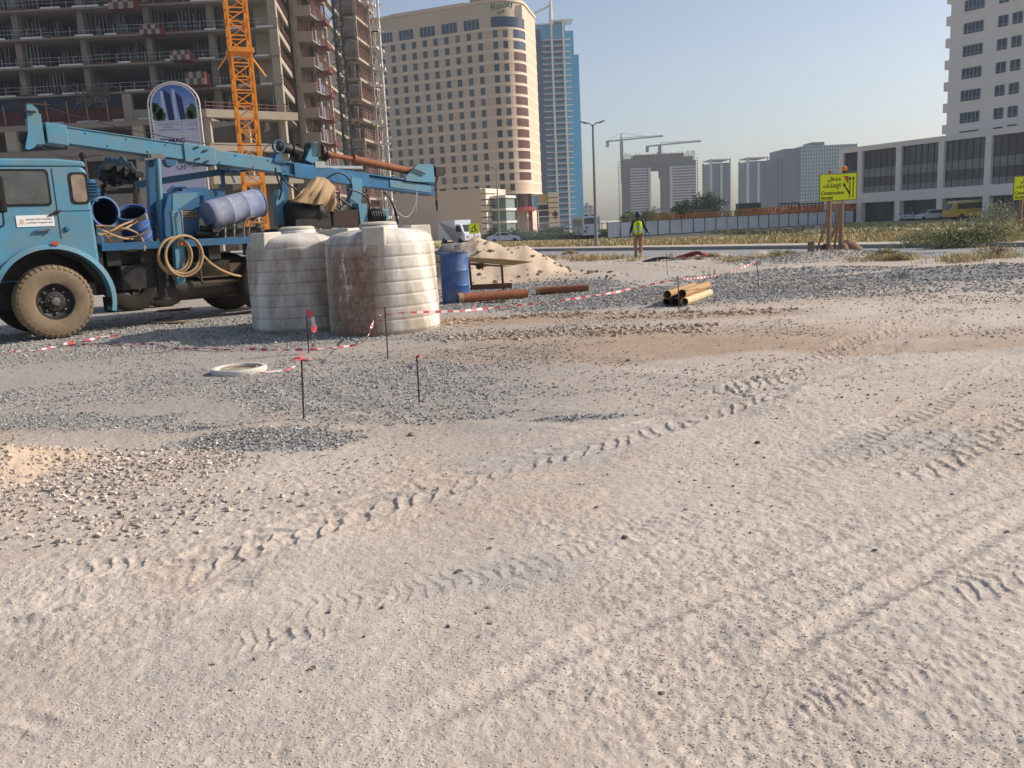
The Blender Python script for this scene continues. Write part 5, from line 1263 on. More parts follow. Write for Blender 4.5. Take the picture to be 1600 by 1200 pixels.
# mast supports
panel('support_post', [(231,243),(241,243),(243,300),(245,378),(236,378),(233,300)], .25, .14, blued)
mb = MB(); mb.tube([K(246,248,.4),K(254,378,.4)], [.055,.055], 12); mb.tube([K(254,340,.4),K(256,378,.4)], .075, 12); mb.build('lift_cylinder', blue, truck, smooth=True)
mb = MB(); a = K(243,243,.3); mb.box(a.x-.14,a.x+.10,-.3,.34,a.z-.06,a.z+.03); mb.bar(K(225,249,.36),K(258,246,.36),.04); mb.tube([K(232,236,.36),K(233,252,.36)], .012, 6); mb.build('mast_clamp', greym, truck)
mb = MB(); a = K(270,256,.1); mb.prism([K(u,v,.15) for u,v in ((258,249),(277,250),(275,257),(268,261),(261,258))], (0,-.2,0)); mb.build('mast_bracket', blued, truck)
mb = MB(); mb.bar(K(212,289,-.4),K(350,268,-.4),.07,.13); mb.bar(K(345,268,-.4),K(405,264,-.4),.07,.07); mb.build('rear_beam', blued, truck)
mb = MB(); mb.bar(K(346,266,-.4),K(350,293,-.4),.07); mb.bar(K(357,262,0),K(367,286,0),.03); mb.build('beam_post', blued, truck)
mb = MB(); mb.bar(K(237,330,.3),K(262,360,.3),.02); mb.bar(K(240,356,.3),K(262,330,.3),.02); mb.build('brace', greym, truck)
panel('compressor_housing', [(262,305),(277,299),(312,300),(312,369),(258,371),(256,330)], .55, 1.0, blued, bevel=.015)
mb = MB(); a = K(284,328,.56); b = K(309,341,.56); mb.box(b.x,a.x,.545,.565,b.z,a.z); lv = mb.build('vent_panel', mat('tan vent', lin((.56,.46,.36)), rough=.7, var=.25, scale=20), truck)
mb = MB()
for k in range(4): z = b.z+.02+(a.z-b.z-.03)*k/3; mb.box(b.x+.01,a.x-.01,.566,.575,z-.006,z+.006)
mb.build('vent_slat', seam, lv)
panel('control_cover', [(270,303),(308,301),(308,306),(272,332),(270,332)], .562, .01, blue)
mb = MB(); a = K(284,296,.2); mb.lathe([(.05,-.08),(.05,.05),(.03,.07)],12,(a.x,.2,a.z)); a = K(295,294,0); mb.box(a.x-.3,a.x+.3,-.3,.2,a.z-.16,a.z); mb.tube([K(262,300,.3),K(270,292,.3),K(290,292,.3)],.03,8); mb.build('valve_block', blued, truck)
# rear machinery on the deck
panel('winch_housing', [(318,298),(345,293),(352,300),(352,340),(316,340)], -.2, .5, blued, bevel=.01)
panel('rear_frame', [(430,300),(436,296),(444,300),(446,352),(434,352)], .3, .12, blue)
panel('rear_post', [(442,272),(452,270),(448,352),(438,352)], .1, .12, blued)
panel('mast_foot', [(550,276),(566,280),(566,300),(562,335),(546,350),(548,300)], .22, .12, blue)
panel('drawworks_panel', [(560,318),(573,318),(576,352),(564,352)], .5, .3, blue)
mb = MB(); mb.tube([K(576,338,.45),K(598,337,.45)], .155, 18); 
for k in range(5): mb.tube([K(578+3.6*k,338,.45),K(579+3.6*k,338,.45)], .175, 18)
mb.build('electric_motor', blacks, truck)
panel('motor_cover', [(597,327),(608,326),(608,344),(598,344)], .55, .35, blue, bevel=.01)
panel('mud_box', [(521,330),(560,327),(560,354),(521,354)], .5, .8, mat('dark brown steel', lin((.22,.14,.12)), rough=.7, var=.3, scale=3))
mb = MB()
c = K(478,334,.45); mb.lathe([(.22,-.45),(.30,-.38),(.32,0),(.30,.38),(.22,.45)], 18, c, 'x'); mb.box(c.x-.4,c.x+.45,.0,.8,c.z-.32,c.z-.12); mb.tube([K(505,322,.6),K(512,338,.6),K(505,350,.6)], .07, 8); mb.build('rotary_drum', blacks, truck, smooth=True)
mb = MB()
for k in range(26):
    u = rnd.uniform(322,440); v = rnd.uniform(338,374); c = K(u,v,rnd.uniform(-.3,.8)); s = rnd.uniform(.03,.11)
    if k % 2: mb.box(c.x-s,c.x+s,c.y-s,c.y+s,c.z-s,c.z+s)
    else: mb.tube([c-Vector((s*2,0,0)), c+Vector((s*2,0,rnd.uniform(-.1,.1)))], s*.5, 8)
mb.box(K(430,360).x, K(320,360).x, -.6, .5, zd+.0, zd+.25)
mb.build('hydraulic_gear', blacks, truck)
mb = MB(); mb.bar(K(352,348,.8),K(352,372,.8),.03); mb.bar(K(352,348,.8),K(366,350,.8),.03); mb.bar(K(366,350,.8),K(366,372,.8),.03); mb.build('bracket', mat('grey bracket', lin((.55,.55,.53)), rough=.6), truck)
# drill head and rods lying on the mast
D = lambda u, v, y=.0: K(u, v, y)
mb = MB(); mb.prism([D(u,v,.2) for u,v in ((477,250),(483,236),(490,222),(497,222),(498,250),(490,256))], (0,-.4,0)); dh = mb.build('drill_head', blue, truck, bevel=.01)
mb = MB(); mb.tube([D(498,236),D(511,243)], [.13,.12], 18); mb.tube([D(500,237),D(503,238)], .17, 18); mb.tube([D(507,241),D(511,243)],.15,18); mb.build('chuck', mat('greasy brown steel', lin((.25,.17,.15)), rough=.5, metal=.3, var=.3, scale=8), truck, smooth=True)
mb = MB(); mb.tube([D(511,241),D(553,249)], .055, 14); mb.tube([D(511,241),D(520,243)], .075, 14); mb.build('drill_rod', rust, truck, smooth=True)
mb = MB(); mb.tube([D(552,248),D(556,249)], .10, 18); mb.pipe(D(554,249),D(648,269), .085, .012, 20); mb.build('rusty_casing', rust, truck, smooth=True)
mb = MB(); mb.prism([D(u,v,.2) for u,v in ((428,252),(434,238),(440,240),(446,256))], (0,-.35,0)); mb.build('feed_bracket', blued, truck)
mb = MB(); mb.tube([D(434,228),D(448,232),D(458,234)], [.10,.12,.09], 14); mb.tube([D(456,234),D(470,238)], [.13,.13], 12); mb.box(D(470,0).x-.05, D(458,0).x, -.2,.2,D(464,246).z,D(464,224).z); mb.tube([D(468,226),D(468,252)], .12, 12)
for k in range(6): mb.bar(D(452+4*k,252+.5*k), D(456+4*k,224+rnd.uniform(0,14)), .03)
mb.build('feed_gearbox', blacks, truck)
mb = MB(); c = D(434,229,.15)
for k in range(3): mb.tube([c+Vector((.13*math.cos(2*PI*i/18),.03*k,.13*math.sin(2*PI*i/18))) for i in range(18)], .012, 6, closed=True)
mb.tube([D(415,248,.1),D(412,236,.1),D(420,226,.1),D(434,222,.1)], .012, 6); mb.build('hose_reel', mat('grey blue hose', lin((.35,.42,.46)), rough=.5), truck)
mb = MB(); mb.box(D(540,0).x,D(462,0).x,-.15,.15,mz(D(500,0).x)+.13,mz(D(500,0).x)+.19); mb.box(D(478,0).x,D(462,0).x,-.2,.22,D(470,262,.2).z,D(470,252,.2).z); mb.build('slide_plate', mat('pale worn steel', lin((.60,.64,.64)), rough=.5, metal=.3, var=.2), truck)
mb = MB(); mb.prism([D(u,v,.22) for u,v in ((648,262),(653,256),(677,257),(680,285),(652,284),(634,282),(634,276))], (0,-.06,0)); mb.prism([D(u,v,-.15) for u,v in ((648,262),(653,256),(677,257),(680,285),(652,284))], (0,-.06,0)); mb.build('mast_base_plate', blue, truck)
mb = MB(); mb.box(D(668,0).x,D(655,0).x,-.14,.24,D(660,276).z,D(660,262).z); mb.tube([D(640,272,.1),D(655,280,.1)], .1, 10); mb.bar(D(646,264,.26),D(664,272,.26),.03); mb.build('clamp_jaw', blacks, truck)
mb = MB(); mb.tube([D(676,257,.1),D(681,264,.1),D(683,275,.1),D(681,286,.1),D(676,294,.1),D(675,301,.1)], .022, 8); mb.build('end_hoop', mat('greasy brown steel', (.1,.06,.05)), truck)
mb = MB()
for k in range(5):
    c = D(681+.2*k, 291+4.6*k, .1); ax = Vector((.03,0,0)) if k % 2 else Vector((0,.03,0)); mb.tube([c+ax*math.cos(2*PI*i/10)+Vector((0,0,.045*math.sin(2*PI*i/10))) for i in range(10)], .010, 5, closed=True)
mb.tube([D(682,313,.1),D(683,330,.1)], [.035,.02], 8); mb.build('chain_hook', blacks, truck)
# hoses: tan coil on the outrigger and the ones between the cab and the frame
def coil(mb, c, ru, rv, y, n, r, u1=0):
    for k in range(n):
        cu, cv = c; pts = []
        for i in range(26):
            a = 2*PI*i/26; pts.append(K(cu+(ru+k*2.2)*math.cos(a)+k*1.5, cv+(rv+k*1.8)*math.sin(a)+k*2.0, y+.02*k+.03*math.sin(a*2+k)))
        mb.tube(pts, r, 8, closed=True)
mb = MB(); coil(mb, (272,398), 24, 27, 1.30, 2, .022); coil(mb, (286,398), 27, 30, 1.36, 2, .024)
mb.tube([K(316,398,1.3),K(330,412,1.25),K(350,424,1.2),K(372,431,1.1),K(395,431,1.0),K(420,428,.9)], .024, 8); mb.build('hose_coil', hosem, truck, smooth=True)
mb = MB()
for pts in (((150,353),(175,354),(200,358),(216,366),(224,378),(226,392)),((152,365),(180,370),(205,371),(222,366),(232,360)),((166,368),(176,380),(192,389),(210,392),(228,386)),((152,357),(170,362),(190,352),(210,344),(229,336)),((155,368),(175,362),(195,357),(215,346),(230,340)),((160,360),(190,372),(214,374),(232,380))):
    mb = MB(); mb.tube([K(u,v,.95+.15*math.sin(u*.2)) for u,v in pts], .019, 7); mb.build('loose_hose', hosem, truck, smooth=True)
mb = MB()
for y, col in ((.95,0),(1.05,0)):
    mb.tube([K(u,v,y) for u,v in ((398,338),(386,342),(381,356),(382,372),(389,384),(397,393))], .018, 7); mb.tube([K(u+5,v+3,y) for u,v in ((398,338),(388,346),(384,358),(385,372),(391,386),(397,400),(402,412))], .014, 7)
mb.build('grey_hose', mat('brown hose', lin((.50,.40,.34)), rough=.6), truck, smooth=True)
mb = MB()
for pts in (((508,282),(518,274),(530,270),(542,276),(549,288),(549,302),(540,316),(530,326)),((440,274),(446,284),(456,292),(465,298)),((545,296),(560,300),(572,308),(578,322),(572,332)),((530,310),(545,320),(560,330),(572,336)),((600,300),(610,312),(618,330),(622,348)),((430,262),(434,280),(440,296),(436,312))):
    mb = MB(); mb.tube([K(u,v,.35) for u,v in pts], .020, 7); mb.build('black_hose', hosek, truck, smooth=True)
for k in range(9):
    u = rnd.uniform(500,560); mb = MB(); mb.tube([K(u,rnd.uniform(300,320),.3),K(u+rnd.uniform(5,20),rnd.uniform(315,335),.4),K(u+rnd.uniform(15,40),rnd.uniform(330,350),.4)], .010, 6); mb.build('thin_hose', hosek, truck, smooth=True)
mb = MB(); mb.tube([K(u,v,.2) for u,v in ((614,318),(622,332),(633,339),(642,334),(649,318),(652,300))], .011, 6); mb.tube([K(650,296,.2),K(651,330,.2)], .006, 5); mb.build('white_cable', mat('pale cable', lin((.72,.70,.68)), rough=.6), truck)
# tail board behind the tank
mb = MB(); mb.tube([K(u,v,.2) for u,v in ((602,300),(612,316),(618,336),(622,350))], .018, 7); mb.build('rear_cable', hosek, truck)
for i in range(3):
    pass

# --- things lying on the truck
drum_b = mat('blue plastic drum', lin((.15,.34,.60)), rough=.5, var=.18, scale=3, dirt=lin((.50,.52,.54)), damt=.7, dscale=3, spec=.4)
drum_g = mat('dust coated blue drum', lin((.60,.61,.64)), rough=.8, var=.2, scale=5, dirt=lin((.24,.36,.62)), damt=.75, dscale=2.0)
drum_in = mat('dark drum inside', lin((.05,.08,.18)), rough=.6)
def drum(label, a, b, r=.29, m=drum_b, mtop=True, open_=True, group='blue drums', cat='drum', kind='blue_drum'):
    a = Vector(a); b = Vector(b); d = b-a; L = d.length
    T = thing(kind, label, cat, a, 0, group); T.rotation_mode = 'QUATERNION'; T.rotation_quaternion = d.to_track_quat('Z', 'Y')
    pr = [(r*.93,0),(r*.99,.03),(r,L*.12),(r,L*.33),(r*1.035,L*.35),(r,L*.37),(r,L*.63),(r*1.035,L*.65),(r,L*.67),(r,L*.9),(r*.99,L*.985),(r*1.05,L*.99),(r*1.05,L)]
    mb = MB(); inner = [(r*.93,L),(r*.93,L*.1),(0.01,L*.1)] if open_ else [(r*.97,L*.995),(r*.95,L*.975),(0.01,L*.975)]
    mb.lathe(pr+inner, 36, caps=(True, False)); mb.build('shell', m, T, smooth=True)
    if not open_:
        mb = MB(); mb.lathe([(.035,L*.976),(.035,L*1.0),(.02,L*1.005),(.001,L*1.005)], 12, (r*.55,0,0), caps=(False,False)); mb.build('bung', m, T)
    else:
        mb = MB(); mb.lathe([(r*.925,L*.93),(r*.925,L*.11),(.01,L*.105)], 30, caps=(False, False)); mb.build('drum_inside', drum_in, T, smooth=True)
    return T
def TW(u, v, y): return TM @ K(u, v, y)
p = TW(165,331,.62); q = TM @ (K(165,331,.62)+Vector((.2,-.85,-.06)))
drum('open blue drum lying with its mouth outward right behind the truck cab', q, p, .27)
p = TW(205,331,.55); q = TM @ (K(207,331,.55)+Vector((-.18,-.35,-.62)))
drum('open blue drum tipped back under the loose hoses on the truck deck', q, p, .27)
p = TW(325,337,.75); q = TW(405,316,.65)
drum('dusty tilted blue drum lying on top of the truck deck machinery', p, q, .285, drum_g, open_=False)
# tan cloth thrown over the machinery
def cloth():
    top = [(480,292),(488,281),(496,277),(504,278),(511,281),(518,288),(524,293)]; bot = [(452,316),(464,317),(478,318),(492,321),(503,319),(512,333),(525,328)]
    n, m = 36, 22; vs = []; fs = []
    for i in range(n+1):
        t = i/n*(len(top)-1); k = min(int(t), len(top)-2); f = t-k
        tu, tv = (top[k][j]*(1-f)+top[k+1][j]*f for j in (0,1)); bu, bv = (bot[k][j]*(1-f)+bot[k+1][j]*f for j in (0,1))
        for j in range(m+1):
            s = j/m; u = tu+(bu-tu)*s; v = tv+(bv-tv)*s
            y = .55+.38*math.sin(min(1, s*1.6)*PI/2)+.34*(float(fbm(np.array([i*.16+s*.5]), np.array([s*.9+i*.05]), 1.0, 3, 12)[0])-.5)*(.4+s)+.02*math.sin(i*.7+s*5)
            vs.append(TM @ K(u, v, y))
    for i in range(n):
        for j in range(m): a = i*(m+1)+j; fs.append((a, a+1, a+m+2, a+m+1))
    mb = MB(); mb.add(vs, fs); o = mb.build('cloth', mat('tan canvas', lin((.62,.52,.39)), rough=.9, var=.14, scale=5, bump=.15, bscale=40), None, smooth=True, auto=180)
    s = o.modifiers.new('thick', 'SOLIDIFY'); s.thickness = .02; tag(o, 'tan canvas cloth draped over the black machinery at the rear of the truck', 'cloth')
cloth()
# pump trailer behind the cab
def pump_trailer():
    c = G(190, 487); T = thing('pump_trailer', 'mud pump with tangled hoses on a small trailer behind the truck cab', 'trailer', (c.x, c.y+.45, 0), PI+TA)
    I = (Matrix.Translation((c.x, c.y+.45, 0)) @ Matrix.Rotation(PI+TA, 4, 'Z')).inverted()
    def Q(u, v, Y=19.6): return I @ at(u, v, Y)
    wheel(T, .05, .45, R=.64, tm=tyre_shade); wheel(T, -.75, .2, R=.64, tm=tyre_shade)
    mb = MB(); mb.box(-2.6,1.0,-.9,.15,.8,1.25); mb.build('trailer_bed', blacks, T)
    mb = MB(); a = Q(140,303); b = Q(186,302); z = a.z; mb.box(b.x, a.x, -.7, .2, z-.18, z+.14); mb.box(b.x+.1,a.x-.1,-.5,0,1.2,z-.18); hd = mb.build('pump_hood', blued, T, bevel=.07, seg=3)
    mb = MB(); mb.lathe([(.12,0),(.13,.03),(.09,.05)], 16, (b.x+.02,.0,z), 'x'); mb.build('lamp', greym, hd)
    mb = MB(); c0 = Q(190,272)
    for k in range(46):
        s = rnd.uniform(.03,.11); p = Q(rnd.uniform(156,218), rnd.uniform(262,289))+Vector((0,rnd.uniform(-.4,.3),0)); mb.box(p.x-s,p.x+s,p.y-s,p.y+s,p.z-s*.6,p.z+s*.6)
    mb.tube([Q(162,276), Q(206,274)], .17, 14); mb.tube([Q(180,262), Q(182,284)], .12, 12); mb.box(Q(215,286).x, Q(155,286).x, -.3, .1, Q(180,292).z, Q(180,287).z); mb.bar(Q(160,288),Q(160,320),.08); mb.bar(Q(212,288),Q(212,320),.08)
    mb.build('pump_engine', blacks, T)
    mb = MB()
    for k in range(13):
        u0 = rnd.uniform(150,185); mb.tube([Q(u0,rnd.uniform(262,284)), Q(u0+12,rnd.uniform(244,256)), Q(u0+24,rnd.uniform(250,262)), Q(rnd.uniform(200,222),rnd.uniform(262,282)), Q(rnd.uniform(180,215),rnd.uniform(284,292))], .022, 6)
    mb.build('tangled_hose', mat('grey blue hose', (.1,.15,.18)), T, smooth=True)
    mb = MB()
    for k in range(4):
        u0 = rnd.uniform(176,186); mb.tube([Q(u0,248), Q(u0+12,256), Q(u0+24+k*2,268), Q(218,280+k), Q(205,291)], .016, 6)
    mb.build('pale_hose', mat('pale cable', (.5,.5,.5)), T, smooth=True)
pump_trailer()

mb = MB()
for k in range(22):
    x = mL.x-.3-k*.36
    if x > mR.x+.2: mb.lathe([(.014,0),(.014,.012),(.008,.016)], 6, (x, .17 if x > xq else .15, mz(x)+(.09 if k % 2 else -.09)), 'y')
mb.build('bolt', greym, truck)
# ================================================================ YARD OBJECTS
def gz(x, y): return float(ground_h(np.array([x], float), np.array([y], float))[0])
def GG(u, v):                                # point of the real ground under a photo pixel
    p = GT(u, v)
    for _ in range(4): p = G(u, v, gz(p.x, p.y))
    return p
plastic = mat('dirty cream plastic', (.7,.65,.55), rough=.55, var=.06, scale=12, attr='Col', spec=.3, bump=.06, bscale=8)
_pb = plastic.node_tree.nodes['Principled BSDF']; _pb.inputs['Subsurface Weight'].default_value = .35; _pb.inputs['Subsurface Radius'].default_value = (1,.8,.6); _pb.inputs['Subsurface Scale'].default_value = .22
def tank(label, cx, cy, r, H, seed, stain):
    z0 = gz(cx, cy)-.02
    T = thing('water_tank', label, 'water tank', (cx, cy, z0), 0, 'plastic water tanks')
    pr = [(r*.975,0),(r*.995,.02)]; nb = 7; zb = .06; zs = H*.83
    for k in range(nb):
        a = zb+(zs-zb)*k/nb; b = zb+(zs-zb)*(k+1)/nb; sh = 1-.022*(k/nb)
        pr += [(r*.988*sh, a),(r*1.0*sh, a+.012),(r*1.0*sh, a+(b-a)*.5),(r*.999*sh, b-.016),(r*.988*sh, b-.005)]
    pr += [(r*.955,zs),(r*.95,zs+.04),(r*.925,zs+.09),(r*.86,zs+.14),(r*.72,zs+.185),(r*.52,zs+.215),(r*.36,zs+.225),(r*.34,zs+.225),(r*.34,zs+.27),(r*.30,zs+.285),(.001,zs+.29)]
    pp = [pr[0]]                              # even rows so stains have detail
    for a, b in zip(pr[:-1], pr[1:]):
        n = max(1, int(math.hypot(b[0]-a[0], b[1]-a[1])/.022))
        for i in range(1, n+1): pp.append((a[0]+(b[0]-a[0])*i/n, a[1]+(b[1]-a[1])*i/n))
    N = 260; A = np.linspace(0, 2*PI, N, endpoint=False); R = np.array([p[0] for p in pp]); Z = np.array([p[1] for p in pp])
    AA, RR = np.meshgrid(A, R); _, ZZ_ = np.meshgrid(A, Z)
    dent = 1+.012*(fbm(AA*2.2, ZZ_*2.5, 1.0, 2, seed)-.5)
    V = np.stack([RR*np.cos(AA)*dent, RR*np.sin(AA)*dent, ZZ_], 2).reshape(-1, 3)
    m, n = AA.shape; idx = np.arange(m*n).reshape(m, n); nx = np.roll(idx, -1, 1); F = np.stack([idx[:-1].ravel(), nx[:-1].ravel(), nx[1:].ravel(), idx[1:].ravel()], 1)
    a = AA.ravel(); z = ZZ_.ravel(); base = np.array(lin((.94,.915,.87))); dirt = np.array(lin((.65,.59,.51))); brn = np.array(lin((.47,.32,.22))); dk = np.array(lin((.40,.36,.32)))
    px = np.cos(a)*6+20; py = np.sin(a)*6+20
    big = fbm(px+z*.0, py+z*2.2, 1.6, 5, seed+1, .6); strk = fbm(px*3, py*3+z*.7, 1.0, 4, seed+2, .6); fine = fbm(px*5, py*5+z*14, 1.0, 4, seed+3, .65)
    k = (np.clip(.32+1.9*(big-.42)+.35*(strk-.45)+.5*(fine-.45), 0, .9)*(.55+.45*(1-sstep(zs-.05, H, z))))[:, None]
    C = base*(1-k)+dirt*k
    C = C*(.92+.16*fine[:, None])
    da = np.abs((a-stain[0]+PI) % (2*PI)-PI); st = (1-sstep(stain[1]*.45, stain[1]*1.15, da+.55*(big-.5)+.35*(strk-.5)))*(.45+.55*(1-sstep(zs*.80, zs*1.08, z)))*stain[2]
    st = np.clip(st*(.55+.75*fine), 0, 1)[:, None]
    C = C*(1-st*.85)+(brn*(.8+.6*strk[:,None]))*st*.85
    if stain[2] > .5:                        # pale drips down the stain
        for dx, z1, z2, w in ((-.06,.55,1.05,.016),(-.09,.95,1.30,.012),(-.02,.62,.80,.014),(-.16,.9,1.1,.012),(.05,.7,.82,.01),(-.22,.55,.7,.01)):
            q = (np.abs(((a-stain[0]-dx+PI) % (2*PI)-PI)+.03*(fine-.5)) < w)*(z > z1)*(z < z2)*(fine > .36); C[q] = np.array(lin((.83,.80,.75)))
    gro = np.zeros(len(z))
    for kk in range(nb+1): gro = np.maximum(gro, 1-sstep(.0, .015, np.abs(z-(zb+(zs-zb)*kk/nb))))
    gro = (gro*.45*(z < zs+.02)*(.4+.9*strk))[:, None]; C = C*(1-gro)+dirt*.6*gro
    low = ((1-sstep(.0, .10, z))*.6)[:, None]; C = C*(1-low)+dirt*.8*low
    sh = numesh('shell', V, F, plastic, parent=T, cols=C, smooth=True)
    pm = mat('cream plastic lug', lin((.80,.77,.71)), rough=.6, var=.08, scale=5, dirt=lin((.62,.56,.48)), damt=.5, dscale=4)
    for ang in stain[3]:
        mb = MB(); mb.M = Matrix.Rotation(ang, 4, 'Z'); w = .17
        mb.prism([(r*.955,-w,zs-.28),(r*.975,-w,zs-.0),(r*.955,-w,zs+.255),(r*.55,-w,zs+.26),(r*.5,-w,zs+.1),(r*.8,-w,zs-.1)], (0,2*w,0)); mb.build('lifting_lug', pm, T, bevel=.02)
    mb = MB(); mb.lathe([(r*.33,zs+.286),(r*.33,zs+.31),(r*.28,zs+.335),(.01,zs+.34)], 40, caps=(False, False)); mb.build('lid', pm, T, smooth=True)
    return T
aim = lambda cx, cy: math.atan2(-cy, -cx)     # angle that faces the camera
a1 = aim(-3.46, 14.85); a2 = aim(-1.97, 13.7)
tank('dusty cream ribbed water tank half hidden behind the brown stained tank', -3.50, 14.75, .88, 1.67, 3, (a1-.2, .6, .30, (a1-.85, a1+1.05, a1+3.0)))
tank('front cream ribbed water tank with big brown stain on its left', -1.98, 13.75, .875, 1.67, 7, (a2-.62, .72, 1.0, (a2-.10, a2+2.0, a2-2.2)))
mb = MB(); p = G(508, 514); mb.tube([(p.x-.12,p.y,.22),(p.x,p.y-.02,.16),(p.x+.12,p.y-.02,.05)], .025, 8); o = mb.build('outlet_stub', hosek); tag(o, 'short black hose stub between the two cream water tanks', 'hose')

p = GG(712, 474); p.y += .29
drum('upright open blue drum standing right of the water tanks', (p.x, p.y, p.z-.01), (p.x, p.y, p.z+1.02), .29, drum_b)
def gpipe(label, a, b, r, m, group=None, name='steel_pipe', z=None, z2=None, t=.012):
    A = GG(*a); B = GG(*b); A.z = (A.z+r if z is None else z); B.z = (B.z+r if z2 is None and z is None else (z2 if z2 is not None else z))
    T = thing(name, label, 'pipe', A, 0, group); d = B-A; mb = MB(); mb.pipe((0,0,0), d, r, t, 24); mb.build('pipe_wall', m, T, smooth=True)
    mb = MB(); e = d.normalized(); mb.pipe(e*.002-e*.006, e*.10, r*1.09, .012, 24); mb.build('coupling', mat('pale worn pipe end', lin((.62,.50,.40)), rough=.8, var=.3, scale=9), T, smooth=True)
    return T
gpipe('long rusty pipe lying on the ground in front of the blue drum', (716,474), (823,466), .10, rust)
gpipe('shorter rusty pipe lying alone on the grey gravel', (838,461), (920,456), .085, rust)
tanp = mat('tan casing pipe', lin((.70,.56,.36)), rough=.7, var=.15, scale=5, dirt=lin((.50,.36,.22)), damt=.5, dscale=5); tanp2 = mat('pale casing pipe', lin((.78,.70,.54)), rough=.7, var=.12, scale=5); brp = mat('dark brown pipe', lin((.30,.25,.20)), rough=.7, var=.2)
def spipe(label, dx, dz, m, r=.072, off=0):
    A = GG(1052, 479); B = GG(1108, 459); e = (B-A); e.z = 0; e.normalize(); s = Vector((e.y,-e.x,0)); zA = gz(A.x, A.y)+.01
    T = thing('casing_pipe', label, 'pipe', Vector((A.x,A.y,zA+r))+s*dx+Vector((0,0,dz))+e*off, 0, 'pipes stacked on the gravel'); mb = MB(); mb.pipe((0,0,0), e*1.75, r, .008, 24); mb.build('pipe_wall', m, T, smooth=True)
    mb = MB(); mb.lathe([(r*.9,0),(r*.9,.02)], 20); 
    return T
spipe('pale pipe at the bottom right of the pipe stack', .20, 0, tanp2)
spipe('dark brown pipe in the bottom middle of the pipe stack', .03, 0, brp)
spipe('brown pipe at the bottom, second from the left of the pipe stack', -.13, 0, brp, off=.05)
spipe('tan pipe lying on top of the pipe stack, on the left', -.10, .125, tanp, r=.075, off=-.02)
spipe('orange tan pipe lying on top of the pipe stack, on the right', .13, .125, tanp, r=.078, off=.1)
# pipe rack
def rack():
    p = GG(786, 461); Y = p.y; T = thing('trestle', 'low trestle with a long tapering tan beam before the sand mound', 'trestle', (p.x, Y, p.z)); o = Vector(T.location)
    f = lambda u, v, dy=0: at(u, v, Y+dy)-o
    tb = mat('tan timber beam', lin((.72,.60,.40)), rough=.8, var=.15, scale=3, stretch=(1,6,6), dirt=lin((.52,.36,.24)), damt=.5, dscale=4)
    mb = MB(); mb.prism([f(672,399),(f(720,401)),(f(790,405)),(f(834,409)),(f(800,415)),(f(740,410)),(f(672,408))], (0,.10,0)); mb.build('beam', tb, T, bevel=.01)
    mb = MB(); mb.prism([f(676,409),f(740,411),f(798,416),f(780,417),f(676,411)], (0,.10,0)); mb.build('beam_underside', rust, T)
    mb = MB(); mb.bar(f(783,406,.1), f(787,461,.1), .055); mb.build('leg', mat('brown timber leg', lin((.42,.32,.25)), rough=.85, var=.2), T)
    mb = MB(); mb.bar(f(733,410,.1), f(737,453,.1), .05); mb.build('leg', blacks, T)
    mb = MB(); mb.bar(f(736,449,.3), f(800,446,.3), .09, .12); mb.bar(f(735,461,.2), f(776,459,.2), .12, .10); mb.build('lower_rail', mat('brown timber leg', (.2,.1,.05)), T)
    mb = MB(); 
    for k in range(7): mb.bar(f(745+1.6*k,411,-.05), f(744+1.8*k+rnd.uniform(-1,1),417+rnd.uniform(0,6),-.05), .035)
    mb.build('hanging_rag', mat('brown rag', lin((.36,.27,.20)), rough=.9), T)
rack()
# concrete ring
def ring():
    p = GG(372, 582); T = thing('concrete_ring', 'low white concrete manhole ring lying on the gravel', 'ring', (p.x, p.y+.05, p.z-.01))
    cm = mat('whitewashed concrete', lin((.84,.82,.78)), rough=.85, var=.12, scale=6, dirt=lin((.62,.57,.52)), damt=.6, dscale=6)
    mb = MB(); mb.lathe([(.305,0),(.312,.06),(.31,.10),(.300,.115),(.262,.112),(.255,.09),(.25,.0)], 56, caps=(False, False)); mb.build('ring_wall', cm, T, smooth=True)
    mb = MB(); mb.lathe([(.252,.045),(.16,.055),(.01,.056)], 40, caps=(False, False)); mb.build('sand_fill', mat('dusty fill', lin((.62,.56,.48)), rough=.95, var=.3, scale=10), T)
    mb = MB(); mb.tube([(.2*math.cos(a), .2*math.sin(a), .08+.01*math.sin(3*a)) for a in [2*PI*k/26 for k in range(26)]], .016, 6, closed=True); mb.build('wire_hoop', mat('tan wire', lin((.60,.50,.40)), rough=.7), T)
    T.scale = (1.02, 1.02, .62)
ring()
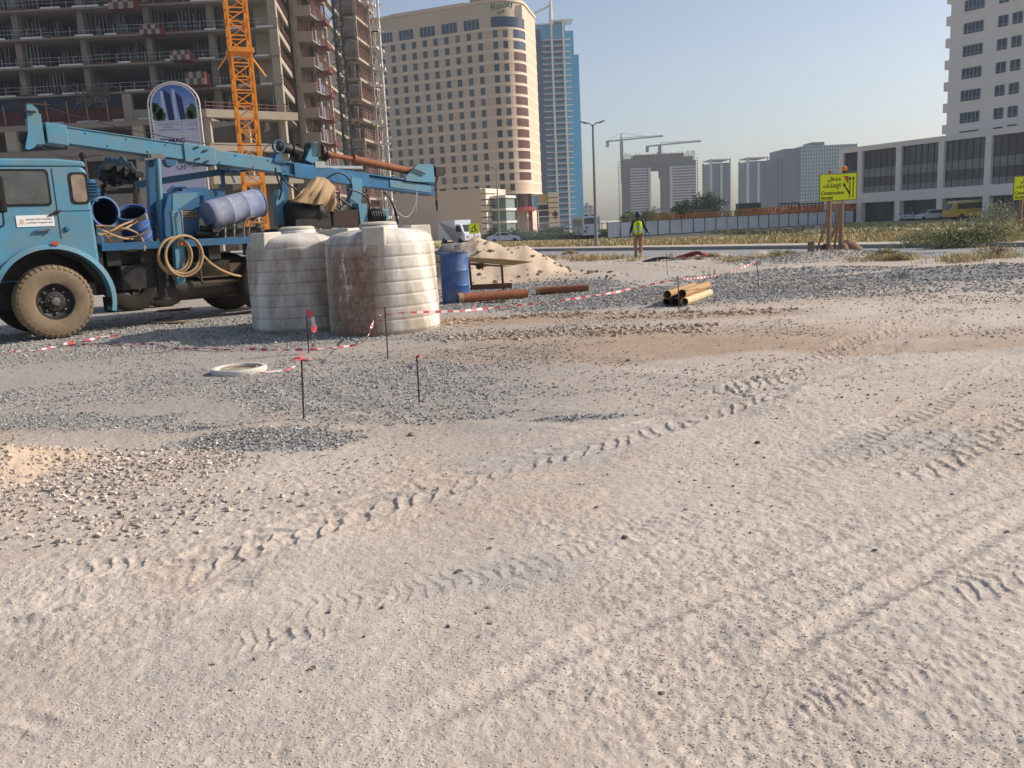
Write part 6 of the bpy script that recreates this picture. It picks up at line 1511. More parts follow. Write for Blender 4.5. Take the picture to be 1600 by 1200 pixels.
# marker stakes and barrier tape
steelb = mat('dark rebar', lin((.26,.22,.21)), rough=.7, var=.2, scale=20)
tr_ = mat('red tape', lin((.80,.36,.38)), rough=.45, var=.06, scale=10); tw_ = mat('white tape', lin((.90,.84,.84)), rough=.45, var=.05, scale=10)
for m_ in (tr_, tw_): m_.node_tree.nodes['Principled BSDF'].inputs['Subsurface Weight'].default_value = 0
def ribbon(name, label, P, w=.07, stripe=.14, tw=.5, parent=None, seed=0, cat='barrier tape', flat=False, phase=0):
    r = random.Random(seed); P = [Vector(p) for p in P]; D = [0]
    for a, b in zip(P[:-1], P[1:]): D.append(D[-1]+(b-a).length)
    L = D[-1]; n = max(4, int(L/(stripe/4))); mb = MB(); vs = []; k = 0
    for i in range(n+1):
        s = L*i/n
        while k < len(D)-2 and D[k+1] < s: k += 1
        t = (s-D[k])/max(1e-6, D[k+1]-D[k]); p = P[k].lerp(P[k+1], t); d = (P[min(k+1,len(P)-1)]-P[k]).normalized()
        x = d.cross(Vector((0,0,1))); x = x.normalized() if x.length > .05 else Vector((1,0,0)); y = x.cross(d)
        a = phase+tw*math.sin(s*2.3+seed)+tw*.6*math.sin(s*7.1+seed*2); ww = w*(.55+.45*abs(math.sin(s*3.7+seed))) if not flat else w
        e = (x*math.cos(a)+y*math.sin(a))*ww/2; vs += [p-e, p+e]
    mb.add(vs, []); mb.f = []; mb.m = []
    for i in range(n): mb.f.append((2*i, 2*i+1, 2*i+3, 2*i+2)); mb.m.append(int((L*i/n)/stripe) % 2)
    o = mb.build(name, [tr_, tw_], parent, smooth=False)
    if label: tag(o, label, cat)
    return o
stakes = {}
def stake(u0, v0, u1, v1, label):
    b = GG(u1, v1); t = at(u0, v0, b.y); T = thing('marker_stake', label, 'stake', b, 0, 'steel marker stakes')
    mb = MB(); d = t-b; mb.tube([(0,0,-.05), d*.5+Vector((.003,.0,0)), d], .0085, 6); mb.build('rod', steelb, T); stakes[(u0, v0)] = (T, b, t); return T, b, t
t1 = stake(479,487,482,552,'stake with a red and white tape end fluttering in front of the left water tank')
t2 = stake(471,560,474,654,'nearest stake, with red tape bows, standing by the dark gravel patch')
t3 = stake(601,480,606,561,'bare topped stake in front of the brown stained tank, holding the long tape')
t4 = stake(651,556,655,630,'short stake with a small red flag, second nearest to the camera')
t5 = stake(1059,431,1061,492,'stake in front of the stacked pipes, holding the long tape')
t6 = stake(1182,408,1186,452,'stake on the right gravel where the long tape ends')
t7 = stake(1041,404,1043,430,'small far stake left of the red cloth, beyond the gravel')
def lp(T, P): return [Vector(p)-Vector(T.location) for p in P]
f = lambda Y, *uv: [at(u, v, Y) for u, v in uv]
ribbon('tape_end', None, lp(t1[0], f(t1[2].y-.02, (478,488),(484,489),(488,496),(490,506),(491,518),(488,526),(491,538),(487,540))), .085, .11, .9, t1[0], 1)
ribbon('tape_end', None, lp(t2[0], f(t2[2].y-.03, (472,562),(462,559),(452,563),(456,565),(468,563))), .085, .14, .6, t2[0], 2)
ribbon('tape_end', None, lp(t2[0], f(t2[2].y-.03, (472,562),(479,558),(486,560),(487,564),(478,564),(471,561))), .085, .16, .5, t2[0], 3)
ribbon('tape_end', None, lp(t2[0], f(t2[2].y-.02, (470,560),(466,553),(474,556))), .03, .2, .5, t2[0], 4)
ribbon('tape_end', None, lp(t4[0], f(t4[2].y-.02, (652,558),(656,553),(659,558),(655,563),(650,568),(644,571),(640,576))), .085, .10, .6, t4[0], 6)
# long tape from the tank stake past the pipes
P = []; Y3, Y5, Y6 = t3[2].y, t5[2].y, t6[2].y
for u, v in ((602,492),(625,489),(650,488),(685,487),(720,486),(760,482),(800,478),(840,474),(880,469),(920,463),(960,457),(1000,448),(1035,441),(1059,436)):
    P.append(at(u, v, Y3+(Y5-Y3)*(u-602)/457))
for u, v in ((1085,435),(1110,432),(1135,427),(1160,418),(1182,409)): P.append(at(u, v, Y5+(Y6-Y5)*(u-1059)/123))
ribbon('barrier_tape', 'long red and white barrier tape stretched past the gravel and pipes', P, .036, .10, .5, None, 5, phase=1.2)
P = [at(u, v, Y6+(30-Y6)*t) for (u, v), t in zip(((1182,410),(1165,403),(1150,404),(1120,403),(1090,402),(1060,402)), (0,.25,.45,.65,.8,1))]
ribbon('barrier_tape', 'faded tape trailing back over the heaps near the road', P, .035, .15, .6, None, 15)
P = [t3[2]-Vector((0,0,.12))]+[GG(u, v)+Vector((0,0,h)) for u, v, h in ((590,520,.30),(578,535,.12),(565,541,.03),(545,543,.02),(520,547,.03),(490,548,.02),(455,550,.03),(420,549,.02),(385,548,.03),(350,549,.02),(320,548,.03),(290,547,.02),(262,546,.02),(245,541,.03),(215,540,.03),(180,541,.02),(150,540,.03),(120,541,.02),(88,543,.02),(60,548,.01),(20,551,.01))]
ribbon('barrier_tape', 'crumpled red and white tape lying along the ground before the truck and tanks', P, .04, .10, 1.2, None, 7)
P = [GG(u, v)+Vector((0,0,.03)) for u, v in ((185,527),(168,528),(152,530),(140,534),(120,537),(100,541))]
ribbon('barrier_tape', 'short loose bit of tape near the truck front wheel', P, .06, .15, 1.0, None, 8)
P = [t3[2]-Vector((0,0,.15))]+[at(u, v, t3[2].y-.05) for u, v in ((597,500),(600,508),(606,512),(612,522))]
ribbon('barrier_tape', 'thin tape end hanging from the stake before the stained tank', P, .03, .1, .8, None, 9)
P = [GG(u, v)+Vector((0,0,.015)) for u, v in ((392,583),(410,584),(430,582),(448,580),(462,574))]
ribbon('barrier_tape', 'faint pink tape strip beside the concrete ring', P, .02, .2, .8, None, 10)
# scraps
def plank(u0, v0, u1, v1, w, label, col, th=.02, cat='plank', name='plank'):
    A = GG(u0, v0); B = GG(u1, v1); A.z -= .01 if name == 'twig' else 0; B.z -= .028 if name == 'twig' else 0; T = MB(); d = (B-A).normalized(); s = Vector((-d.y, d.x, 0))*w/2; z = Vector((0,0,.012)); T.prism([A-s+z, A+s*.7+z, B+s+z+Vector((0,0,.02)), B-s*.8+z], (0,0,th)); o = T.build(name, mat('scrap '+label[:12], lin(col), rough=.85, var=.25, scale=6)); return tag(o, label, cat)
plank(247,487,298,484,.26,'rusty sheet lying in the shade under the middle of the truck',(.44,.30,.22))
plank(243,507,292,506,.13,'long rusty plank on the gravel in front of the truck',(.50,.38,.28))
plank(250,500,262,500,.3,'small brown offcut under the truck beside the rusty sheet',(.40,.30,.24))
plank(750,475,790,473,.14,'dark board on the gravel under the trestle',(.30,.24,.20))
def rag():
    p = GG(1068, 405); T = MB(); n = 14; vs = []; fs = []
    for i in range(n+1):
        for j in range(7): x = -.55+1.1*i/n; y = -.3+.1*j; vs.append((x, y, .05+.16*max(0, math.sin(i*.8+j))*(1-abs(x))+.12*max(0, 1-abs(x-.2)*2)))
    for i in range(n):
        for j in range(6): a = i*7+j; fs.append((a,a+1,a+8,a+7))
    T.add(vs, fs); o = T.build('red_cloth', mat('dark red cloth', lin((.52,.14,.17)), rough=.85, var=.2), smooth=True, auto=180); o.location = (p.x+.3, p.y, p.z); o.modifiers.new('s','SOLIDIFY').thickness = .02; tag(o, 'crumpled dark red cloth on the heaps close to the road', 'cloth')
    T = MB(); T.add([(x-.9-.1*(j%2), y-.1, z*.6) for j,(x,y,z) in enumerate(vs)], fs); o = T.build('black_sheet', mat('black plastic sheet', (.02,.02,.022), rough=.4), smooth=True, auto=180); o.location = (p.x, p.y-.2, p.z-.02); o.modifiers.new('s','SOLIDIFY').thickness = .02; tag(o, 'crumpled black plastic sheet left of the dark red cloth', 'plastic sheet')
rag()

# ================================================================ SIGNS
yel = mat('fluorescent yellow board', lin((.93,.95,.16)), rough=.55, var=.03, scale=2); prb = mat('black print', lin((.10,.12,.08)), rough=.6); orb = mat('brown orange print', lin((.74,.36,.16)), rough=.6)
timb = mat('weathered timber', lin((.58,.46,.36)), rough=.85, var=.2, scale=4, stretch=(4,4,1)); timl = mat('pale timber and sunlit edge', lin((.80,.68,.55)), rough=.85, var=.15, scale=4)
sackm = mat('brown sacking', lin((.52,.42,.34)), rough=.95, var=.25, scale=6, bump=.3, bscale=40); ambr = mat('amber lens', lin((.95,.55,.10)), rough=.2, var=.1, spec=.7)
def access_sign(X, Y, ul, vt, W, H, label, rz=0, full=True):
    z0 = gz(X, Y); T = thing('construction_sign', label, 'sign', (X, Y, z0), rz, 'yellow construction access signs')
    top = at(ul, vt, Y).z-z0; zb = top-H
    mb = MB(); mb.box(-W/2, W/2, -.03, 0, zb, top); bd = mb.build('board', yel, T, bevel=.006)
    mb = MB(); mb.box(-W/2-.02,-W/2-.002,-.04,.01,zb-.02,top+.02); mb.box(-W/2,W/2,-.005,.02,top+.001,top+.025); mb.box(-W/2,W/2,-.005,.02,zb-.025,zb-.001); mb.box(W/2+.002,W/2+.02,-.04,.01,zb-.02,top+.02); mb.build('board_rim', mat('olive rim', lin((.50,.54,.18)), rough=.7), bd)
    RX = Matrix.Rotation(PI/2, 4, 'X')
    w1 = ''.join(reversed('\uFEE3\uFEAA\uFEA7\uFEDE')); w2 = ''.join(reversed('\uFE8D\uFEF9\uFEE7\uFEB8\uFE8E\uFE80\uFE8D\uFE95'))
    text(w1, H*.22, prb, bd, Matrix.Translation((-W/2+W*.57,-.032,top-H*.24))@RX, align='RIGHT', bold=.006, sx=1.0)
    text(w2, H*.20, prb, bd, Matrix.Translation((-W/2+W*.57,-.032,top-H*.50))@RX, align='RIGHT', bold=.006, sx=.9)
    text('Construction', H*.205, prb, bd, Matrix.Translation((-W/2+W*.03,-.032,top-H*.78))@RX, sx=.82, bold=.003)
    text('Access', H*.205, prb, bd, Matrix.Translation((-W/2+W*.03,-.032,top-H*.96))@RX, sx=.82, bold=.003)
    mb = MB(); fx = lambda a: -W/2+W*a; fz = lambda b: top-H*b
    for a in (.82, .91): mb.prism([(fx(a-.012),-.034,fz(.94)),(fx(a+.012),-.034,fz(.94)),(fx(a+.012),-.034,fz(.2)),(fx(a-.012),-.034,fz(.2))],(0,.003,0)); mb.prism([(fx(a-.04),-.034,fz(.22)),(fx(a+.04),-.034,fz(.22)),(fx(a),-.034,fz(.10))],(0,.003,0))
    mb.prism([(fx(.80),-.034,fz(.80)),(fx(.815),-.034,fz(.72)),(fx(.68),-.034,fz(.42)),(fx(.66),-.034,fz(.46))],(0,.003,0)); mb.prism([(fx(.63),-.034,fz(.50)),(fx(.71),-.034,fz(.42)),(fx(.645),-.034,fz(.34))],(0,.003,0)); mb.build('arrow', prb, bd)
    mb = MB(); mb.prism([(fx(.64),-.034,fz(.09)),(fx(.78),-.034,fz(.09)),(fx(.775),-.034,fz(.42))],(0,.003,0)); mb.build('orange_triangle', orb, bd)
    for x, wd in ((-W*.20, .07), (W*.14, .08)):
        mb = MB(); mb.box(x-wd, x, .02, .10, -.05, zb+.2); mb.build('post', timb, T); mb = MB(); mb.box(x+.002, x+.05, .0, .09, -.05, zb+.35); mb.build('post', timl, T)  # pale strip beside each post paints in its sunlit narrow face
    mb = MB(); mb.box(-W*.15, W*.16, .0, .019, zb-.12, zb-.03); mb.build('rail', timl, T)
    for a, b in (((-W*.22,.1,zb-.55),(-W*.50,.35,.0)), ((W*.14,.1,zb-.45),(-W*.12,.75,.02)), ((W*.12,.12,zb-.1),(W*.10,.6,.05))):
        mb = MB(); mb.bar(a, b, .05, .06); mb.build('brace', timb, T)
    mb = MB(); mb.lathe([(.055,top+.03),(.055,top+.07),(.10,top+.08)], 16, (W*.17,0,0)); bb = mb.build('beacon_base', blacks, T)
    mb = MB(); mb.lathe([(.001,-.06),(.07,-.05),(.10,0),(.10,.01),(.07,.05),(.001,.06)], 22, (W*.17,-.01,top+.165), 'y', caps=(False,False)); mb.build('lens', ambr, bb, smooth=True)
    if full: mb = MB(); mb.bar((-W*.22,.03,top-.1),(-W*.22,.03,top+.16),.03); mb.box(-W*.25,-W*.19,.0,.06,top+.03,top+.12); mb.build('small_lamp', orb, T)
    return T, z0
bl = at(1283,273,29.1); br_ = at(1340,272,29.1); W = br_.x-bl.x; ctr = (bl.x+br_.x)/2-.04
S1, z0 = access_sign(ctr, 29.1, 1312, 272, W, .84, 'whole yellow construction access sign on timber posts by the road')
Y2 = 34.0; bl = at(1583,276,Y2)
S2, _ = access_sign(bl.x+W/2+.05, Y2, 1600, 276, W, .86, 'yellow construction access sign cut off by the right edge of the picture', full=False)
def sack(x, y, s, label, rz, sq=(1.3,.8,.55), m=sackm, name='sandbag', cat='sandbag', grp='sandbags holding the signs'):
    mb = MB(); mb.ball((0,0,0), s, 7, sq); vv = []
    for q in mb.v:
        d = .85+.35*float(vnoise(np.array([q[0]/s*2+x*7]), np.array([q[1]/s*2+q[2]/s*2]), 5)[0]); vv.append((q[0]*d, q[1]*d, max(q[2]*d, -s*.42)))
    mb.v = vv; o = mb.build(name, m, smooth=True, auto=70); o.location = (x, y, gz(x, y)+s*.40); o.rotation_euler = (0,0,rz); return tag(o, label, cat, grp)
sack(ctr+.12, 28.9, .30, 'bulging pale sandbag leaning against the middle of the whole sign', .3, (.75,.7,1.1))
sack(ctr+.50, 29.3, .36, 'brown sandbag at the right foot of the whole sign', -.4, (1.1,.8,.9))
sack(ctr-.22, 29.4, .28, 'dark red brown sandbag between the posts of the whole sign', .8, (1,.8,1.1), mat('red brown sacking', lin((.40,.24,.20)), rough=.9, var=.3, scale=8))
sack(bl.x+.15, 33.4, .42, 'dark sandbag at the foot of the cut off sign', .2, (1.2,.8,.8), mat('dark sacking', lin((.24,.20,.18)), rough=.9, var=.3, scale=5))
mb = MB(); x, y = at(1267, 400, 29.0).x, 29.0; z = gz(x, y); mb.lathe([(.115,-.05),(.12,.42),(.10,.50),(.02,.52)], 10, (0,0,0)); o = mb.build('concrete_stump', mat('grey brown stump', lin((.47,.41,.36)), rough=.9, var=.2, scale=6)); o.location = (x, y, z); tag(o, 'squat grey brown concrete stump left of the whole sign', 'bollard')
# small yellow roadworks sign
def works_sign():
    Y = 62; c = at(740.5, 357, Y); z0 = float(tz(c.x, Y)); s = .36; T = thing('roadworks_sign', 'small yellow square roadworks sign with a digging figure beyond the mound', 'sign', (c.x, Y, z0)); zc = c.z-z0
    mb = MB(); mb.box(-s, s, -.03, 0, zc-s, zc+s); bd = mb.build('board', yel, T)
    mb = MB(); q = lambda *P: mb.prism([(x*s,-.036,zc+z*s) for x, z in P], (0,.004,0))
    q((-.7,-.7),(-.1,-.7),(-.4,-.25)); q((.0,-.7),(.16,-.7),(.3,.0),(.16,.05)); q((.5,-.7),(.65,-.65),(.32,.1),(.2,0)); q((.1,.0),(.34,.05),(.2,.5),(.0,.4)); q((-.6,-.1),(-.5,-.2),(.15,.42),(.08,.5)); mb.lathe([(.13*s,0),(.13*s,.004)], 10, (.28*s,-.036,zc+.62*s), 'y'); mb.build('digging_symbol', prb, bd)
    mb = MB(); mb.box(-.03,.03,.01,.06,0,zc+s*.8); mb.build('post', steelg, T)
works_sign()

# ================================================================ LAMPS
def street_lamp(u0, v0, u1, v1, label, Y=None, double=True, m=None):
    b = GT(u1, v1) if Y is None else Vector((at(u1, v1, Y).x, Y, float(tz(at(u1,v1,Y).x, Y)))); h = at(u0, v0, b.y).z-b.z
    T = thing('street_lamp', label, 'street lamp', b, 0, 'street lamps'); gm = mat('grey lamp pole', lin((.52,.52,.51)), rough=.5, metal=.3, var=.08)
    mb = MB(); mb.tube([(0,0,-.1),(0,0,.5),(0,0,h)], [.11,.10,.055], 12); mb.build('pole', gm, T, smooth=True)
    for sx in ((-1, 1) if double else (1,)):
        mb = MB(); mb.tube([(0,0,h-.05),(sx*.2,0,h+.08),(sx*.35,0,h+.12)], .03, 8); a = mb.build('arm', gm, T, smooth=True)
        mb = MB(); mb.prism([(sx*.3,-.10,h+.08),(sx*.4,-.10,h+.15),(sx*.68,-.09,h+.22),(sx*.70,-.09,h+.19),(sx*.4,-.10,h+.06)], (0,.2,0)); mb.build('lamp_head', mat('dark grey lamp head', lin((.36,.37,.38)), rough=.5), a, bevel=.02)
street_lamp(924,195,932,388,'tall double armed street lamp standing in the verge right of the blue tower')
street_lamp(771,264,781,378,'thin street lamp before the hotel, reaching its lowest windows', Y=92)
street_lamp(805,304,810,364,'short looking far street lamp before the hotel lobby glass', Y=165, double=False)
street_lamp(760,318,765,372,'single armed far street lamp beside the slatted end of the low block', Y=150, double=False)

# ================================================================ FENCE, STORED CRANE PARTS
def fence():
    A = GT(949, 375); A = Vector((A.x*123/A.y, 123, 0)); A = Vector((at(949,375,123).x,123,0)); B = Vector((at(1342,349,152).x,152,0)); L = (B-A).length; n = int(L/2.35)
    T = thing('hoarding_fence', 'long grey white sheet hoarding with dark posts along the far plot', 'fence', (A.x, A.y, -1)); pm = mat('grey white sheet', lin((.86,.86,.87)), rough=.55, var=.07, scale=.4, dirt=lin((.62,.61,.60)), damt=.4, dscale=.5); dk2 = mat('dark fence post', lin((.25,.27,.30)), rough=.7)
    d = (B-A).normalized(); nn = Vector((-d.y, d.x, 0)); h = 2.15
    gzf = lambda s: -.02
    for k in range(n):
        s0 = 2.35*k+.08; s1 = 2.35*(k+1)-.06; mb = MB(); vs = []; fs = []; m = 16
        for i in range(m+1):
            p = d*(s0+(s1-s0)*i/m)+nn*(.03 if i % 2 else 0); vs += [(p.x,p.y,.12),(p.x,p.y,h+rnd.uniform(-.01,.01))]
        for i in range(m): fs.append((2*i,2*i+2,2*i+3,2*i+1))
        mb.add(vs, fs); mb.build('sheet_panel', pm, T)
        mb = MB(); p = d*(2.35*k)-nn*.05; mb.box(p.x-.05,p.x+.05,p.y-.05,p.y+.05,-.2,h+.12); mb.build('post', dk2, T)
    p1 = d*(2.35*n); mb = MB(); mb.bar((0,0,h+.03),(p1.x,p1.y,h+.03),.06); mb.bar((0,0,.04),(p1.x,p1.y,.04),.08,.14); mb.build('rail', dk2, T)
    # short return with bare posts on the left
    mb = MB()
    for k in range(9): p = -nn*(-.8*k)+d*(-.25*k); mb.bar((p.x,p.y,0),(p.x,p.y,h+.2),.10)
    p = nn*7.0-d*2.2; mb.bar((0,0,h),(p.x,p.y,h),.07); mb.build('return_panel', mat('blue grey sheet', lin((.42,.47,.53)), rough=.7), T)
    return A, d, nn
FA, FD, FN = fence()
def truss(u, v, label, L, w, m, Y, rot=0, name='crane_section', n=8, grp='crane sections stored behind the hoarding', th=.12, z=None):
    p = at(u, v, Y); T = thing(name, label, 'crane section', (p.x, Y, p.z-w), rot, grp); mb = MB(); br = MB(); c = w/2
    for (y, zz) in ((-c,0),(c,0),(c,w),(-c,w)): mb.bar((-L/2,y,zz),(L/2,y,zz),th)
    for k in range(n):
        x0 = -L/2+L*k/n; x1 = x0+L/n
        for a, b in (((-c,0),(-c,w)),((c,0),(c,w)),((-c,w),(c,w))):
            br.bar((x0,*a),(x0,*b),th*.7); br.bar((x0,*(a if k%2 else b)),(x1,*(b if k%2 else a)),th*.6)
    mb.build('chord', m, T); br.build('lattice', m, T)
    # timber bearers under the section keep it off the ground
    zb = -(p.z-w)-1.0
    for x in (-L*.4, L*.4): mb = MB(); mb.box(x-.15,x+.15,-c,c,zb,-.07); mb.build('bearer', blacks, T)
    return T
orc = mat('orange lattice paint', lin((.86,.52,.20)), rough=.6, var=.15, scale=1); yoc = mat('mustard lattice paint', lin((.74,.58,.20)), rough=.6, var=.2, scale=1); grc = mat('grey lattice steel', lin((.50,.49,.47)), rough=.6)
angF = math.atan2(FD.y, FD.x)
for u, v, L, m, Y, lab in ((1036,333,4.6,yoc,132,'mustard stack of crane frames at the left end, behind the hoarding'),(1066,336,6.0,orc,133,'low orange crane section between the mustard stack and the round trees'),
    (1104,332,7.5,orc,137,'orange crane section under the second round tree'),(1098,327,5.0,grc,142,'bare grey steel frame lying above the orange sections by the round trees'),(1143,330,7.0,yoc,140,'dull yellow crane section under the first glass tower'),
    (1180,326,7.5,orc,143,'orange crane section under the second glass tower'),(1215,324,7.5,orc,146,'orange crane section left of the grey office block'),(1252,322,8,orc,149,'orange crane section under the white office grid'),(1290,320,8,orc,152,'orange crane section behind the left post of the whole sign'),(1322,319,6,orc,155,'last orange crane section, by the podium corner')):
    truss(u, v, lab, L, 1.5, m, Y, angF)
for k, (u, v, w) in enumerate(((1172,317,34),(1232,317,30),(1268,317,36))):
    lab = ('dark green site container standing above the orange sections','dark steel cage left of the sign behind the hoarding','dark steel cage nearest the podium corner behind the hoarding')[k]
    p = at(u, v, 165); wd = w*165/1340; T = thing('site_container' if k == 0 else 'steel_cage', lab, 'container' if k == 0 else 'cage', (p.x, 165, -1)); h = p.z+1; m = mat('dark green sheet', lin((.18,.27,.24)), rough=.6) if k == 0 else dkm
    mb = MB()
    if k == 0: mb.box(-wd/2,wd/2,0,2.4,0,h)
    else:
        mb.box(-wd/2,wd/2,0,2,0,h-1.2)
        for j in range(7): x = -wd/2+wd*j/6; mb.bar((x,0,h-1.2),(x,0,h),.22)
        mb.bar((-wd/2,0,h-.1),(wd/2,0,h-.1),.22)
    mb.build('box_body', m, T)
    mb = MB()
    for j in range(12): x = -wd/2+wd*(j+.5)/12; mb.box(x-.04,x+.04,-.05,-.005,.1,(h-.2 if k == 0 else h-1.3))
    mb.build('rib', m, T)

# ================================================================ VEHICLES
wp = mat('white car paint', lin((.82,.83,.85)), rough=.3, var=.03, spec=.6); yp = mat('yellow bus paint', lin((.86,.68,.16)), rough=.35, var=.05, spec=.5); cg_ = mat('vehicle glass', lin((.13,.16,.19)), rough=.1, spec=.7, var=.1); chrome = mat('bright metal trim', lin((.6,.6,.62)), rough=.3, metal=.7); tailm = mat('red tail lamp', lin((.6,.10,.08)), rough=.3)
def cwheel(T, x, y, r, w=.22):
    W = bpy.data.objects.new('wheel', None); COL.objects.link(W); W.parent = T; W.location = (x, y, r); s = 1 if y > 0 else -1
    mb = MB(); mb.lathe([(r*.6,-w/2),(r*.97,-w/2),(r,-w*.3),(r,w*.3),(r*.97,w/2),(r*.6,w/2)], 24, (0,0,0), 'y'); mb.build('tyre', rubber, W, smooth=True)
    mb = MB(); mb.lathe([(r*.6,0),(r*.58,s*w*.51),(r*.2,s*w*.45),(.01,s*w*.5)], 16, (0,0,0), 'y', caps=(False,False)); mb.build('rim', chrome, W)
def car(label, x, y, rz, prof, W, glass, paint, wr, wx, name='parked_car', cat='car', grp=None, z=None):
    T = thing(name, label, cat, (x, y, float(tz(x, y)) if z is None else z), rz, grp)
    mb = MB(); mb.prism([(a,-W/2,b) for a, b in prof], (0,W,0)); mb.build('body', paint, T, bevel=.07, seg=3)
    for nm, poly, kind in glass:
        mb = MB()
        if kind == 'side':
            for s in (-1, 1): mb.prism([(a, s*(W/2+.004), b) for a, b in poly], (0,-s*.03,0))
        else:                                  # front or rear: two (x,z) points, spanning the width
            (a, b), (c, d) = poly; o = .012 if kind == 'front' else -.012; mb.prism([(a+o,-W*.42,b),(a+o,W*.42,b),(c+o,W*.38,d),(c+o,-W*.38,d)], (-o*2.5,0,0))
        mb.build(nm, cg_, T)
    xs_ = [p[0] for p in prof]; x0, x1 = min(xs_), max(xs_)
    for s in (-1, 1):
        mb = MB(); mb.box(x1-.05, x1+.015, s*W*.30-.14, s*W*.30+.14, wr*1.9, wr*1.9+.16); mb.build('headlight', chrome, T)
        mb = MB(); mb.box(x0-.015, x0+.05, s*W*.38-.08, s*W*.38+.08, wr*2.1, wr*2.1+.26); mb.build('tail_lamp', tailm, T)
        for a in wx: cwheel(T, a, s*(W/2-.10), wr)
    mb = MB(); mb.box(x0+.2,x1-.2,-W*.42,W*.42,wr*.5,wr*1.0); mb.build('underbody', rubber, T)
    return T
sed = [(-2.2,.35),(-2.25,.85),(-2.1,.98),(-1.55,1.05),(-.9,1.42),(.35,1.44),(1.0,1.02),(2.0,.86),(2.2,.6),(2.2,.32)]
sedg = [('side_window',[(-1.35,1.04),(-.85,1.36),(.3,1.38),(.85,1.03)],'side'),('windscreen',((1.0,1.04),(.42,1.41)),'front'),('rear_window',((-1.5,1.08),(-.95,1.40)),'rear')]
mpv = [(-2.2,.35),(-2.3,.9),(-2.2,1.2),(-1.95,1.66),(-1.5,1.74),(.4,1.72),(1.2,1.12),(2.0,.98),(2.25,.6),(2.25,.32)]
mpvg = [('side_window',[(-2.0,1.15),(-1.8,1.60),(.3,1.62),(.98,1.14)],'side'),('windscreen',((1.15,1.16),(.45,1.69)),'front'),('rear_window',((-2.19,1.2),(-1.97,1.62)),'rear')]
def gat(u, Y): p = at(u, 345, Y); return p.x
car('small white saloon parked before the podium pillars, left of the minivan', gat(1415,146), 146, math.radians(80), sed, 1.8, sedg, wp, .32, (-1.35,1.4), grp='cars parked by the podium')
car('silver white minivan parked between the white saloon and the yellow bus', gat(1453,140), 140, math.radians(178), mpv, 1.8, mpvg, wp, .34, (-1.45,1.4), grp='cars parked by the podium')
bus = [(-4.0,.5),(-4.0,2.5),(-3.8,2.85),(3.0,2.85),(3.5,2.5),(4.0,1.5),(4.1,.9),(4.1,.45)]
bT = car('yellow minibus parked in front of the podium, half hidden by a bush', gat(1517,136), 136, math.radians(184), bus, 2.3, [('windscreen',((4.02,1.5),(3.5,2.5)),'front'),('side_window',[(-3.8,1.6),(-3.8,2.45),(2.9,2.45),(3.1,1.6)],'side')], yp, .46, (-2.4,2.2), 'minibus', 'bus')
mb = MB(); mb.box(-3.8,3.3,-1.17,1.17,2.62,2.88); mb.build('cream_roof', mat('cream paint', lin((.84,.82,.68)), rough=.4), bT, bevel=.05)
coach = [(-5.5,.55),(-5.55,1.2),(-5.5,3.0),(-5.2,3.25),(5.0,3.25),(5.5,2.8),(5.7,1.4),(5.7,.5)]
cT = car('white coach seen from behind at the left end of the hoarding', gat(917,127), 129, math.radians(93), coach, 2.55, [('rear_window',((-5.53,2.15),(-5.5,3.0)),'rear'),('side_window',[(-5.2,1.8),(-5.2,2.9),(4.8,2.9),(5.2,1.8)],'side'),('windscreen',((5.7,1.4),(5.45,2.8)),'front')], wp, .5, (-3.2,3.4), 'coach', 'bus')
mb = MB(); mb.box(-5.6,-5.55,-.85,-.5,1.55,1.75); mb.box(-5.6,-5.55,.5,.85,1.55,1.75); mb.box(-5.6,-5.55,-1.0,-.7,1.0,1.25); mb.box(-5.6,-5.55,.7,1.0,1.0,1.25); mb.build('lamp_cluster', dkm, cT)
for y in (-.8,.3): mb = MB(); mb.box(-4.8,-4.0,y,y+.5,3.26,3.42); mb.build('roof_hatch', dkm, cT)
lor = [(-2.6,.6),(-2.6,2.5),(.7,2.5),(.72,1.0),(.75,2.0),(1.0,2.1),(1.7,2.05),(2.2,1.3),(2.4,1.1),(2.4,.5)]
car('white pickup lorry with dark windscreen behind the grey heap', gat(717,88), 88, math.radians(-55), lor, 1.9, [('windscreen',((2.18,1.32),(1.72,2.02)),'front'),('side_window',[(.85,1.35),(.85,1.95),(1.6,1.95),(1.95,1.35)],'side')], wp, .38, (-1.6,1.5), 'lorry', 'lorry')
car('small white car in front of the bushes left of the lobby', gat(785,118), 118, math.radians(10), sed, 1.75, sedg, wp, .32, (-1.35,1.4))
car('tiny pale van just left of the coach', gat(900,160), 160, math.radians(30), mpv, 1.9, mpvg, mat('cream van paint', lin((.88,.84,.78)), rough=.4), .36, (-1.45,1.4), 'van', 'van')

